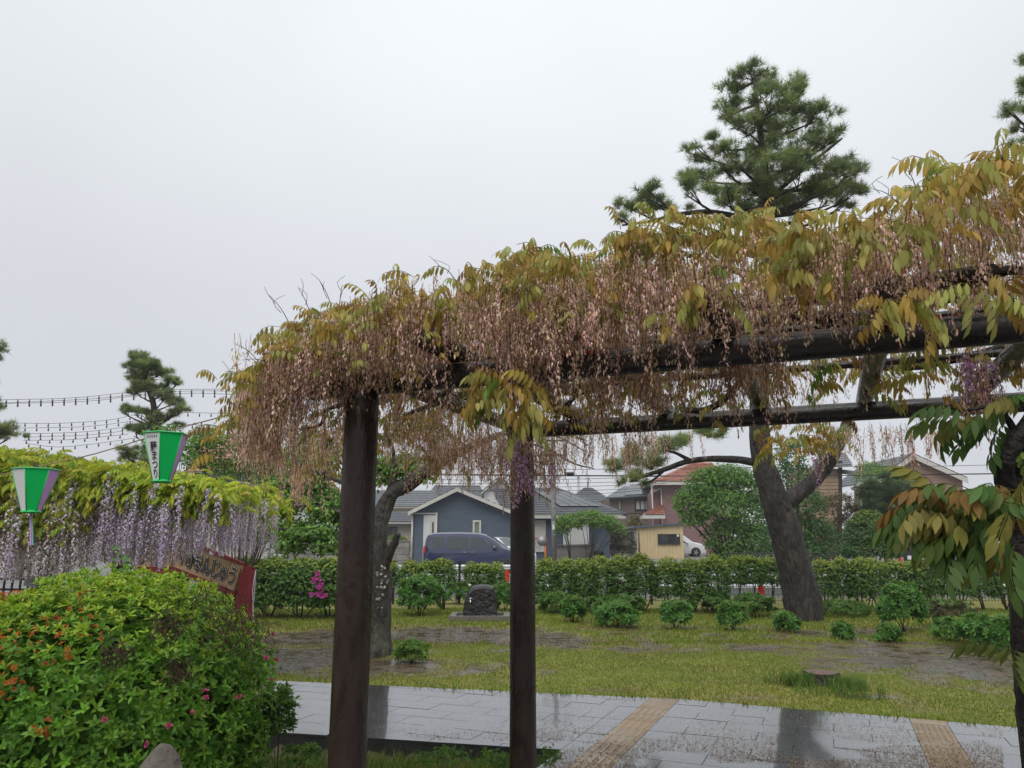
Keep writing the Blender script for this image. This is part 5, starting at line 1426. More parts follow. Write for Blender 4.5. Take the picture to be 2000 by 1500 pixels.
# ------------------------------------------------------------------ old cherry behind the first post
cb = G(728, 1277); CY = cb[1]
cherry = thing('cherry_tree', 'old lichen-spotted cherry tree bending right behind the first post', 'tree', (cb[0], cb[1], 0))
g = Geo()
tp = [W(728, 1300, CY), W(730, 1270, CY), W(736, 1210, CY), W(738, 1130, CY), W(738, 1060, CY), W(745, 1010, CY), W(765, 965, CY), W(800, 945, CY), W(845, 912, CY - .2), W(900, 882, CY - .4), W(960, 855, CY - .6), W(1020, 835, CY - .8)]
s_ = S(CY)
limb(g, tp, [40 * s_, 33 * s_, 27 * s_, 24 * s_, 19 * s_, 16 * s_, 14 * s_, 14 * s_, 12 * s_, 9 * s_, 6 * s_, 3 * s_], 0, 14, 0.18, 4)
limb(g, [W(740, 1150, CY), W(752, 1100, CY - .1), W(770, 1060, CY - .2), W(778, 1042, CY - .25)], 11 * s_, 6 * s_, 9, 0.3)
g.build('trunk', M['bark_cherry'], cherry)
for pts, a, b in (([(742, 1020), (700, 960), (640, 930), (570, 900)], 8, 2), ([(742, 1040), (690, 1010), (620, 990), (545, 985)], 7, 2), ([(760, 970), (770, 900), (760, 840)], 7, 2), ([(740, 1080), (690, 1060), (600, 1040), (530, 1030)], 6, 1.5), ([(880, 890), (900, 850), (905, 820)], 5, 2), ([(960, 856), (1050, 870), (1120, 905), (1160, 915)], 3, 1), ([(1000, 845), (1080, 850), (1140, 880)], 3, 1), ([(620, 990), (600, 940), (560, 870)], 3, 1.2), ([(640, 930), (600, 880), (590, 850)], 3, 1)):
    g = Geo(); limb(g, [W(x, y, CY + random.uniform(-.1, .1) * j) for j, (x, y) in enumerate(pts)], a * s_, b * s_, 7, 0.2, 3); g.build('limb', M['bark_cherry'], cherry)
# white lichen flakes on the lower trunk
c = Cloud(); n = 24
px = RNG.uniform(736, 758, n); py = RNG.uniform(1105, 1190, n)
lpos = np.array([W(a_, b_, CY - 0.235 + 0.06 * abs(a_ - 742) / 20) for a_, b_ in zip(px, py)])
c.scatter(unit_leaf(0.8, 0.0, 0.0), facing(np.tile([[0.3, -1, 0.1]], (n, 1)), 0, 0.15), lpos, RNG.uniform(0.03, 0.06, n), pal([(1, (0.27, 0.27, 0.24)), (1, (0.16, 0.17, 0.14))], n, .25))
c.build('lichen', tint_mat('lichen_flake', 0.8), cherry, 'stuff')
CH = [(3, (0.12, 0.24, 0.048)), (2, (0.18, 0.31, 0.06)), (2, (0.085, 0.17, 0.04))]
cp_ = [pad(540, 985, CY + 1, 50, 50), pad(600, 960, CY + .6, 60, 60), pad(640, 1000, CY + .3, 50, 45), pad(560, 1040, CY + .5, 65, 24), pad(620, 1050, CY, 55, 24), pad(690, 1000, CY + .4, 40, 50), pad(790, 915, CY + .2, 40, 30), pad(620, 905, CY + .8, 45, 40), pad(750, 930, CY + .5, 40, 40), pad(830, 930, CY, 18, 18), pad(560, 1070, CY, 36, 14), pad(640, 1072, CY - .2, 26, 14)]
leaf_cloud(cp_, 1700, 8, 0.17, 0.085, CH, LEAF1, shell=0.25, up=0.35).build('crown', M['leaf'], cherry)

def tree(label, pads, clumps, per, cr, leaf, palette, Y, base_px, name='tree', cat='tree', stems=3, sr=0.05, top=None, **k):
    b = W(base_px, 1100, Y)
    return leafy_tree(name, label, cat, pads, clumps, per, cr, leaf, palette, b, stems, sr, top=top, gz=gzs(b[0], b[1]), **k)
SAP = [(3, (0.13, 0.24, 0.045)), (2, (0.09, 0.18, 0.035)), (2, (0.18, 0.28, 0.06))]
tree('airy light green young tree standing before the red-roofed house', [pad(400, 860, 17, 38, 26), pad(445, 870, 17.3, 45, 28), pad(510, 880, 17, 45, 24), pad(395, 905, 17, 40, 26), pad(460, 920, 17.4, 50, 30), pad(520, 930, 17, 36, 34), pad(380, 880, 17, 24, 34), pad(545, 965, 17, 30, 40), pad(580, 900, 17, 40, 34), pad(600, 860, 17, 34, 30), pad(480, 980, 17, 50, 30)], 950, 7, 0.20, 0.09, SAP, 17.2, 470, name='young_tree', stems=3, sr=0.035, shell=0.3)
tree('leafy tree rising just behind the lettered lantern', [pad(325, 850, 15, 34, 22), pad(300, 870, 15, 24, 30), pad(355, 880, 15, 26, 30)], 130, 7, 0.17, 0.08, SAP, 15, 330, name='young_tree', stems=3, sr=0.03, shell=0.3)

# ------------------------------------------------------------------ hedges and bushes
def bush(label, pads, clumps, leaf, palette, Y, base_px, name='clipped_bush', top=None, per=7, cr=0.10, group=None, cat='bush', tpls=None, shell=0.6, topk=0.3):
    b = W(base_px, 1100, Y); z0 = gzs(b[0], b[1])
    base = np.array([b[0], b[1], z0])
    root = thing(name, label, cat, base, group=group)
    for (c_, r_) in pads:
        g = Geo()
        for k in range(4):
            d = sphere_pts(1)[0] * r_ * 0.7; e = c_ + d; q = np.array([c_[0] + RNG.uniform(-.12, .12) * r_[0], c_[1], gzs(c_[0], c_[1]) - 0.05])
            if e[2] > q[2]: limb(g, [q, q * .5 + e * .5 + np.array([RNG.uniform(-.1, .1), 0, 0]), e], 0.022, 0.006, 5, 0.2, 2)
        if g.v: g.build('stems', M['twig'], root)
    leaf_cloud(pads, clumps * 2.6, per, cr, leaf, palette, tpls or LEAF1, top=top, shell=shell, floor=z0 + 0.02, topk=topk).build('foliage', M['leaf'], root)
    return root
HEDGE = [(3, (0.095, 0.185, 0.038)), (3, (0.07, 0.145, 0.034)), (1, (0.13, 0.22, 0.045))]
HTOP = [(3, (0.25, 0.32, 0.05)), (2, (0.30, 0.30, 0.06)), (2, (0.19, 0.28, 0.045))]
lh = bush('long dense clipped hedge with magenta azalea blooms left of the first post', [pad(470, 1150, 17.5, 60, 58), pad(530, 1150, 17.4, 55, 57), pad(590, 1150, 17.4, 55, 57), pad(645, 1150, 17.4, 50, 57), pad(690, 1152, 17.5, 40, 55)], 1500, 0.085, HEDGE, 17.5, 560, 'clipped_hedge', top=HTOP, per=7, cat='hedge', shell=0.8, topk=0.55)
mg = trimesh('magenta_flower', *[x if j < 2 else np.clip(x * np.array([0.40, 0.06, 0.27]), 0, 1) for j, x in enumerate(whorl(300, 5, 0.075, 0.055, 0.6, True))])
for (px, py) in ((620, 1120), (616, 1130), (624, 1132), (612, 1138), (618, 1147), (625, 1150), (630, 1157), (622, 1160), (608, 1162), (628, 1165), (635, 1164), (627, 1142)):
    place('magenta_flower', mg, facing(np.array([[RNG.normal(0, .2), -1, .2]]))[0], W(px, py, 16.72), RNG.uniform(.8, 1.2), M['petal'], lh)
HB = 'clipped bushes along the park fence'
def hb(label, x0, x1, ytop, ybot, Y, clumps, n=2, top=HTOP, **k):
    n = n + 1; w = (x1 - x0) / n
    pads = [pad(x0 + w * (i + .5), (ytop + ybot) / 2 + RNG.uniform(-3, 3), Y + RNG.uniform(-.2, .2), w * 0.80, (ybot - ytop) / 2 * (0.97 + RNG.uniform(-.06, .03)), 0.9) for i in range(n)]
    return bush(label, pads, clumps * 1.15, 0.07, HEDGE, Y, (x0 + x1) / 2, top=top, group=HB, **k)
hb('small clipped bush half hidden by the cherry trunk', 742, 772, 1094, 1160, 19.5, 80, 1)
hb('rounded clipped bush in front of the van, left of the black fence post', 785, 882, 1093, 1170, 19.3, 300, 2)
hb('narrow clipped bush in front of the van, right of the black fence post', 910, 982, 1098, 1165, 19.3, 190, 2)
hb('long clipped bush right of the second post in front of the pale wall', 1050, 1160, 1090, 1195, 18.8, 520, 2)
hb('tall clipped bush in front of the yellow shed', 1155, 1272, 1085, 1190, 18.6, 480, 2)
hb('clipped bush below the white parked car, beside a fence gap', 1283, 1414, 1088, 1190, 18.8, 480, 2)
hb('clipped bush on the left of the pine trunk', 1420, 1516, 1089, 1160, 19.3, 290, 2)
hb('clipped bush on the right of the pine trunk', 1590, 1700, 1092, 1190, 19.0, 430, 2)
hb('clipped bush with thin lower stems below the round evergreen', 1690, 1810, 1092, 1185, 19.2, 400, 2)
hb('reddish-tipped clipped bush behind the hanging bronze leaves', 1800, 1985, 1096, 1190, 19.0, 560, 3, top=[(1, (0.17, 0.17, 0.05)), (1, (0.16, 0.10, 0.05))])
HY = [(3, (0.095, 0.225, 0.05)), (2, (0.13, 0.27, 0.055)), (1, (0.065, 0.16, 0.04))]
def hydr(label, px, ybase, rx, h, leaf=0.10, n=70, group='leafy hydrangeas planted before the hedge', name='hydrangea', Yo=None, palette=HY):
    c0 = G(px, ybase); Y = c0[1]
    pads = [(np.array([c0[0], Y, gzs(c0[0], Y) + h * S(Y) * 0.52]), np.array([rx * S(Y), rx * S(Y) * 0.9, h * S(Y) * 0.52]))]
    return leafy_tree(name, label, 'plant', pads, n, 6, 0.07, leaf, palette, c0, 6, 0.012, WHL, gz=gzs(c0[0], Y), group=group, shell=0.5, top=[(1, (0.12, 0.22, 0.06))])
hydr('hydrangea beside the second post, left end of the lawn row', 1118, 1216, 24, 42, n=60)
hydr('widest low hydrangea of the lawn row', 1205, 1224, 38, 42, n=90)
hydr('round hydrangea of the lawn row before the fence gap', 1320, 1228, 27, 50, n=70)
hydr('upright hydrangea of the lawn row left of the pine trunk', 1431, 1231, 26, 48, n=64)
hydr('small hydrangea right at the foot of the pine trunk', 1538, 1233, 21, 32, n=40)
hydr('seedling hydrangea in bare soil right of the pine', 1645, 1248, 16, 28, n=26)
hydr('low seedling hydrangea nearest the brown soil patch', 1737, 1252, 17, 24, n=26)
hydr('tall bushy hydrangea with bare lower stems before the clipped bush', 1765, 1232, 40, 85, n=130)
hydr('leafy plant under the hanging bronze leaves, smaller of the pair', 1862, 1250, 36, 40, n=60, leaf=.08)
hydr('leafy plant under the hanging bronze leaves, larger of the pair', 1918, 1262, 40, 55, n=80, leaf=.09)
hydr('leafy plant at the foot of the right-hand vine', 1965, 1272, 28, 60, n=60, leaf=.09)
hydr('big leafy green plant between cherry trunk and drinking fountain', 820, 1205, 44, 70, n=170, name='leafy_shrub')
hydr('low green plant behind the drinking fountain, left side', 890, 1180, 30, 36, n=60, name='leafy_shrub')
hydr('low green plant between drinking fountain and second post', 985, 1195, 26, 50, n=70, name='leafy_shrub')
hydr('leafy shoots sprouting at the foot of the cherry trunk', 805, 1292, 32, 36, n=70, leaf=0.055, name='leafy_shoots', palette=SAP)
hydr('dark low shrub before the fence gap', 1385, 1198, 48, 36, n=100, leaf=.08, name='leafy_shrub', palette=HEDGE)
hydr('dark low shrub touching the left of the pine trunk', 1475, 1205, 40, 42, n=90, leaf=.08, name='leafy_shrub', palette=HEDGE)
hydr('reddish twiggy shrub below the reddish-tipped bush', 1855, 1225, 55, 50, n=120, leaf=.06, name='leafy_shrub', palette=[(2, (0.06, 0.08, 0.03)), (1, (0.13, 0.08, 0.06))])
hydr('ground ivy spreading right of the pine trunk', 1640, 1205, 60, 26, n=110, leaf=.07, name='ground_ivy', palette=HEDGE)
hydr('broad-leaved ground ivy below the long clipped bush', 1090, 1200, 40, 34, n=90, leaf=.10, name='ground_ivy', palette=HEDGE)
hydr('broad-leaved ground ivy below the tall clipped bush', 1200, 1200, 60, 30, n=110, leaf=.10, name='ground_ivy', palette=HEDGE)

# ------------------------------------------------------------------ park fence (black mesh) and white guard rail
FY = 21.3
fence = thing('mesh_fence', 'low black wire mesh fence along the park edge', 'fence', (0, FY, gzs(0, FY)))
fx0, fx1 = W(380, 1100, FY)[0], W(2060, 1100, FY)[0]
ft_ = W(1000, 1099, FY)[2]
for px in (520, 640, 770, 898, 1015, 1150, 1270, 1400, 1530, 1668, 1810, 1950):
    p = W(px, 1100, FY); z0 = gzs(p[0], FY)
    Geo().box((p[0], FY, (z0 - 0.1 + ft_ + 0.02) / 2), (0.06, 0.05, ft_ + 0.02 - z0 + 0.1)).build('post', M['black_metal'], fence)
    Geo().box((p[0], FY, ft_ + 0.035), (0.16, 0.055, 0.03)).build('post_cap', M['black_metal'], fence)
g = Geo()
for x_ in np.arange(fx0, fx1, 0.085): g.box((x_, FY - 0.03, (0.05 + ft_) / 2), (0.006, 0.004, ft_ - 0.05))
o = g.build('mesh_uprights', M['black_metal'], fence); o['kind'] = 'stuff'
for z_ in np.linspace(0.1, ft_ - 0.01, 7): Geo().box(((fx0 + fx1) / 2, FY - 0.042, z_), (fx1 - fx0, 0.006, 0.009)).build('mesh_bar', M['black_metal'], fence)
RY = 23.5
rail = thing('guard_rail', 'white steel guard rail beside the road beyond the mesh fence', 'guard rail', (0, RY, gzs(0, RY)))
M['rail'] = mat('white_guard_rail', (0.62, 0.64, 0.67), 0.45, var=0.12, scale=2, bump=0.05)
rx0, rx1 = W(380, 1100, RY)[0], W(2080, 1100, RY)[0]
for px in np.arange(420, 2060, 118):
    p = W(px, 1100, RY); Geo().tube([(p[0], RY + 0.07, gzs(p[0], RY) - 0.1), (p[0], RY + 0.07, 0.98)], 0.055, 10).build('post', M['rail'], rail)
for z_, h_ in ((0.90, 0.16), (0.62, 0.17), (0.34, 0.13)):
    g = Geo(); prof = [(-0.0, -h_ / 2), (-0.05, -h_ * 0.3), (-0.05, -h_ * 0.12), (-0.01, 0), (-0.05, h_ * 0.12), (-0.05, h_ * 0.3), (0, h_ / 2), (0.012, h_ / 2), (0.012, -h_ / 2)]
    g.prism([(rx0, RY + a_, z_ + b_) for a_, b_ in prof], (rx1 - rx0, 0, 0)); g.build('rail_beam', M['rail'], rail)
M['red_plastic'] = mat('red_plastic', (0.55, 0.03, 0.015), 0.45, bump=0)
for px, py, lb in ((989, 1125, 'red reflective marker on the guard rail by the second post'), (1487, 1156, 'red reflective marker low on the fence left of the pine trunk')):
    p = W(px, py, RY - 0.12 if px < 1000 else FY - 0.09)
    mk = thing('reflector_marker', lb, 'marker', p)
    Geo().prism([p + np.array([-.09, 0, -.16]), p + np.array([.09, 0, -.16]), p + np.array([.09, 0, .1]), p + np.array([.05, 0, .17]), p + np.array([-.05, 0, .17]), p + np.array([-.09, 0, .1])], (0, 0.03, 0)).build('plate', M['red_plastic'], mk)
    Geo().box(p + np.array([0, 0.045, 0]), (0.03, 0.03, 0.3)).build('bracket', M['black_metal'], mk)

# ------------------------------------------------------------------ stone drinking fountain
fb = G(938, 1209); FYs = fb[1]; fz = gzs(fb[0], FYs)
fo = thing('drinking_fountain', 'dark rough stone drinking fountain with two taps on a stone-edged base', 'drinking fountain', (fb[0], FYs, fz))
M['dark_stone'] = mat('wet_dark_stone', (0.018, 0.016, 0.016), 0.4, var=0.5, scale=6, bump=0.9, bscale=14, bdist=0.05, rvar=0.2, col2=(0.045, 0.045, 0.047), thresh=(0.58, 0.72))
M['kerb_stone'] = mat('kerb_stone', (0.13, 0.12, 0.10), 0.55, var=0.3, scale=9, bump=0.6, bscale=30)
f_s = S(FYs)
outl = [(-31, 0), (-31, 22), (-28, 38), (-20, 50), (-13, 57), (0, 60), (12, 59), (24, 57), (27, 48), (29, 30), (31, 12), (31, 0)]
vs, fs = [], []
lev = [(-0.20, .93), (-0.16, 1.0), (-0.05, 1.03), (0.08, 1.03), (0.19, 0.99), (0.24, .9)]
for j, (dy, k) in enumerate(lev):
    for i, (a_, b_) in enumerate(outl):
        jx, jz = RNG.uniform(-.012, .012, 2)
        vs.append((fb[0] + a_ * f_s * k + jx, FYs + dy + RNG.uniform(-.015, .015), fz + 0.0 + (b_ * f_s * (k if b_ > 30 else 1)) + (jz if b_ > 0 else -0.03)))
no = len(outl)
for j in range(len(lev) - 1):
    for i in range(no): fs.append((j * no + i, j * no + (i + 1) % no, (j + 1) * no + (i + 1) % no, (j + 1) * no + i))
fs += [tuple(range(no))[::-1], tuple(range((len(lev) - 1) * no, len(lev) * no))]
stone = Geo().add(vs, fs).build('stone_body', M['dark_stone'], fo)
bm_ = stone.modifiers.new('sub', 'SUBSURF'); bm_.levels = 2; bm_.render_levels = 2; bm_.subdivision_type = 'SIMPLE'
for (dx, dy, lx, ly) in ((0, -0.5, 1.28, 0.13), (0, 0.42, 1.28, 0.13), (-0.575, -0.04, 0.13, 0.79), (0.575, -0.04, 0.13, 0.79)):
    Geo().box((fb[0] + dx, FYs + dy, fz + 0.03), (lx, ly, 0.14)).build('kerb', M['kerb_stone'], fo)
Geo().box((fb[0], FYs - 0.04, fz - 0.04), (1.0, 0.76, 0.10)).build('basin', M['dark_stone'], fo)
tp1 = W(919, 1174, FYs - 0.24)
g = Geo(); g.tube([tp1 + np.array([0.0, 0.1, 0.02]), tp1 + np.array([0, -0.03, 0.02]), tp1 + np.array([0, -0.06, 0.0]), tp1 + np.array([0, -0.065, -0.05])], 0.014, 8); g.tube([tp1 + np.array([0, -0.02, 0.03]), tp1 + np.array([0, -0.02, 0.06])], 0.008, 6); g.tube([tp1 + np.array([-.035, -0.02, 0.06]), tp1 + np.array([.035, -0.02, 0.06])], 0.008, 6); g.build('tap', M['chrome'], fo)
tp2 = W(945, 1152, FYs - 0.05)
g = Geo(); g.tube([tp2 + np.array([0, 0, -0.06]), tp2 + np.array([0, 0, 0.05]), tp2 + np.array([0, -0.02, 0.075]), tp2 + np.array([0, -0.035, 0.08])], 0.012, 8); g.tube([tp2 + np.array([-.03, 0, 0.01]), tp2 + np.array([.03, 0, 0.01])], 0.009, 6); g.build('bubbler', M['chrome'], fo)

# ------------------------------------------------------------------ cut stump in the lawn with long grass
sb = G(1606, 1332); sz = gzs(sb[0], sb[1])
stump = thing('tree_stump', 'low sawn reddish brown tree stump in the lawn among long grass', 'stump', (sb[0], sb[1], sz))
g = Geo(); prof = [[1 + 0.10 * math.sin(3 * a + 1) + 0.05 * random.uniform(-1, 1) for a in np.linspace(0, 6.28, 20)[:-1]] for _ in range(1)][0]
ring = lambda r, z: [(sb[0] + r * k * math.cos(i * 6.283 / 19), sb[1] + r * k * math.sin(i * 6.283 / 19), sz + z) for i, k in enumerate(prof)]
g.add(ring(0.22, -0.04) + ring(0.20, 0.05) + ring(0.195, 0.125), [(r_ * 19 + i, r_ * 19 + (i + 1) % 19, (r_ + 1) * 19 + (i + 1) % 19, (r_ + 1) * 19 + i) for r_ in range(2) for i in range(19)])
g.build('bark', M['bark_vine'], stump)
Geo().add(ring(0.193, 0.1262), [tuple(range(19))]).build('cut_face', mat('cut_wood', (0.12, 0.062, 0.045), 0.5, var=0.35, scale=20, bump=0.6, bscale=60), stump)
c = Cloud()
for (px, py, r_, n) in ((1560, 1338, .16, 260), (1655, 1345, .2, 300), (1610, 1356, .3, 90), (1690, 1362, .25, 60), (1530, 1332, .2, 60)):
    p = G(px, py)
    c.add(*blades(n, (p[0] - r_, p[0] + r_), (p[1] - r_ * .6, p[1] + r_ * .6), 0.09, 0.2, lambda x, y: (x - sb[0]) ** 2 + (y - sb[1]) ** 2 > 0.035, [(3, (0.085, 0.17, 0.03)), (1, (0.14, 0.20, 0.05))], 0.005, lean=0.9))
o = c.build('long_grass', M['leaf_soft']); tag(o, 'long green grass tufts around the tree stump', 'grass', kind='stuff')
# ------------------------------------------------------------------ houses across the road
M['blue_wall'] = mat('blue_grey_siding', (0.075, 0.10, 0.135), 0.6, var=0.12, scale=1.5, bump=0.3, bscale=14, stretch=(0.4, 0.4, 3))
M['cream'] = mat('cream_wall', (0.42, 0.39, 0.34), 0.75, var=0.1, scale=1.2, bump=0.1)
M['white_wall'] = mat('white_wall', (0.55, 0.55, 0.54), 0.75, var=0.08, scale=1.2, bump=0.1)
M['brown_wall'] = mat('brown_brick_wall', (0.15, 0.115, 0.10), 0.75, var=0.15, scale=6, bump=0.3, bscale=25)
M['pink_wall'] = mat('pink_brick_wall', (0.22, 0.125, 0.125), 0.75, var=0.15, scale=7, bump=0.3, bscale=25)
M['tan_wall'] = mat('tan_brick_wall', (0.27, 0.17, 0.13), 0.75, var=0.14, scale=6, bump=0.3, bscale=25)
M['beige_siding'] = mat('beige_siding', (0.30, 0.21, 0.14), 0.7, var=0.12, scale=3, bump=0.1)
M['grey_tile'] = mat('grey_roof_tile', (0.085, 0.092, 0.105), 0.42, var=0.25, scale=5, bump=0.2)
M['pale_tile'] = mat('pale_grey_roof', (0.13, 0.14, 0.155), 0.4, var=0.2, scale=5, bump=0.2)
M['red_tile'] = mat('red_roof_tile', (0.38, 0.165, 0.12), 0.5, var=0.35, scale=7, bump=0.2, col2=(0.26, 0.11, 0.085))
M['trim'] = mat('cream_trim', (0.50, 0.48, 0.44), 0.55, var=0.08, bump=0)
M['solar'] = mat('solar_panel', (0.05, 0.055, 0.065), 0.15, var=0.1, bump=0, spec=0.7)
M['concrete'] = mat('block_concrete', (0.22, 0.21, 0.195), 0.75, var=0.2, scale=3, bump=0.3, col2=(0.13, 0.125, 0.115), thresh=(.52, .7))
M['dark_trim'] = mat('dark_trim', (0.03, 0.03, 0.03), 0.5, bump=0)
M['curtain'] = mat('pale_curtain', (0.45, 0.46, 0.44), 0.8, var=0.12, scale=5, bump=0)
M['green_curtain'] = mat('green_blind', (0.15, 0.20, 0.12), 0.6, var=0.12, bump=0)
def tiled(corners, cols, rows, name, m_, root, wave=0.045, step=0.035):
    """roof slope from four corners (eave left, eave right, ridge right, ridge left): rows of curved tiles"""
    a, b, c_, d = [np.array(p, float) for p in corners]
    nr = np.cross(b - a, d - a); nr /= np.linalg.norm(nr)
    if nr[2] < 0: nr = -nr
    vs, fs = [], []; nx_ = cols * 4
    for r_ in range(rows):
        for e in (0, 1):
            f = (r_ + e) / rows; hgt = step * (1 - e) + 0.004
            for i in range(nx_ + 1):
                u_ = i / nx_
                p = (a * (1 - u_) + b * u_) * (1 - f) + (d * (1 - u_) + c_ * u_) * f
                vs.append(p + nr * (hgt + wave * (0.5 + 0.5 * math.cos(2 * math.pi * i / 4))))
    W_ = nx_ + 1
    for r_ in range(rows * 2 - 1):
        for i in range(nx_): fs.append((r_ * W_ + i, r_ * W_ + i + 1, (r_ + 1) * W_ + i + 1, (r_ + 1) * W_ + i))
    Geo().prism([a, b, c_, d], -nr * 0.10).build('roof_deck', M['trim'], root)
    return Geo().add(vs, fs, False).build(name, m_, root)
def window(root, px0, px1, py0, py1, Y, frame='trim', pane='glass', mull=1, curtain=None, t=0.06):
    a, b = W(px0, py1, Y), W(px1, py0, Y)
    x0, x1, z0, z1 = a[0], b[0], a[2], b[2]
    g = Geo(); y_ = Y - 0.05
    for cx, cz, w_, h_ in (((x0 + x1) / 2, z0, x1 - x0 + t, t), ((x0 + x1) / 2, z1, x1 - x0 + t, t)): g.box((cx, y_, cz), (w_, 0.10, h_))
    for cx in np.linspace(x0, x1, mull + 2): g.box((cx, y_ - 0.004, (z0 + z1) / 2), (t * (1 if cx in (x0, x1) else .7), 0.10, z1 - z0 - t))
    f = g.build('window', M[frame], root)
    Geo().box(((x0 + x1) / 2, Y - 0.02, (z0 + z1) / 2), (x1 - x0, 0.02, z1 - z0)).build('pane', M[curtain or pane], f)
    return f
def wall_poly(root, pts, Y, depth, m_, name='wall'):
    """wall outline in pixels at distance Y (bottom goes to the ground), with depth behind"""
    P = [W(x, y, Y) if y is not None else None for x, y in pts]
    for i, p in enumerate(P):
        if p is None: q = W(pts[i][0], 1060, Y); P[i] = np.array([q[0], Y, gzs(q[0], Y) - 0.2])
    return Geo().prism(P, (0, depth, 0)).build(name, m_, root)
def house(name, label, px, Y):
    p = W(px, 1060, Y); return thing(name, label, 'house', (p[0], Y, gzs(p[0], Y)))
def slab(root, pts, off, m_, name): return Geo().prism(pts, off).build(name, m_, root)

# blue-grey single-storey house
HY_ = 43.0
h = house('bungalow', 'blue-grey single-storey house with white-edged gable behind the van', 900, HY_)
wall_poly(h, [(806, None), (806, 1001), (893, 961), (1000, 1001), (1000, None)], HY_, 8.0, M['blue_wall'])
apx, el, er = W(893, 954, HY_ - .5), W(797, 1001, HY_ - .5), W(1006, 1001, HY_ - .5)
back = np.array([0, 9.0, 0])
tiled([el, el + back, apx + back, apx], 28, 9, 'roof_slope', M['grey_tile'], h)
tiled([er + back, er, apx, apx + back], 28, 9, 'roof_slope', M['grey_tile'], h)
for a_, b_ in ((el, apx), (apx, er)): slab(h, [a_ + np.array([0, -.04, -.16]), b_ + np.array([0, -.04, -.16]), b_ + np.array([0, -.04, .05]), a_ + np.array([0, -.04, .05])], (0, 0.05, 0), M['trim'], 'barge_board')
window(h, 925, 938, 1018, 1048, HY_, curtain='green_curtain', mull=0, t=0.10)
# recessed porch
pa, pb = W(811, 1003, HY_), W(853, 1003, HY_); gp = gzs(pa[0], HY_)
slab(h, [(pa[0], HY_ - .06, gp), (pb[0], HY_ - .06, gp), (pb[0], HY_ - .06, pa[2]), (pa[0], HY_ - .06, pa[2])], (0, 0.05, 0), M['blue_wall'], 'porch_recess')
da, db = W(828, 1003, HY_), W(852, 1003, HY_)
slab(h, [(da[0], HY_ - .09, gp), (db[0], HY_ - .09, gp), (db[0], HY_ - .09, da[2] - .1), (da[0], HY_ - .09, da[2] - .1)], (0, 0.025, 0), M['white_wall'], 'porch_wall')
dd = slab(h, [W(840, 1100, HY_ - .12), W(851, 1100, HY_ - .12), W(851, 1014, HY_ - .12), W(840, 1014, HY_ - .12)], (0, 0.02, 0), M['trim'], 'door')
slab(dd, [W(844, 1042, HY_ - .13), W(847, 1042, HY_ - .13), W(847, 1020, HY_ - .13), W(844, 1020, HY_ - .13)], (0, 0.008, 0), M['glass'], 'door_pane')
for px in (806, 853): p = W(px, 1001, HY_ - .12); Geo().tube([(p[0], p[1], gp), (p[0], p[1], p[2])], 0.05, 8).build('downpipe', M['trim'], h)
slab(h, [W(808, 1001.5, HY_ - .12), W(854, 1001.5, HY_ - .12), W(854, 1004, HY_ - .12), W(808, 1004, HY_ - .12)], (0, .1, 0), M['trim'], 'porch_lintel')
# its wing with hipped tile roof
WY = 44.5
wall_poly(h, [(1000, None), (1000, 1003), (1190, 1003), (1190, None)], WY, 7.0, M['blue_wall'], 'wing_wall')
e1, e2 = W(985, 1005, WY - .6), W(1222, 1005, WY - .6); r1, r2 = W(960, 957, WY + 3), W(1092, 957, WY + 3); e3 = e2 + np.array([0, 8, 0])
tiled([e1, e2, r2, r1], 44, 11, 'wing_roof_front', M['grey_tile'], h)
tiled([e2, e3, r2 + np.array([0.02, 0.1, 0]), r2], 22, 11, 'wing_roof_hip', M['pale_tile'], h)
Geo().tube([r1, r2], 0.14, 8).build('ridge', M['grey_tile'], h)
Geo().tube([r2, (r2 + e2) / 2, e2], 0.12, 8).build('ridge', M['grey_tile'], h)
lf = lambda u_, w_, o_=0.13: (e1 * (1 - u_) + e2 * u_) * (1 - w_) + (r1 * (1 - u_) + r2 * u_) * w_ + np.array([0, -.06, o_])
for k in range(4):
    u0 = 0.55 + 0.095 * k
    slab(h, [lf(u0, .25), lf(u0 + .085, .25), lf(u0 + .085, .85), lf(u0, .85)], (0, 0.02, 0.04), M['solar'], 'solar_panel')
slab(h, [e1 + np.array([0, -.02, -.22]), e2 + np.array([0, -.02, -.22]), e2 + np.array([0, -.02, -.08]), e1 + np.array([0, -.02, -.08])], (0, .1, 0), M['trim'], 'gutter')
sh = slab(h, [W(1042, 1050, WY - .08), W(1066, 1050, WY - .08), W(1066, 1016, WY - .08), W(1042, 1016, WY - .08)], (0, .06, 0), M['trim'], 'shutter')
window(h, 1042, 1064, 1050, 1077, WY, mull=1, curtain='curtain')
wall_poly(h, [(1100, None), (1100, 1012), (1150, 1012), (1150, None)], WY - .3, 0.25, M['white_wall'], 'porch_wall')

# red-roofed cream house, far left
Y_ = 46.0
h = house('house', 'cream two-storey house with red tiled roof behind the airy young tree', 480, Y_)
wall_poly(h, [(375, None), (375, 918), (556, 918), (556, None)], Y_, 7.0, M['cream'])
e1, e2, r1, r2 = W(362, 922, Y_ - .6), W(532, 918, Y_ - .6), W(392, 858, Y_ + 3), W(528, 858, Y_ + 3)
tiled([e1, e2, r2, r1], 30, 12, 'roof_slope', M['red_tile'], h)
e3 = W(566, 905, Y_ + 4); tiled([e2, e3, r2 + np.array([.05, .2, 0]), r2], 12, 12, 'roof_slope', M['red_tile'], h)
Geo().tube([r1, r2], .14, 8).build('ridge', M['red_tile'], h); Geo().tube([r2, e2], .12, 8).build('ridge', M['red_tile'], h)
window(h, 522, 545, 935, 958, Y_, frame='dark_trim', mull=1); window(h, 420, 450, 940, 965, Y_, frame='dark_trim', mull=1)
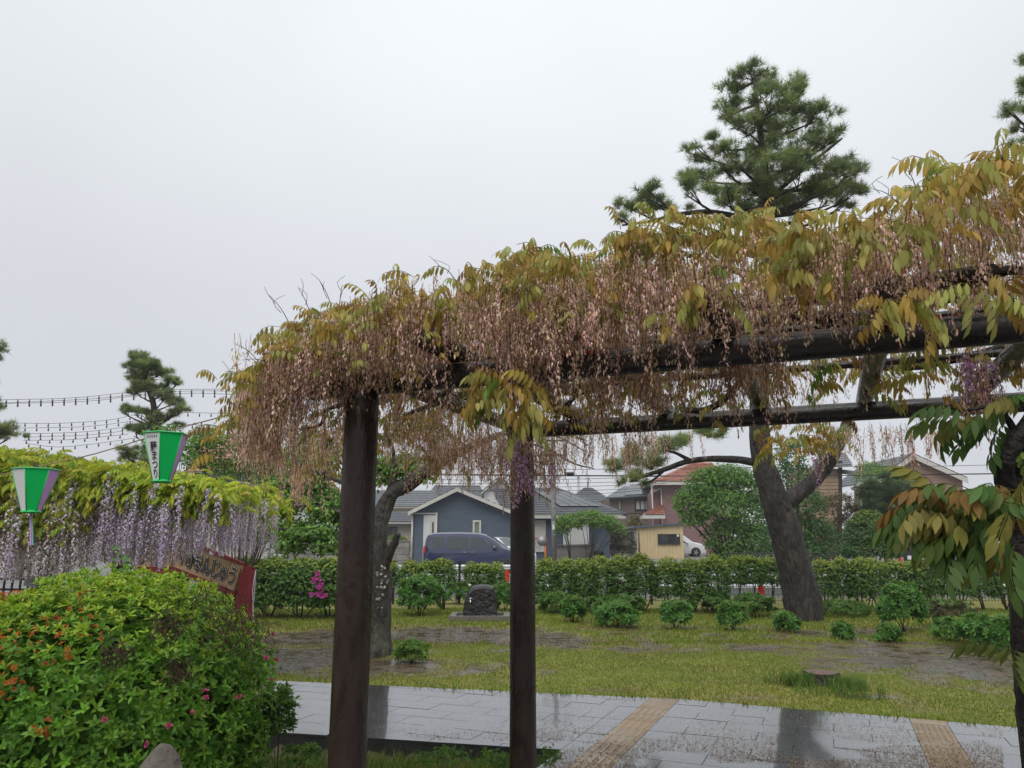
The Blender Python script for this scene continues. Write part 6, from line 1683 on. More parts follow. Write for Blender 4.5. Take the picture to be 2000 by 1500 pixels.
wall_poly(h, [(556, None), (556, 962), (660, 962), (660, None)], Y_ + 1.5, 5.0, M['white_wall'], 'annexe_wall')
tiled([W(548, 965, Y_ + 1), W(668, 965, Y_ + 1), W(650, 940, Y_ + 4), W(560, 940, Y_ + 4)], 20, 6, 'annexe_roof', M['red_tile'], h)
# garage with shutter and block wall
Y_ = 33.0
gar = thing('garage', 'low cream garage with ribbed roller shutter beyond the left hedge', 'garage', (W(520, 1060, Y_)[0], Y_, gzs(-10, Y_)))
wall_poly(gar, [(470, None), (470, 1040), (556, 1040), (556, None)], Y_, 4.0, M['cream'])
for k in range(9):
    a_, b_ = W(488, 1047 + 5 * k, Y_ - .03), W(549, 1051.4 + 5 * k, Y_ - .03)
    Geo().box(((a_[0] + b_[0]) / 2, Y_ - .03, (a_[2] + b_[2]) / 2), (b_[0] - a_[0], .04, a_[2] - b_[2])).build('shutter_slat', M['trim'], gar)
slab(gar, [W(465, 1040, Y_ - .3), W(560, 1040, Y_ - .3), W(560, 1036, Y_ - .3), W(465, 1036, Y_ - .3)], (0, 4.5, 0), M['pale_tile'], 'roof')
bw = thing('block_wall', 'stained concrete block wall between the garage and the bungalow', 'wall', (W(640, 1060, 32)[0], 32.0, gzs(-7, 32)))
x0, x1 = W(562, 1060, 32)[0], W(800, 1060, 32)[0]; zt_ = W(0, 1058, 32)[2]; z0 = gzs(-7, 32)
nb_ = 0; bh = (zt_ - z0) / 6; blk = None
for r_ in range(6):
    x_ = x0 - (0.3 if r_ % 2 else 0)
    while x_ < x1 - .05:
        a_, b_ = max(x_, x0), min(x_ + .6, x1); x_ += .6
        if b_ - a_ < .08: continue
        Geo().box(((a_ + b_) / 2, 32 + RNG.uniform(-.006, .006), z0 + bh * (r_ + .5)), (b_ - a_ - .015, .15, bh - .015)).build('block', M['concrete'], bw)
Geo().box(((x0 + x1) / 2, 32.03, (z0 + zt_) / 2), (x1 - x0, .10, zt_ - z0)).build('mortar', M['joint'], bw)
Geo().box(((x0 + x1) / 2, 32, zt_ + .03), (x1 - x0 + .05, .2, .06)).build('coping', M['concrete'], bw)
p = W(527, 1060, 27); sp = thing('steel_pole', 'plain grey steel pole in front of the garage shutter', 'pole', (p[0], 27, gzs(p[0], 27)))
g = Geo(); g.tube([(p[0], 27, gzs(p[0], 27) - .1), (p[0], 27, 3.0)], 0.06, 10); g.build('shaft', M['metal_grey'], sp); Geo().lathe([(.065, 2.98), (.06, 3.03), (.02, 3.06)], (p[0], 27, 0), 10).build('cap', M['metal_grey'], sp)
# grey-roofed house between
Y_ = 54.0
h = house('house', 'cream house with stacked grey roofs left of the bungalow gable', 790, Y_)
wall_poly(h, [(715, None), (715, 985), (850, 985), (850, None)], Y_, 6.0, M['cream'])
tiled([W(700, 990, Y_ - .6), W(860, 990, Y_ - .6), W(850, 958, Y_ + 3), W(730, 958, Y_ + 3)], 34, 9, 'roof_slope', M['pale_tile'], h)
wall_poly(h, [(690, None), (690, 1015), (812, 1015), (812, None)], Y_ - 5, 5.0, M['cream'], 'lower_wall')
tiled([W(680, 1020, Y_ - 5.6), W(818, 1020, Y_ - 5.6), W(808, 1000, Y_ - 2), W(690, 1000, Y_ - 2)], 30, 6, 'lower_roof', M['grey_tile'], h)
window(h, 750, 775, 1030, 1060, Y_ - 5, frame='dark_trim', mull=1)
# pale gable behind the second post
Y_ = 62.0
h = house('house', 'pale grey gabled house rising behind the bungalow roof', 985, Y_)
wall_poly(h, [(945, None), (945, 958), (975, 935), (1010, 958), (1010, None)], Y_, 6.0, M['white_wall'])
a_, b_, c_ = W(938, 963, Y_ - .4), W(975, 932, Y_ - .4), W(1018, 963, Y_ - .4)
tiled([a_, a_ + back, b_ + back, b_], 16, 6, 'roof_slope', M['pale_tile'], h); tiled([c_ + back, c_, b_, b_ + back], 16, 6, 'roof_slope', M['pale_tile'], h)
h = house('house', 'low dark-roofed house peeping over the bungalow ridge', 870, 66.0)
wall_poly(h, [(840, None), (840, 968), (945, 968), (945, None)], 66, 5.0, M['white_wall'])
tiled([W(835, 968, 65.4), W(950, 968, 65.4), W(935, 948, 69), W(850, 948, 69)], 30, 6, 'roof_slope', M['grey_tile'], h)
# grey hip roof
Y_ = 74.0
h = house('house', 'grey house with stepped hip roof behind the tiled wing', 1150, Y_)
wall_poly(h, [(1112, None), (1112, 978), (1190, 978), (1190, None)], Y_, 6.0, M['brown_wall'])
e1, e2, ap = W(1102, 981, Y_ - .6), W(1198, 981, Y_ - .6), W(1148, 953, Y_ + 3)
tiled([e1, e2, ap + np.array([.3, 0, 0]), ap - np.array([.3, 0, 0])], 16, 8, 'roof_slope', M['pale_tile'], h, step=0.09)
tiled([e2, e2 + np.array([0, 7, 0]), ap + np.array([.31, .1, 0]), ap + np.array([.3, 0, 0])], 16, 8, 'roof_slope', M['pale_tile'], h, step=0.09)
window(h, 1170, 1180, 982, 993, Y_, frame='trim', mull=1)
Geo().tube([ap, ap + np.array([0, 0, 1.0])], .06, 6).build('roof_finial', M['metal_grey'], h)
# brown two-storey house
Y_ = 68.0
h = house('house', 'brown two-storey house with solar roof and dark-framed windows', 1230, Y_)
wall_poly(h, [(1190, None), (1190, 971), (1300, 966), (1300, None)], Y_, 7.0, M['brown_wall'])
e1, e2, r1, r2 = W(1183, 974, Y_ - .6), W(1300, 968, Y_ - .6), W(1218, 952, Y_ + 3), W(1300, 950, Y_ + 3)
slab(h, [e1, e2, r2, r1], (0, 0, .12), M['grey_tile'], 'roof')
slab(h, [e1 * .62 + e2 * .38 + np.array([-.3, .2, .2]), e2 + np.array([-.4, .2, .2]), r2 + np.array([-.4, -.3, .2]), r1 * .85 + r2 * .15 + np.array([0, -.3, .2])], (0, 0, .05), M['solar'], 'solar_panel')
window(h, 1208, 1212, 977, 995, Y_, frame='dark_trim', curtain='curtain', mull=0)
window(h, 1241, 1268, 977, 996, Y_, frame='dark_trim', curtain='curtain', mull=2, t=.12)
slab(h, [W(1190, 1003.5, Y_ - .03), W(1300, 1003.5, Y_ - .03), W(1300, 1002, Y_ - .03), W(1190, 1002, Y_ - .03)], (0, .04, 0), M['dark_trim'], 'band')
# pink house with red roof
Y_ = 64.0
h = house('house', 'dusky pink house with red tiled hip roof above the yellow shed', 1330, Y_)
wall_poly(h, [(1293, None), (1293, 942), (1420, 942), (1420, None)], Y_, 7.0, M['pink_wall'])
wall_poly(h, [(1276, None), (1276, 962), (1293, 950), (1293, None)], Y_ + .6, 5.0, M['pink_wall'], 'side_wall')
e1, e2 = W(1278, 941, Y_ - .9), W(1432, 941, Y_ - .9); r1, r2 = W(1352, 906, Y_ + 3), W(1390, 906, Y_ + 3)
tiled([e1, e2, r2, r1], 26, 11, 'roof_slope', M['red_tile'], h, wave=.07, step=.06)
tiled([e1 + np.array([0, 8, 0]), e1, r1, r1 + np.array([-.02, .1, 0])], 20, 11, 'roof_slope', M['red_tile'], h, wave=.07, step=.06)
Geo().tube([e1, r1], .14, 8).build('ridge', M['red_tile'], h); Geo().tube([r1, r2], .14, 8).build('ridge', M['red_tile'], h)
slab(h, [e1 + np.array([0, -.03, -.25]), e2 + np.array([0, -.03, -.25]), e2 + np.array([0, -.03, -.06]), e1 + np.array([0, -.03, -.06])], (0, .1, 0), M['trim'], 'gutter')
tiled([W(1270, 962, Y_), W(1292, 952, Y_), W(1292, 944, Y_ + 1), W(1272, 955, Y_ + 1)], 6, 3, 'step_roof', M['red_tile'], h)
e1, e2, r1, r2 = W(1255, 1006, Y_ - 1.6), W(1299, 1006, Y_ - 1.6), W(1290, 988, Y_ - .1), W(1296, 988, Y_ - .1)
tiled([e1, e2, r2, r1], 10, 5, 'porch_roof', M['red_tile'], h, wave=.08, step=.06)
slab(h, [e1 + np.array([0, -.03, -.28]), e2 + np.array([0, -.03, -.28]), e2 + np.array([0, -.03, -.05]), e1 + np.array([0, -.03, -.05])], (0, 1.4, 0), M['trim'], 'porch_fascia')
window(h, 1332, 1350, 946, 962, Y_, curtain='curtain', mull=1)
for px in (1293, 1275): p = W(px, 1000, Y_ - .08); Geo().tube([(p[0], p[1], gzs(p[0], Y_)), (p[0], p[1], W(px, 950, Y_)[2])], .05, 6).build('downpipe', M['trim'], h)
# yellow shed
Y_ = 55.0
M['yellow_board'] = mat('yellow_metal_board', (0.56, 0.44, 0.25), 0.5, var=0.08, scale=1.5, bump=0)
M['blue_roof'] = mat('blue_metal_roof', (0.06, 0.12, 0.19), 0.4, var=0.15, bump=0)
p = W(1290, 1085, Y_); sgz = gzs(p[0], Y_)
shd = thing('yellow_shed', 'small yellow metal shed with blue sloping roof and sliding window', 'shed', (p[0], Y_, sgz))
xa, xb = W(1243, 1060, Y_)[0], W(1335, 1060, Y_)[0]; nb_ = 13
for k in range(nb_):
    u0, u1 = xa + (xb - xa) * k / nb_, xa + (xb - xa) * (k + 1) / nb_
    zt0 = W(1243, 1031, Y_)[2]; zt1 = W(1335, 1023, Y_)[2]
    f = lambda u_: zt0 + (zt1 - zt0) * (u_ - xa) / (xb - xa)
    Geo().prism([(u0 + .006, Y_ + .0, sgz - .1), (u1 - .006, Y_, sgz - .1), (u1 - .006, Y_, f(u1)), (u0 + .006, Y_, f(u0))], (0, .04, 0)).build('board', M['yellow_board'], shd)
Geo().prism([(xa, Y_ + .045, sgz - .1), (xb, Y_ + .045, sgz - .1), (xb, Y_ + .045, zt1 - .02), (xa, Y_ + .045, zt0 - .02)], (0, 3, 0)).build('wall', M['dark_trim'], shd)
Geo().prism([(xa - .3, Y_ - .25, zt0 - .02), (xb + .3, Y_ - .25, zt1 + .02), (xb + .3, Y_ - .25, zt1 + .10), (xa - .3, Y_ - .25, zt0 + .06)], (0, 3.5, 0)).build('roof', M['blue_roof'], shd)
window(shd, 1286, 1326, 1044, 1062, Y_ - .02, frame='dark_trim', mull=1, pane='glass', t=.08)
slab(shd, [W(1322, 1048, Y_ - .14), W(1326, 1048, Y_ - .14), W(1326, 1044, Y_ - .14), W(1322, 1044, Y_ - .14)], (0, .01, 0), M['white_paint'], 'window_label')
p = W(1248, 1060, Y_ - .6); Geo().tube([(p[0], p[1], sgz - .1), (p[0], p[1], W(1248, 1040, Y_)[2])], .05, 6).build('corner_pipe', M['dark_trim'], shd)
# right: gabled house, sided house
Y_ = 62.0
h = house('house', 'brown gabled house with white barge boards at far right', 1800, Y_)
wall_poly(h, [(1742, None), (1742, 922), (1783, 893), (1880, 934), (1880, None)], Y_, 7.0, M['tan_wall'])
a_, b_, c_ = W(1715, 938, Y_ - .5), W(1783, 886, Y_ - .5), W(1890, 934, Y_ - .5)
tiled([a_, a_ + back, b_ + back, b_], 20, 8, 'roof_slope', M['grey_tile'], h); tiled([c_ + back, c_, b_, b_ + back], 20, 8, 'roof_slope', M['grey_tile'], h)
for q0, q1 in ((a_, b_), (b_, c_)): slab(h, [q0 + np.array([0, -.04, -.42]), q1 + np.array([0, -.04, -.42]), q1 + np.array([0, -.04, -.10]), q0 + np.array([0, -.04, -.10])], (0, .06, 0), M['trim'], 'barge_board')
window(h, 1815, 1840, 948, 965, Y_, mull=1)
p = W(1766, 900, Y_ + 1); Geo().tube([p - np.array([0, 0, .5]), p + np.array([0, 0, 3])], .04, 5).build('antenna_mast', M['metal_grey'], h)
for k in range(3): Geo().tube([p + np.array([-.6, 0, 1.6 + .4 * k]), p + np.array([.6, 0, 1.6 + .4 * k])], .02, 4).build('antenna_arm', M['metal_grey'], h)
Y_ = 48.0
h = house('house', 'beige board-sided house with dark corner between evergreen and young pine', 1620, Y_)
wall_poly(h, [(1590, None), (1590, 912), (1640, 916), (1640, None)], Y_, 5.0, M['beige_siding'])
for k in range(12):
    y_ = 935 + 7 * k; a_, b_ = W(1592, y_ + 6.4, Y_ - .05), W(1638, y_, Y_ - .05)
    Geo().box(((a_[0] + b_[0]) / 2, Y_ - .05, (a_[2] + b_[2]) / 2), (b_[0] - a_[0], .05, b_[2] - a_[2]), Matrix.Rotation(-.12, 3, 'X')).build('siding_board', M['beige_siding'], h)
slab(h, [W(1638, 1060, Y_ - .1), W(1645, 1060, Y_ - .1), W(1645, 900, Y_ - .1), W(1638, 900, Y_ - .1)], (0, .12, 0), M['dark_trim'], 'corner_post')
tiled([W(1585, 914, Y_ - .6), W(1665, 908, Y_ - .6), W(1650, 884, Y_ + 3), W(1600, 886, Y_ + 3)], 14, 6, 'roof_slope', M['pale_tile'], h)
slab(h, [W(1640, 925, Y_ - .2), W(1700, 932, Y_ - .2), W(1698, 924, Y_ + .5), W(1642, 917, Y_ + .5)], (0, .5, .1), M['dark_trim'], 'porch_roof')
# satellite dish
p = W(1681, 955, 40); dish = thing('satellite_dish', 'round white satellite dish among the young pine branches', 'dish', p)
g = Geo(); g.lathe([(0.02, 0.0), (.18, -.02), (.30, -.07), (.345, -.11), (.33, -.10), (.17, -.005), (.02, .02)], p, 20, axis=1); g.build('reflector', M['white_paint'], dish)
Geo().tube([p + np.array([.0, -.1, -.3]), p + np.array([.12, -.45, -.05])], .018, 6).build('feed_arm', M['dark_trim'], dish)
Geo().tube([p + np.array([0, .03, 0]), p + np.array([0, .1, -1.2]), p + np.array([0, .1, -4])], .035, 8).build('mast', M['metal_grey'], dish)

# ------------------------------------------------------------------ trees across the road
def tr_(label, pads, clumps, per, cr, leaf, palette, Y, bpx, **k): return tree(label, pads, clumps * 2.8, per, cr, leaf, palette, Y, bpx, **k)
TG = [(3, (0.11, 0.225, 0.04)), (2, (0.15, 0.27, 0.045)), (2, (0.075, 0.16, 0.035))]
tr_('dense bright green broadleaf tree beside the white parked car', [pad(1385, 950, 40, 50, 36), pad(1420, 935, 40, 46, 28), pad(1460, 960, 40, 45, 40), pad(1355, 985, 40, 42, 34), pad(1410, 995, 39.5, 60, 40), pad(1465, 1010, 40, 40, 50), pad(1352, 1015, 40, 28, 20), pad(1425, 1050, 40, 52, 40), pad(1475, 1060, 40, 40, 36), pad(1440, 1085, 40, 54, 24)], 1000, 7, .34, .17, TG, 40.5, 1420, sr=.08)
tr_('dark layered evergreen behind the pine trunk', [pad(1545, 890, 34, 30, 34), pad(1550, 935, 34, 45, 34), pad(1560, 985, 34, 55, 34), pad(1575, 1035, 34, 55, 34), pad(1560, 1080, 34, 70, 30), pad(1600, 1060, 34, 40, 40), pad(1520, 1060, 34, 40, 36), pad(1505, 1000, 34, 30, 30)], 700, 7, .26, .13, DARKG, 34, 1555, sr=.07, top=[(1, (0.06, 0.12, 0.04))])
tr_('round yellow-topped evergreen bush-tree behind the right hedge', [pad(1702, 1045, 28, 50, 40), pad(1702, 1075, 28, 54, 24), pad(1695, 1020, 28, 28, 22)], 650, 7, .14, .10, DARKG, 28, 1702, top=[(2, (0.16, 0.21, 0.035)), (1, (0.10, 0.17, 0.03))], sr=.04, name='round_tree', shell=.75)
tr_('russet-leaved small tree between evergreen and round bush-tree', [pad(1640, 990, 36, 34, 28), pad(1655, 1035, 36, 34, 34), pad(1630, 1070, 36, 40, 24)], 260, 7, .22, .10, [(2, (0.11, 0.075, 0.045)), (2, (0.06, 0.075, 0.03)), (1, (0.16, 0.10, 0.05))], 36, 1640, sr=.04)
tr_('pale feathery green tree behind the young pine', [pad(1720, 935, 46, 55, 26), pad(1700, 915, 46, 30, 14), pad(1760, 960, 46, 45, 36), pad(1735, 990, 46, 60, 40)], 360, 7, .3, .13, SAP, 46, 1730, sr=.06)
tr_('mixed scrubby trees behind the hanging bronze leaves', [pad(1800, 985, 40, 50, 36), pad(1850, 1010, 40, 55, 40), pad(1900, 1020, 40, 50, 50), pad(1960, 1010, 40, 60, 60), pad(1830, 1060, 40, 70, 30)], 420, 7, .3, .13, [(2, (0.06, 0.09, 0.03)), (1, (0.09, 0.11, 0.05)), (1, (0.10, 0.08, 0.045))], 40, 1870, sr=.06)
pine('pine_tree', 'young pine with upright pale candles behind the round bush-tree', 36.0, [(1700, 1000, 40, 28), (1740, 990, 44, 30), (1770, 1010, 34, 30), (1720, 965, 40, 26), (1760, 965, 34, 22), (1690, 970, 24, 20), (1740, 1040, 60, 26), (1785, 1045, 28, 24), (1735, 940, 24, 14)], [(1735, 1110), (1735, 1050), (1733, 1000), (1735, 930)], [7, 6, 4, 2], 1500, .26, nw=.016, deep=.5, gz=gzs(18, 36), palette=[(3, (0.055, 0.085, 0.04)), (2, (0.08, 0.11, 0.05))])
tr_('pollarded light green tree beside the utility pole', [pad(1112, 1022, 41, 26, 18), pad(1098, 1035, 41, 14, 16)], 130, 7, .22, .12, SAP, 41, 1116, sr=.05, name='pollarded_tree')
tr_('pollarded light green tree left of the scrub-covered trellis', [pad(1150, 1015, 41.5, 34, 18), pad(1180, 1022, 41.5, 30, 18), pad(1205, 1035, 42, 18, 14)], 220, 7, .22, .12, SAP, 41.5, 1150, sr=.05, name='pollarded_tree')
tr_('yellow-green shrub left of the bungalow porch', [pad(775, 1072, 34, 26, 26), pad(765, 1095, 34, 24, 20), pad(788, 1100, 34, 16, 14)], 240, 7, .18, .11, [(2, (0.12, 0.19, 0.04)), (1, (0.17, 0.20, 0.05))], 34, 772, sr=.03, name='roadside_shrub', cat='bush')
tr_('orange-tinged topiary behind the trellis', [pad(1240, 1022, 58, 16, 7), pad(1240, 1012, 58, 10, 6)], 50, 7, .2, .14, [(1, (0.17, 0.15, 0.05)), (1, (0.12, 0.08, 0.05))], 58, 1240, sr=.05, name='topiary_tree')
tr_('dark climbing shrub smothering the trellis', [pad(1190, 1055, 47, 26, 20), pad(1220, 1062, 47, 26, 22), pad(1200, 1078, 47, 40, 14)], 260, 6, .25, .10, [(2, (0.05, 0.06, 0.035)), (1, (0.08, 0.085, 0.05))], 47, 1200, sr=.03, name='climbing_shrub', cat='bush')
trl = thing('trellis', 'weathered pipe trellis with bare vines beside the yellow shed', 'trellis', W(1210, 1085, 47.6) * np.array([1, 1, 0]) + np.array([0, 0, gzs(6, 47.6)]))
for px in (1166, 1215, 1240): p = W(px, 1040, 47.6); Geo().tube([(p[0], 47.6, gzs(p[0], 47.6)), (p[0], 47.6, p[2])], .035, 6).build('upright', M['metal_grey'], trl)
for y_ in (1038, 1068): a_, b_ = W(1160, y_, 47.58), W(1245, y_, 47.58); Geo().tube([a_, b_], .03, 6).build('bar', M['metal_grey'], trl)
for px0, py0, px1, py1 in ((1170, 1065, 1180, 1040), (1175, 1060, 1195, 1042), (1218, 1042, 1240, 1060)): Geo().tube([W(px0, py0, 47.55), W(px1, py1, 47.55)], .025, 5).build('brace', M['metal_grey'], trl)
g = Geo()
for k in range(60):
    a_ = W(RNG.uniform(1160, 1242), RNG.uniform(1030, 1046), 47.6); b_ = a_ + np.array([RNG.uniform(-.8, .8), RNG.uniform(-.3, .3), RNG.uniform(-.5, .2)])
    limb(g, [a_, (a_ + b_) / 2 + RNG.normal(size=3) * .1, b_], .02, .008, 4, 0, 2)
g.build('bare_vines', M['twig'], trl)
wl_ = thing('garden_wall', 'low grey garden wall between utility pole and trellis', 'wall', W(1125, 1090, 43.2) * np.array([1, 1, 0]) + np.array([0, 0, gzs(3.6, 43.2)]))
wall_poly(wl_, [(1088, None), (1088, 1066), (1162, 1064), (1162, None)], 43.2, .15, M['concrete'])
slab(wl_, [W(1086, 1065.6, 43.1), W(1164, 1063.6, 43.1), W(1164, 1062, 43.1), W(1086, 1064, 43.1)], (0, .35, 0), M['concrete'], 'coping')
bn = W(1170, 1085, 42.5); bz_ = gzs(bn[0], 42.5)
bin_ = thing('black_bin', 'black plastic bin at the end of the grey garden wall', 'bin', (bn[0], 42.5, bz_))
Geo().lathe([(.22, 0), (.27, .75), (.285, .76), (.285, .80), (.0, .86)], (bn[0], 42.5, bz_), 16).build('body', M['black_metal'], bin_); Geo().lathe([(.29, .80), (.29, .84), (.1, .9)], (bn[0], 42.5, bz_), 16).build('lid', M['black_metal'], bin_)

# ------------------------------------------------------------------ vehicles
M['navy_paint'] = mat('navy_car_paint', (0.024, 0.031, 0.082), 0.25, var=0.08, scale=1, bump=0, spec=0.5, coat=1.0)
M['white_car'] = mat('white_car_paint', (0.62, 0.63, 0.64), 0.25, var=0.04, scale=1, bump=0, coat=0.8)
M['tyre'] = mat('tyre_rubber', (0.015, 0.015, 0.015), 0.7, bump=0)
M['car_glass'] = mat('car_glass', (0.035, 0.04, 0.045), 0.05, var=0.1, bump=0, spec=0.8)
M['lamp'] = mat('lamp_lens', (0.6, 0.62, 0.64), 0.12, var=0.1, bump=0)
M['red_lens'] = mat('red_lens', (0.35, 0.01, 0.01), 0.2, bump=0)
def car(name, label, cat, loc, rz, paint, L, Wd, prof, belt, windows, wheels, R=0.33, front_glass=None):
    """prof: roof line (x from rear 0 to front L, z); belt: (x, z); windows: polygons in (x, z)"""
    root = thing(name, label, cat, loc, rz)
    ROOT[root.name] = np.zeros(3)
    xs = np.linspace(0, L, 41); hw = Wd / 2
    px_, pz_ = zip(*prof); bx_, bz2 = zip(*belt)
    top = np.interp(xs, px_, pz_); bl = np.minimum(np.interp(xs, bx_, bz2), top - 0.02)
    endr = lambda x: 1 - 0.16 * max(0, (0.35 - x) / 0.35) ** 2 - 0.30 * max(0, (x - L + 0.7) / 0.7) ** 2
    def sec(i):
        e = endr(xs[i]); w_ = hw * e; b_, t_ = bl[i], top[i]
        lean = min(0.20, (t_ - b_) * 0.22)
        return [(w_ * .93, .20), (w_ * .985, .34), (w_, .62), (w_ * .985, b_), (w_ - lean * .55, b_ + (t_ - b_) * .5), (w_ - lean, t_ - min(.06, (t_ - b_) * .4)), (max(w_ - lean - .14, .1), t_), (0, t_ + .012)]
    vs, fs = [], []; m = 15
    for i in range(len(xs)):
        s_ = sec(i); vs += [(xs[i] - L / 2, -y, z) for y, z in s_] + [(xs[i] - L / 2, y, z) for y, z in s_[-2::-1]]
    for i in range(len(xs) - 1):
        for k in range(m - 1): fs.append((i * m + k, i * m + k + 1, (i + 1) * m + k + 1, (i + 1) * m + k))
        fs.append((i * m + m - 1, i * m, (i + 1) * m, (i + 1) * m + m - 1))
    fs += [tuple(range(m)), tuple(range((len(xs) - 1) * m, len(xs) * m))[::-1]]
    body = Geo().add(vs, fs, True).build('body', paint, root, local=True)
    es = body.modifiers.new('edge', 'EDGE_SPLIT'); es.split_angle = math.radians(35)
    def sy(x, z):
        i = int(np.clip(round(x / L * 40), 0, 40)); s_ = sec(i)[:-1]
        return np.interp(z, [q[1] for q in s_], [q[0] for q in s_])
    for sd in (-1, 1):
        for poly, nm in windows:
            P = []
            for j in range(len(poly)):
                (x0, z0), (x1, z1) = poly[j], poly[(j + 1) % len(poly)]
                for k in range(4): f = k / 4; P.append((x0 + (x1 - x0) * f, z0 + (z1 - z0) * f))
            cx, cz = np.mean([p[0] for p in poly]), np.mean([p[1] for p in poly])
            vv = [(cx - L / 2, sd * (sy(cx, cz) + .008), cz)] + [(x - L / 2, sd * (sy(x, z) + .008), z) for x, z in P]
            n_ = len(P); Geo().add(vv, [(0, 1 + j, 1 + (j + 1) % n_) for j in range(n_)]).build(nm, M['car_glass'], root, local=True)
        for xw in wheels:
            Geo().lathe([(R + .05, -.006), (R + .05, .006)], (xw - L / 2, sd * (hw + .002), R + .02), 24, axis=1).build('wheel_arch', M['tyre'], root, local=True)
            wh_ = Geo().lathe([(R * .7, -.1), (R * .96, -.1), (R, -.06), (R, .06), (R * .96, .1), (R * .66, .1)], (xw - L / 2, sd * (hw - .06), R), 24, axis=1).build('wheel', M['tyre'], root, local=True)
            g = Geo(); g.lathe([(R * .64, -.012), (R * .64, .012)], (xw - L / 2, sd * (hw + .022), R), 20, axis=1)
            g.build('rim', M['metal_grey'], wh_, local=True)
            g = Geo()
            for k in range(5):
                a_ = k * 1.2566; g.box((xw - L / 2 + math.cos(a_) * R * .35, sd * (hw + .04), R + math.sin(a_) * R * .35), (R * .5, .02, .06), Matrix.Rotation(-a_, 3, 'Y'))
            g.build('spokes', M['chrome'], wh_, local=True)
        mx_, mz_ = belt[-2][0] - 0.55, np.interp(belt[-2][0] - 0.55, bx_, bz2) + .1
        Geo().lathe([(.03, -.1), (.09, -.08), (.10, .0), (.08, .07), (.02, .09)], (mx_ - L / 2, sd * (hw + .08), mz_), 10, axis=1).build('wing_mirror', paint, root, local=True)
    # windscreen, from the roof line where it falls to the bonnet
    (xa, za), (xb, zb) = front_glass
    g = Geo(); n_ = 6; vv = []
    for j in range(n_ + 1):
        f = j / n_; x = xa + (xb - xa) * f; z = np.interp(x, px_, pz_) + .022; w_ = hw * endr(x) - .30 + .10 * f
        vv += [(x - L / 2, -w_, z - .012), (x - L / 2, 0, z), (x - L / 2, w_, z - .012)]
    Geo().add(vv, [q for j in range(n_) for q in ((3 * j, 3 * j + 1, 3 * j + 4, 3 * j + 3), (3 * j + 1, 3 * j + 2, 3 * j + 5, 3 * j + 4))], True).build('windscreen', M['car_glass'], root, local=True)
    for sd in (-1, 1):
        zf = np.interp(L - .25, px_, pz_)
        Geo().prism([(L / 2 - .48, sd * hw * .90, zf - .16), (L / 2 - .06, sd * hw * .66, zf - .24), (L / 2 - .06, sd * hw * .66, zf - .14), (L / 2 - .50, sd * hw * .93, zf - .07)], (.03, sd * .05, 0)).build('headlight', M['lamp'], root, local=True)
        Geo().prism([(-L / 2 + .02, sd * hw * .86, .95), (-L / 2 + .14, sd * hw * .985, .95), (-L / 2 + .16, sd * hw * .965, 1.25), (-L / 2 + .03, sd * hw * .84, 1.25)], (-.02, sd * .02, 0)).build('tail_light', M['red_lens'], root, local=True)
    for k in range(4): Geo().box((L / 2 - .005 + .004 * k, 0, .42 + .10 * k), (.05, hw * 1.1 - .06 * k, .045)).build('grille_bar', M['chrome'] if k else M['tyre'], root, local=True)
    return root
VY = 36.0
van_c = W(926, 1060, VY + .4); vz = gzs(van_c[0], VY)
VL, VWd = 4.75, 1.75
vp = [(0, .95), (.05, 1.55), (.18, 1.80), (.45, 1.875), (1.6, 1.90), (2.6, 1.87), (3.0, 1.78), (3.35, 1.60), (3.95, 1.16), (4.3, 1.06), (4.6, .93), (4.75, .66)]
vb = [(0, .95), (1.0, 1.02), (2.5, 1.05), (3.6, 1.08), (3.95, 1.05), (4.75, .6)]
vw = [([(.22, 1.16), (.95, 1.10), (1.02, 1.68), (.32, 1.68)], 'quarter_window'), ([(1.12, 1.10), (2.12, 1.10), (2.14, 1.68), (1.16, 1.69)], 'door_window'), ([(2.24, 1.11), (3.22, 1.13), (2.85, 1.62), (2.26, 1.68)], 'door_window'), ([(3.32, 1.13), (3.68, 1.12), (3.30, 1.44), (3.06, 1.56)], 'front_quarter_window')]
van = car('minivan', 'dark navy minivan parked before the blue-grey bungalow', 'van', (van_c[0], van_c[1] + .9, vz), math.radians(-4), M['navy_paint'], VL, VWd, vp, vb, vw, (.85, 3.75), .33, ((3.02, 1.78), (3.92, 1.18)))
for sd in (-1, 1):
    for xh in (2.02, 2.36): Geo().box((xh - VL / 2, sd * (VWd / 2 + .012), .98), (.20, .03, .035)).build('door_handle', M['chrome'], van, local=True)
    Geo().box((1.7 - VL / 2, sd * (VWd / 2 + .004), .90), (2.9, .012, .02)).build('side_crease', M['navy_paint'], van, local=True)
wp = [(0, .8), (.1, 1.25), (.4, 1.46), (1.4, 1.52), (2.1, 1.46), (2.9, 1.02), (3.5, .90), (3.8, .6)]
wb = [(0, .85), (1.5, .92), (2.9, .95), (3.0, .95), (3.8, .55)]
ww = [([(.45, 1.0), (1.3, .98), (1.32, 1.40), (.62, 1.38)], 'rear_window'), ([(1.42, .98), (2.45, 1.0), (2.0, 1.36), (1.44, 1.40)], 'door_window')]
wc = W(984, 1060, 40.5)
car('white_hatchback', 'white hatchback half hidden behind the navy minivan', 'car', (wc[0], 40.6, gzs(wc[0], 40.6) + .12), math.radians(-50), M['white_car'], 3.8, 1.66, wp, wb, ww, (.62, 3.05), .30, ((2.12, 1.44), (2.85, 1.06)))
wc = W(1325, 1060, 59.6)
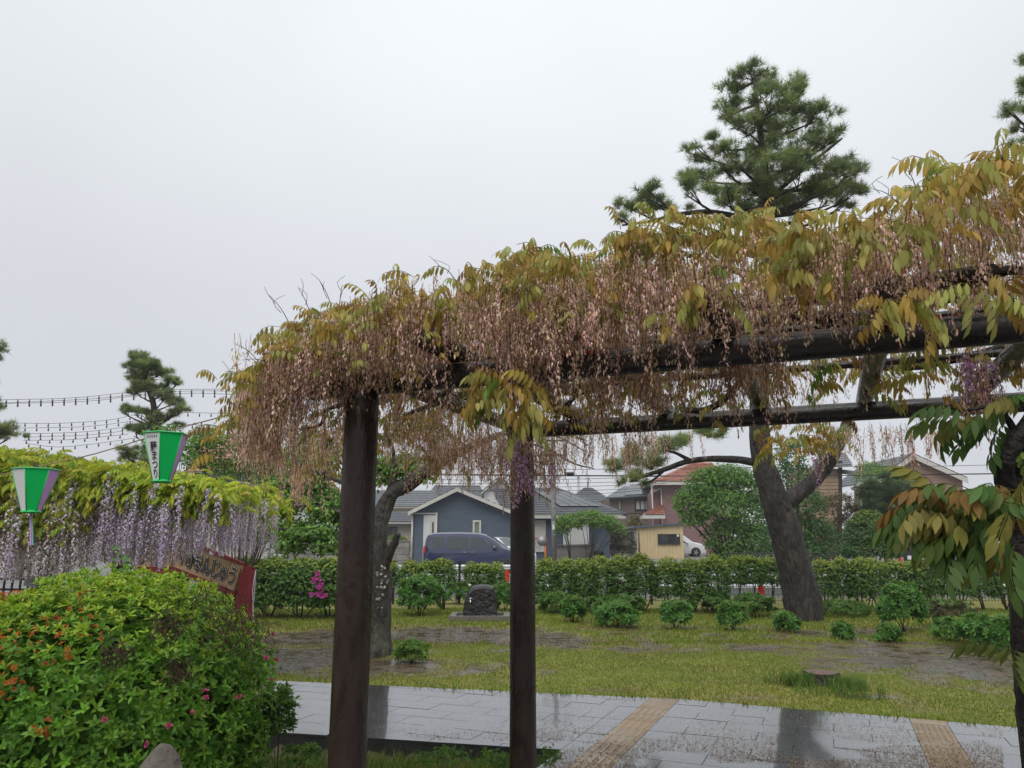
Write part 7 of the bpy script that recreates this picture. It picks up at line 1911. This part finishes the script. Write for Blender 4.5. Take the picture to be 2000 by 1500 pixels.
car('white_wagon', 'white parked car showing its front wheel right of the yellow shed', 'car', (wc[0], 59.6, gzs(wc[0], 59.6)), math.radians(-3), M['white_car'], 3.9, 1.66, [(0, .8), (.06, 1.4), (.3, 1.62), (1.6, 1.66), (2.3, 1.58), (2.95, 1.08), (3.6, .96), (3.9, .6)], wb, ww, (.62, 3.1), .31, ((2.35, 1.56), (2.9, 1.12)))

# ------------------------------------------------------------------ utility pole, wires, masts
def upole(px, Y, top, r, label, arms=(), name='utility_pole'):
    p = W(px, 1060, Y); z0 = gzs(p[0], Y)
    root = thing(name, label, 'pole', (p[0], Y, z0))
    Geo().tube([(p[0], Y, z0 - .2), (p[0], Y, z0 + 3), (p[0], Y, top)], [r, r * .93, r * .8], 14).build('shaft', M['concrete'], root)
    for z_, w_ in arms:
        Geo().box((p[0], Y - r - .05, z_), (w_, .09, .09)).build('crossarm', M['dark_trim'], root)
        for s_ in (-.45, -.2, .2, .45): Geo().lathe([(.04, .045), (.055, .09), (.03, .13), (.05, .17), (.02, .2)], (p[0] + s_ * w_, Y - r - .05, z_), 8).build('insulator', M['white_paint'], root)
    return root
up = upole(1082, 42, 7.6, .15, 'grey concrete utility pole with a white plate right of the second post', ((7.2, 1.8), (6.4, 1.5)))
p = W(1081, 1027, 41.8); Geo().box((p[0], 41.83, p[2]), (.13, .01, .42)).build('number_plate', M['white_paint'], up); Geo().box((p[0], 41.825, p[2] + .14), (.11, .008, .08)).build('plate_print', mat('teal_print', (.05, .2, .25), .5, bump=0), up)
for py in (981, 990, 1005, 1045): p = W(1082, py, 42); Geo().lathe([(.156, -.02), (.156, .02)], p, 14).build('band', M['metal_grey'], up)
mr = W(1062, 1085, 41.0); mz2 = gzs(mr[0], 41)
mir = thing('traffic_mirror', 'round traffic mirror on an orange post before the shuttered window', 'mirror', (mr[0], 41, mz2))
Geo().tube([(mr[0] + .08, 41, mz2 - .1), (mr[0] + .08, 41, W(0, 1058, 41)[2])], .06, 10).build('post', mat('orange_post', (.5, .12, .03), .45, bump=0), mir)
q = W(1059, 1056, 40.9); Geo().lathe([(.25, 0), (.24, .06), (.1, .1)], q, 18, axis=1).build('mirror_face', M['metal_grey'], mir); Geo().lathe([(.275, .01), (.275, .05)], q, 18, axis=1).build('mirror_rim', M['orange'], mir)
for px, Y, tz, lb in ((897, 70, 9.0, 'thin steel mast behind the bungalow gable'), (924, 72, 9.2, 'slim steel mast right of the other behind the bungalow'), (1132, 80, 8.4, 'short dark chimney mast by the stepped hip roof')):
    p = W(px, 1060, Y); m_ = thing('steel_mast', lb, 'mast', (p[0], Y, gzs(p[0], Y))); Geo().tube([(p[0], Y, gzs(p[0], Y)), (p[0], Y, tz)], .12, 8).build('shaft', M['metal_grey'], m_); Geo().lathe([(.14, 0), (.14, .1), (.03, .16)], (p[0], Y, tz), 8).build('cap', M['metal_grey'], m_)
WL = ('highest overhead wire meeting the top of the utility pole', 'upper of the close pair of thick wires crossing behind the pine trunk', 'lower of the close pair of thick wires crossing behind the pine trunk', 'thin wire passing just above the brown gabled house', 'first thin wire below the thick pair left of the pink house', 'third thin wire below the thick pair left of the pink house', 'fourth thin wire below the thick pair left of the pink house', 'lowest short wire skimming the stepped hip roof', 'second thin wire below the thick pair left of the pink house')
for k, (ya, yb, Y, x0, x1) in enumerate(((913, 912, 42, 700, 1500), (925, 925, 42, 780, 2000), (927, 924, 41.9, 780, 2000), (908, 906, 43, 1500, 2000), (936, 930, 44, 780, 1300), (950, 944, 46, 880, 1300), (958, 952, 46, 880, 1300), (966, 958, 47, 1000, 1250), (943, 938, 45, 780, 1300))):
    a_, b_ = W(x0, ya, Y), W(x1, yb, Y); sag = np.array([0, 0, -.12])
    g = Geo(); limb(g, [a_, a_ * .75 + b_ * .25 + sag * .75, (a_ + b_) / 2 + sag, a_ * .25 + b_ * .75 + sag * .75, b_], .022 if k in (1, 2) else .014, .022 if k in (1, 2) else .014, 4, 0, 3)
    o = g.build('overhead_wire', M['wire']); tag(o, WL[k], 'wire', 'overhead wires above the houses')
for px, py, lb in ((1022, 911, 'black closure on the highest wire directly behind the second post'), (1052, 926, 'black cable closure on the wires between second post and utility pole'), (1112, 925, 'black cable closure on the wires just right of the utility pole')):
    p = W(px, py, 41.85); bx2 = thing('cable_closure', lb, 'cable box', p, group='wire closures by the pole')
    Geo().tube([p + np.array([-.28, 0, 0]), p + np.array([-.22, 0, 0]), p + np.array([.22, 0, 0]), p + np.array([.28, 0, 0])], [.04, .085, .085, .04], 8).build('case', M['wire'], bx2)
    for s_ in (-.2, .2): Geo().tube([p + np.array([s_, 0, .05]), p + np.array([s_, 0, .16])], .012, 4).build('hanger', M['wire'], bx2)
# low road fence and stone marker across the road
rf = thing('roadside_fence', 'low dark rail fence below the evergreens across the road', 'fence', W(1600, 1085, 30) * np.array([1, 1, 0]) + np.array([0, 0, gzs(12, 30)]))
for y_ in (1081, 1090): a_, b_ = W(1420, y_, 30), W(1690, y_, 30); Geo().tube([a_, b_], .025, 6).build('rail', M['dark_trim'], rf)
for px in range(1425, 1691, 44): p = W(px, 1080, 30.05); Geo().tube([(p[0], p[1], gzs(p[0], 30)), p], .03, 6).build('post', M['dark_trim'], rf)
p = W(1650, 1088, 29.5); ms = thing('stone_marker', 'short pale stone marker post left of the round bush-tree', 'marker', (p[0], 29.5, gzs(p[0], 29.5)))
Geo().prism([(p[0] - .09, 29.4, gzs(p[0], 29.5) - .1), (p[0] + .09, 29.4, gzs(p[0], 29.5) - .1), (p[0] + .08, 29.4, p[2] + .05), (p[0], 29.4, p[2] + .1), (p[0] - .08, 29.4, p[2] + .05)], (0, .18, 0)).build('stone', M['kerb_stone'], ms)
a_, b_ = W(1765, 1086, 29), W(1830, 1092, 29)
gt = thing('road_barrier', 'small barrier board with white panels right of the round bush-tree', 'barrier', (a_[0], 29, gzs(a_[0], 29)))
Geo().box(((a_[0] + b_[0]) / 2, 29, (a_[2] + b_[2]) / 2 + .1), (b_[0] - a_[0], .06, .45)).build('board', M['dark_trim'], gt)
for f in (.25, .6): Geo().box((a_[0] + (b_[0] - a_[0]) * f, 28.95, (a_[2] + b_[2]) / 2), (.4, .04, .14)).build('panel', M['white_paint'], gt)
for f in (.05, .95): x_ = a_[0] + (b_[0] - a_[0]) * f; Geo().box((x_, 29.02, .5), (.07, .05, 1.2)).build('leg', M['dark_trim'], gt)
cn_ = W(1758, 1090, 28.8); cone = thing('traffic_cone', 'faded orange traffic cone by the small barrier board', 'traffic cone', (cn_[0], 28.8, gzs(cn_[0], 28.8)))
zc = gzs(cn_[0], 28.8); kz = (cn_[2] + .15 - zc)
Geo().lathe([(.19, .03), (.15, kz * .3), (.09, kz * .75), (.04, kz), (.01, kz + .01)], (cn_[0], 28.8, zc), 16).build('body', M['orange'], cone); Geo().box((cn_[0], 28.8, zc + .015), (.42, .42, .04)).build('base', M['dark_trim'], cone)
# road
rd = Geo().add([(-300, 24.2, gzs(0, 24.2) + .012), (300, 24.2, gzs(0, 24.2) + .012), (300, 29.0, gzs(0, 29.0) + .012), (-300, 29.0, gzs(0, 29.0) + .012)], [(0, 1, 2, 3)]).build('road', mat('wet_asphalt', (.05, .05, .052), .3, var=.2, scale=3, bump=.3, bscale=60))
tag(rd, kind='structure')
# ------------------------------------------------------------------ rainy air
def add_haze(density):
    bpy.context.view_layer.update()
    top = max((o.matrix_world @ Vector(c))[2] for o in COL.objects if o.type == 'MESH' for c in o.bound_box) + 0.5
    x0, x1, y0, y1 = gx.min() - 5, gx.max() + 5, gy.min() - 5, gy.max() + 5
    hz = Geo().box(((x0 + x1) / 2, (y0 + y1) / 2, (top - 2.0) / 2), (x1 - x0, y1 - y0, top + 2.0)).build('haze', None)
    print('haze box', x0, x1, y0, y1, top)
    m = bpy.data.materials.new('haze_air'); m.use_nodes = True
    n, l = m.node_tree.nodes, m.node_tree.links
    n.clear(); o_ = n.new('ShaderNodeOutputMaterial'); v_ = n.new('ShaderNodeVolumePrincipled')
    v_.inputs['Color'].default_value = (0.92, 0.94, 0.97, 1); v_.inputs['Density'].default_value = density; v_.inputs['Anisotropy'].default_value = 0.2
    l.new(v_.outputs[0], o_.inputs['Volume'])
    hz.data.materials.clear(); hz.data.materials.append(m)
    tag(hz, 'thin pale rainy haze in the air', 'haze', kind='stuff')
add_haze(0.0008)
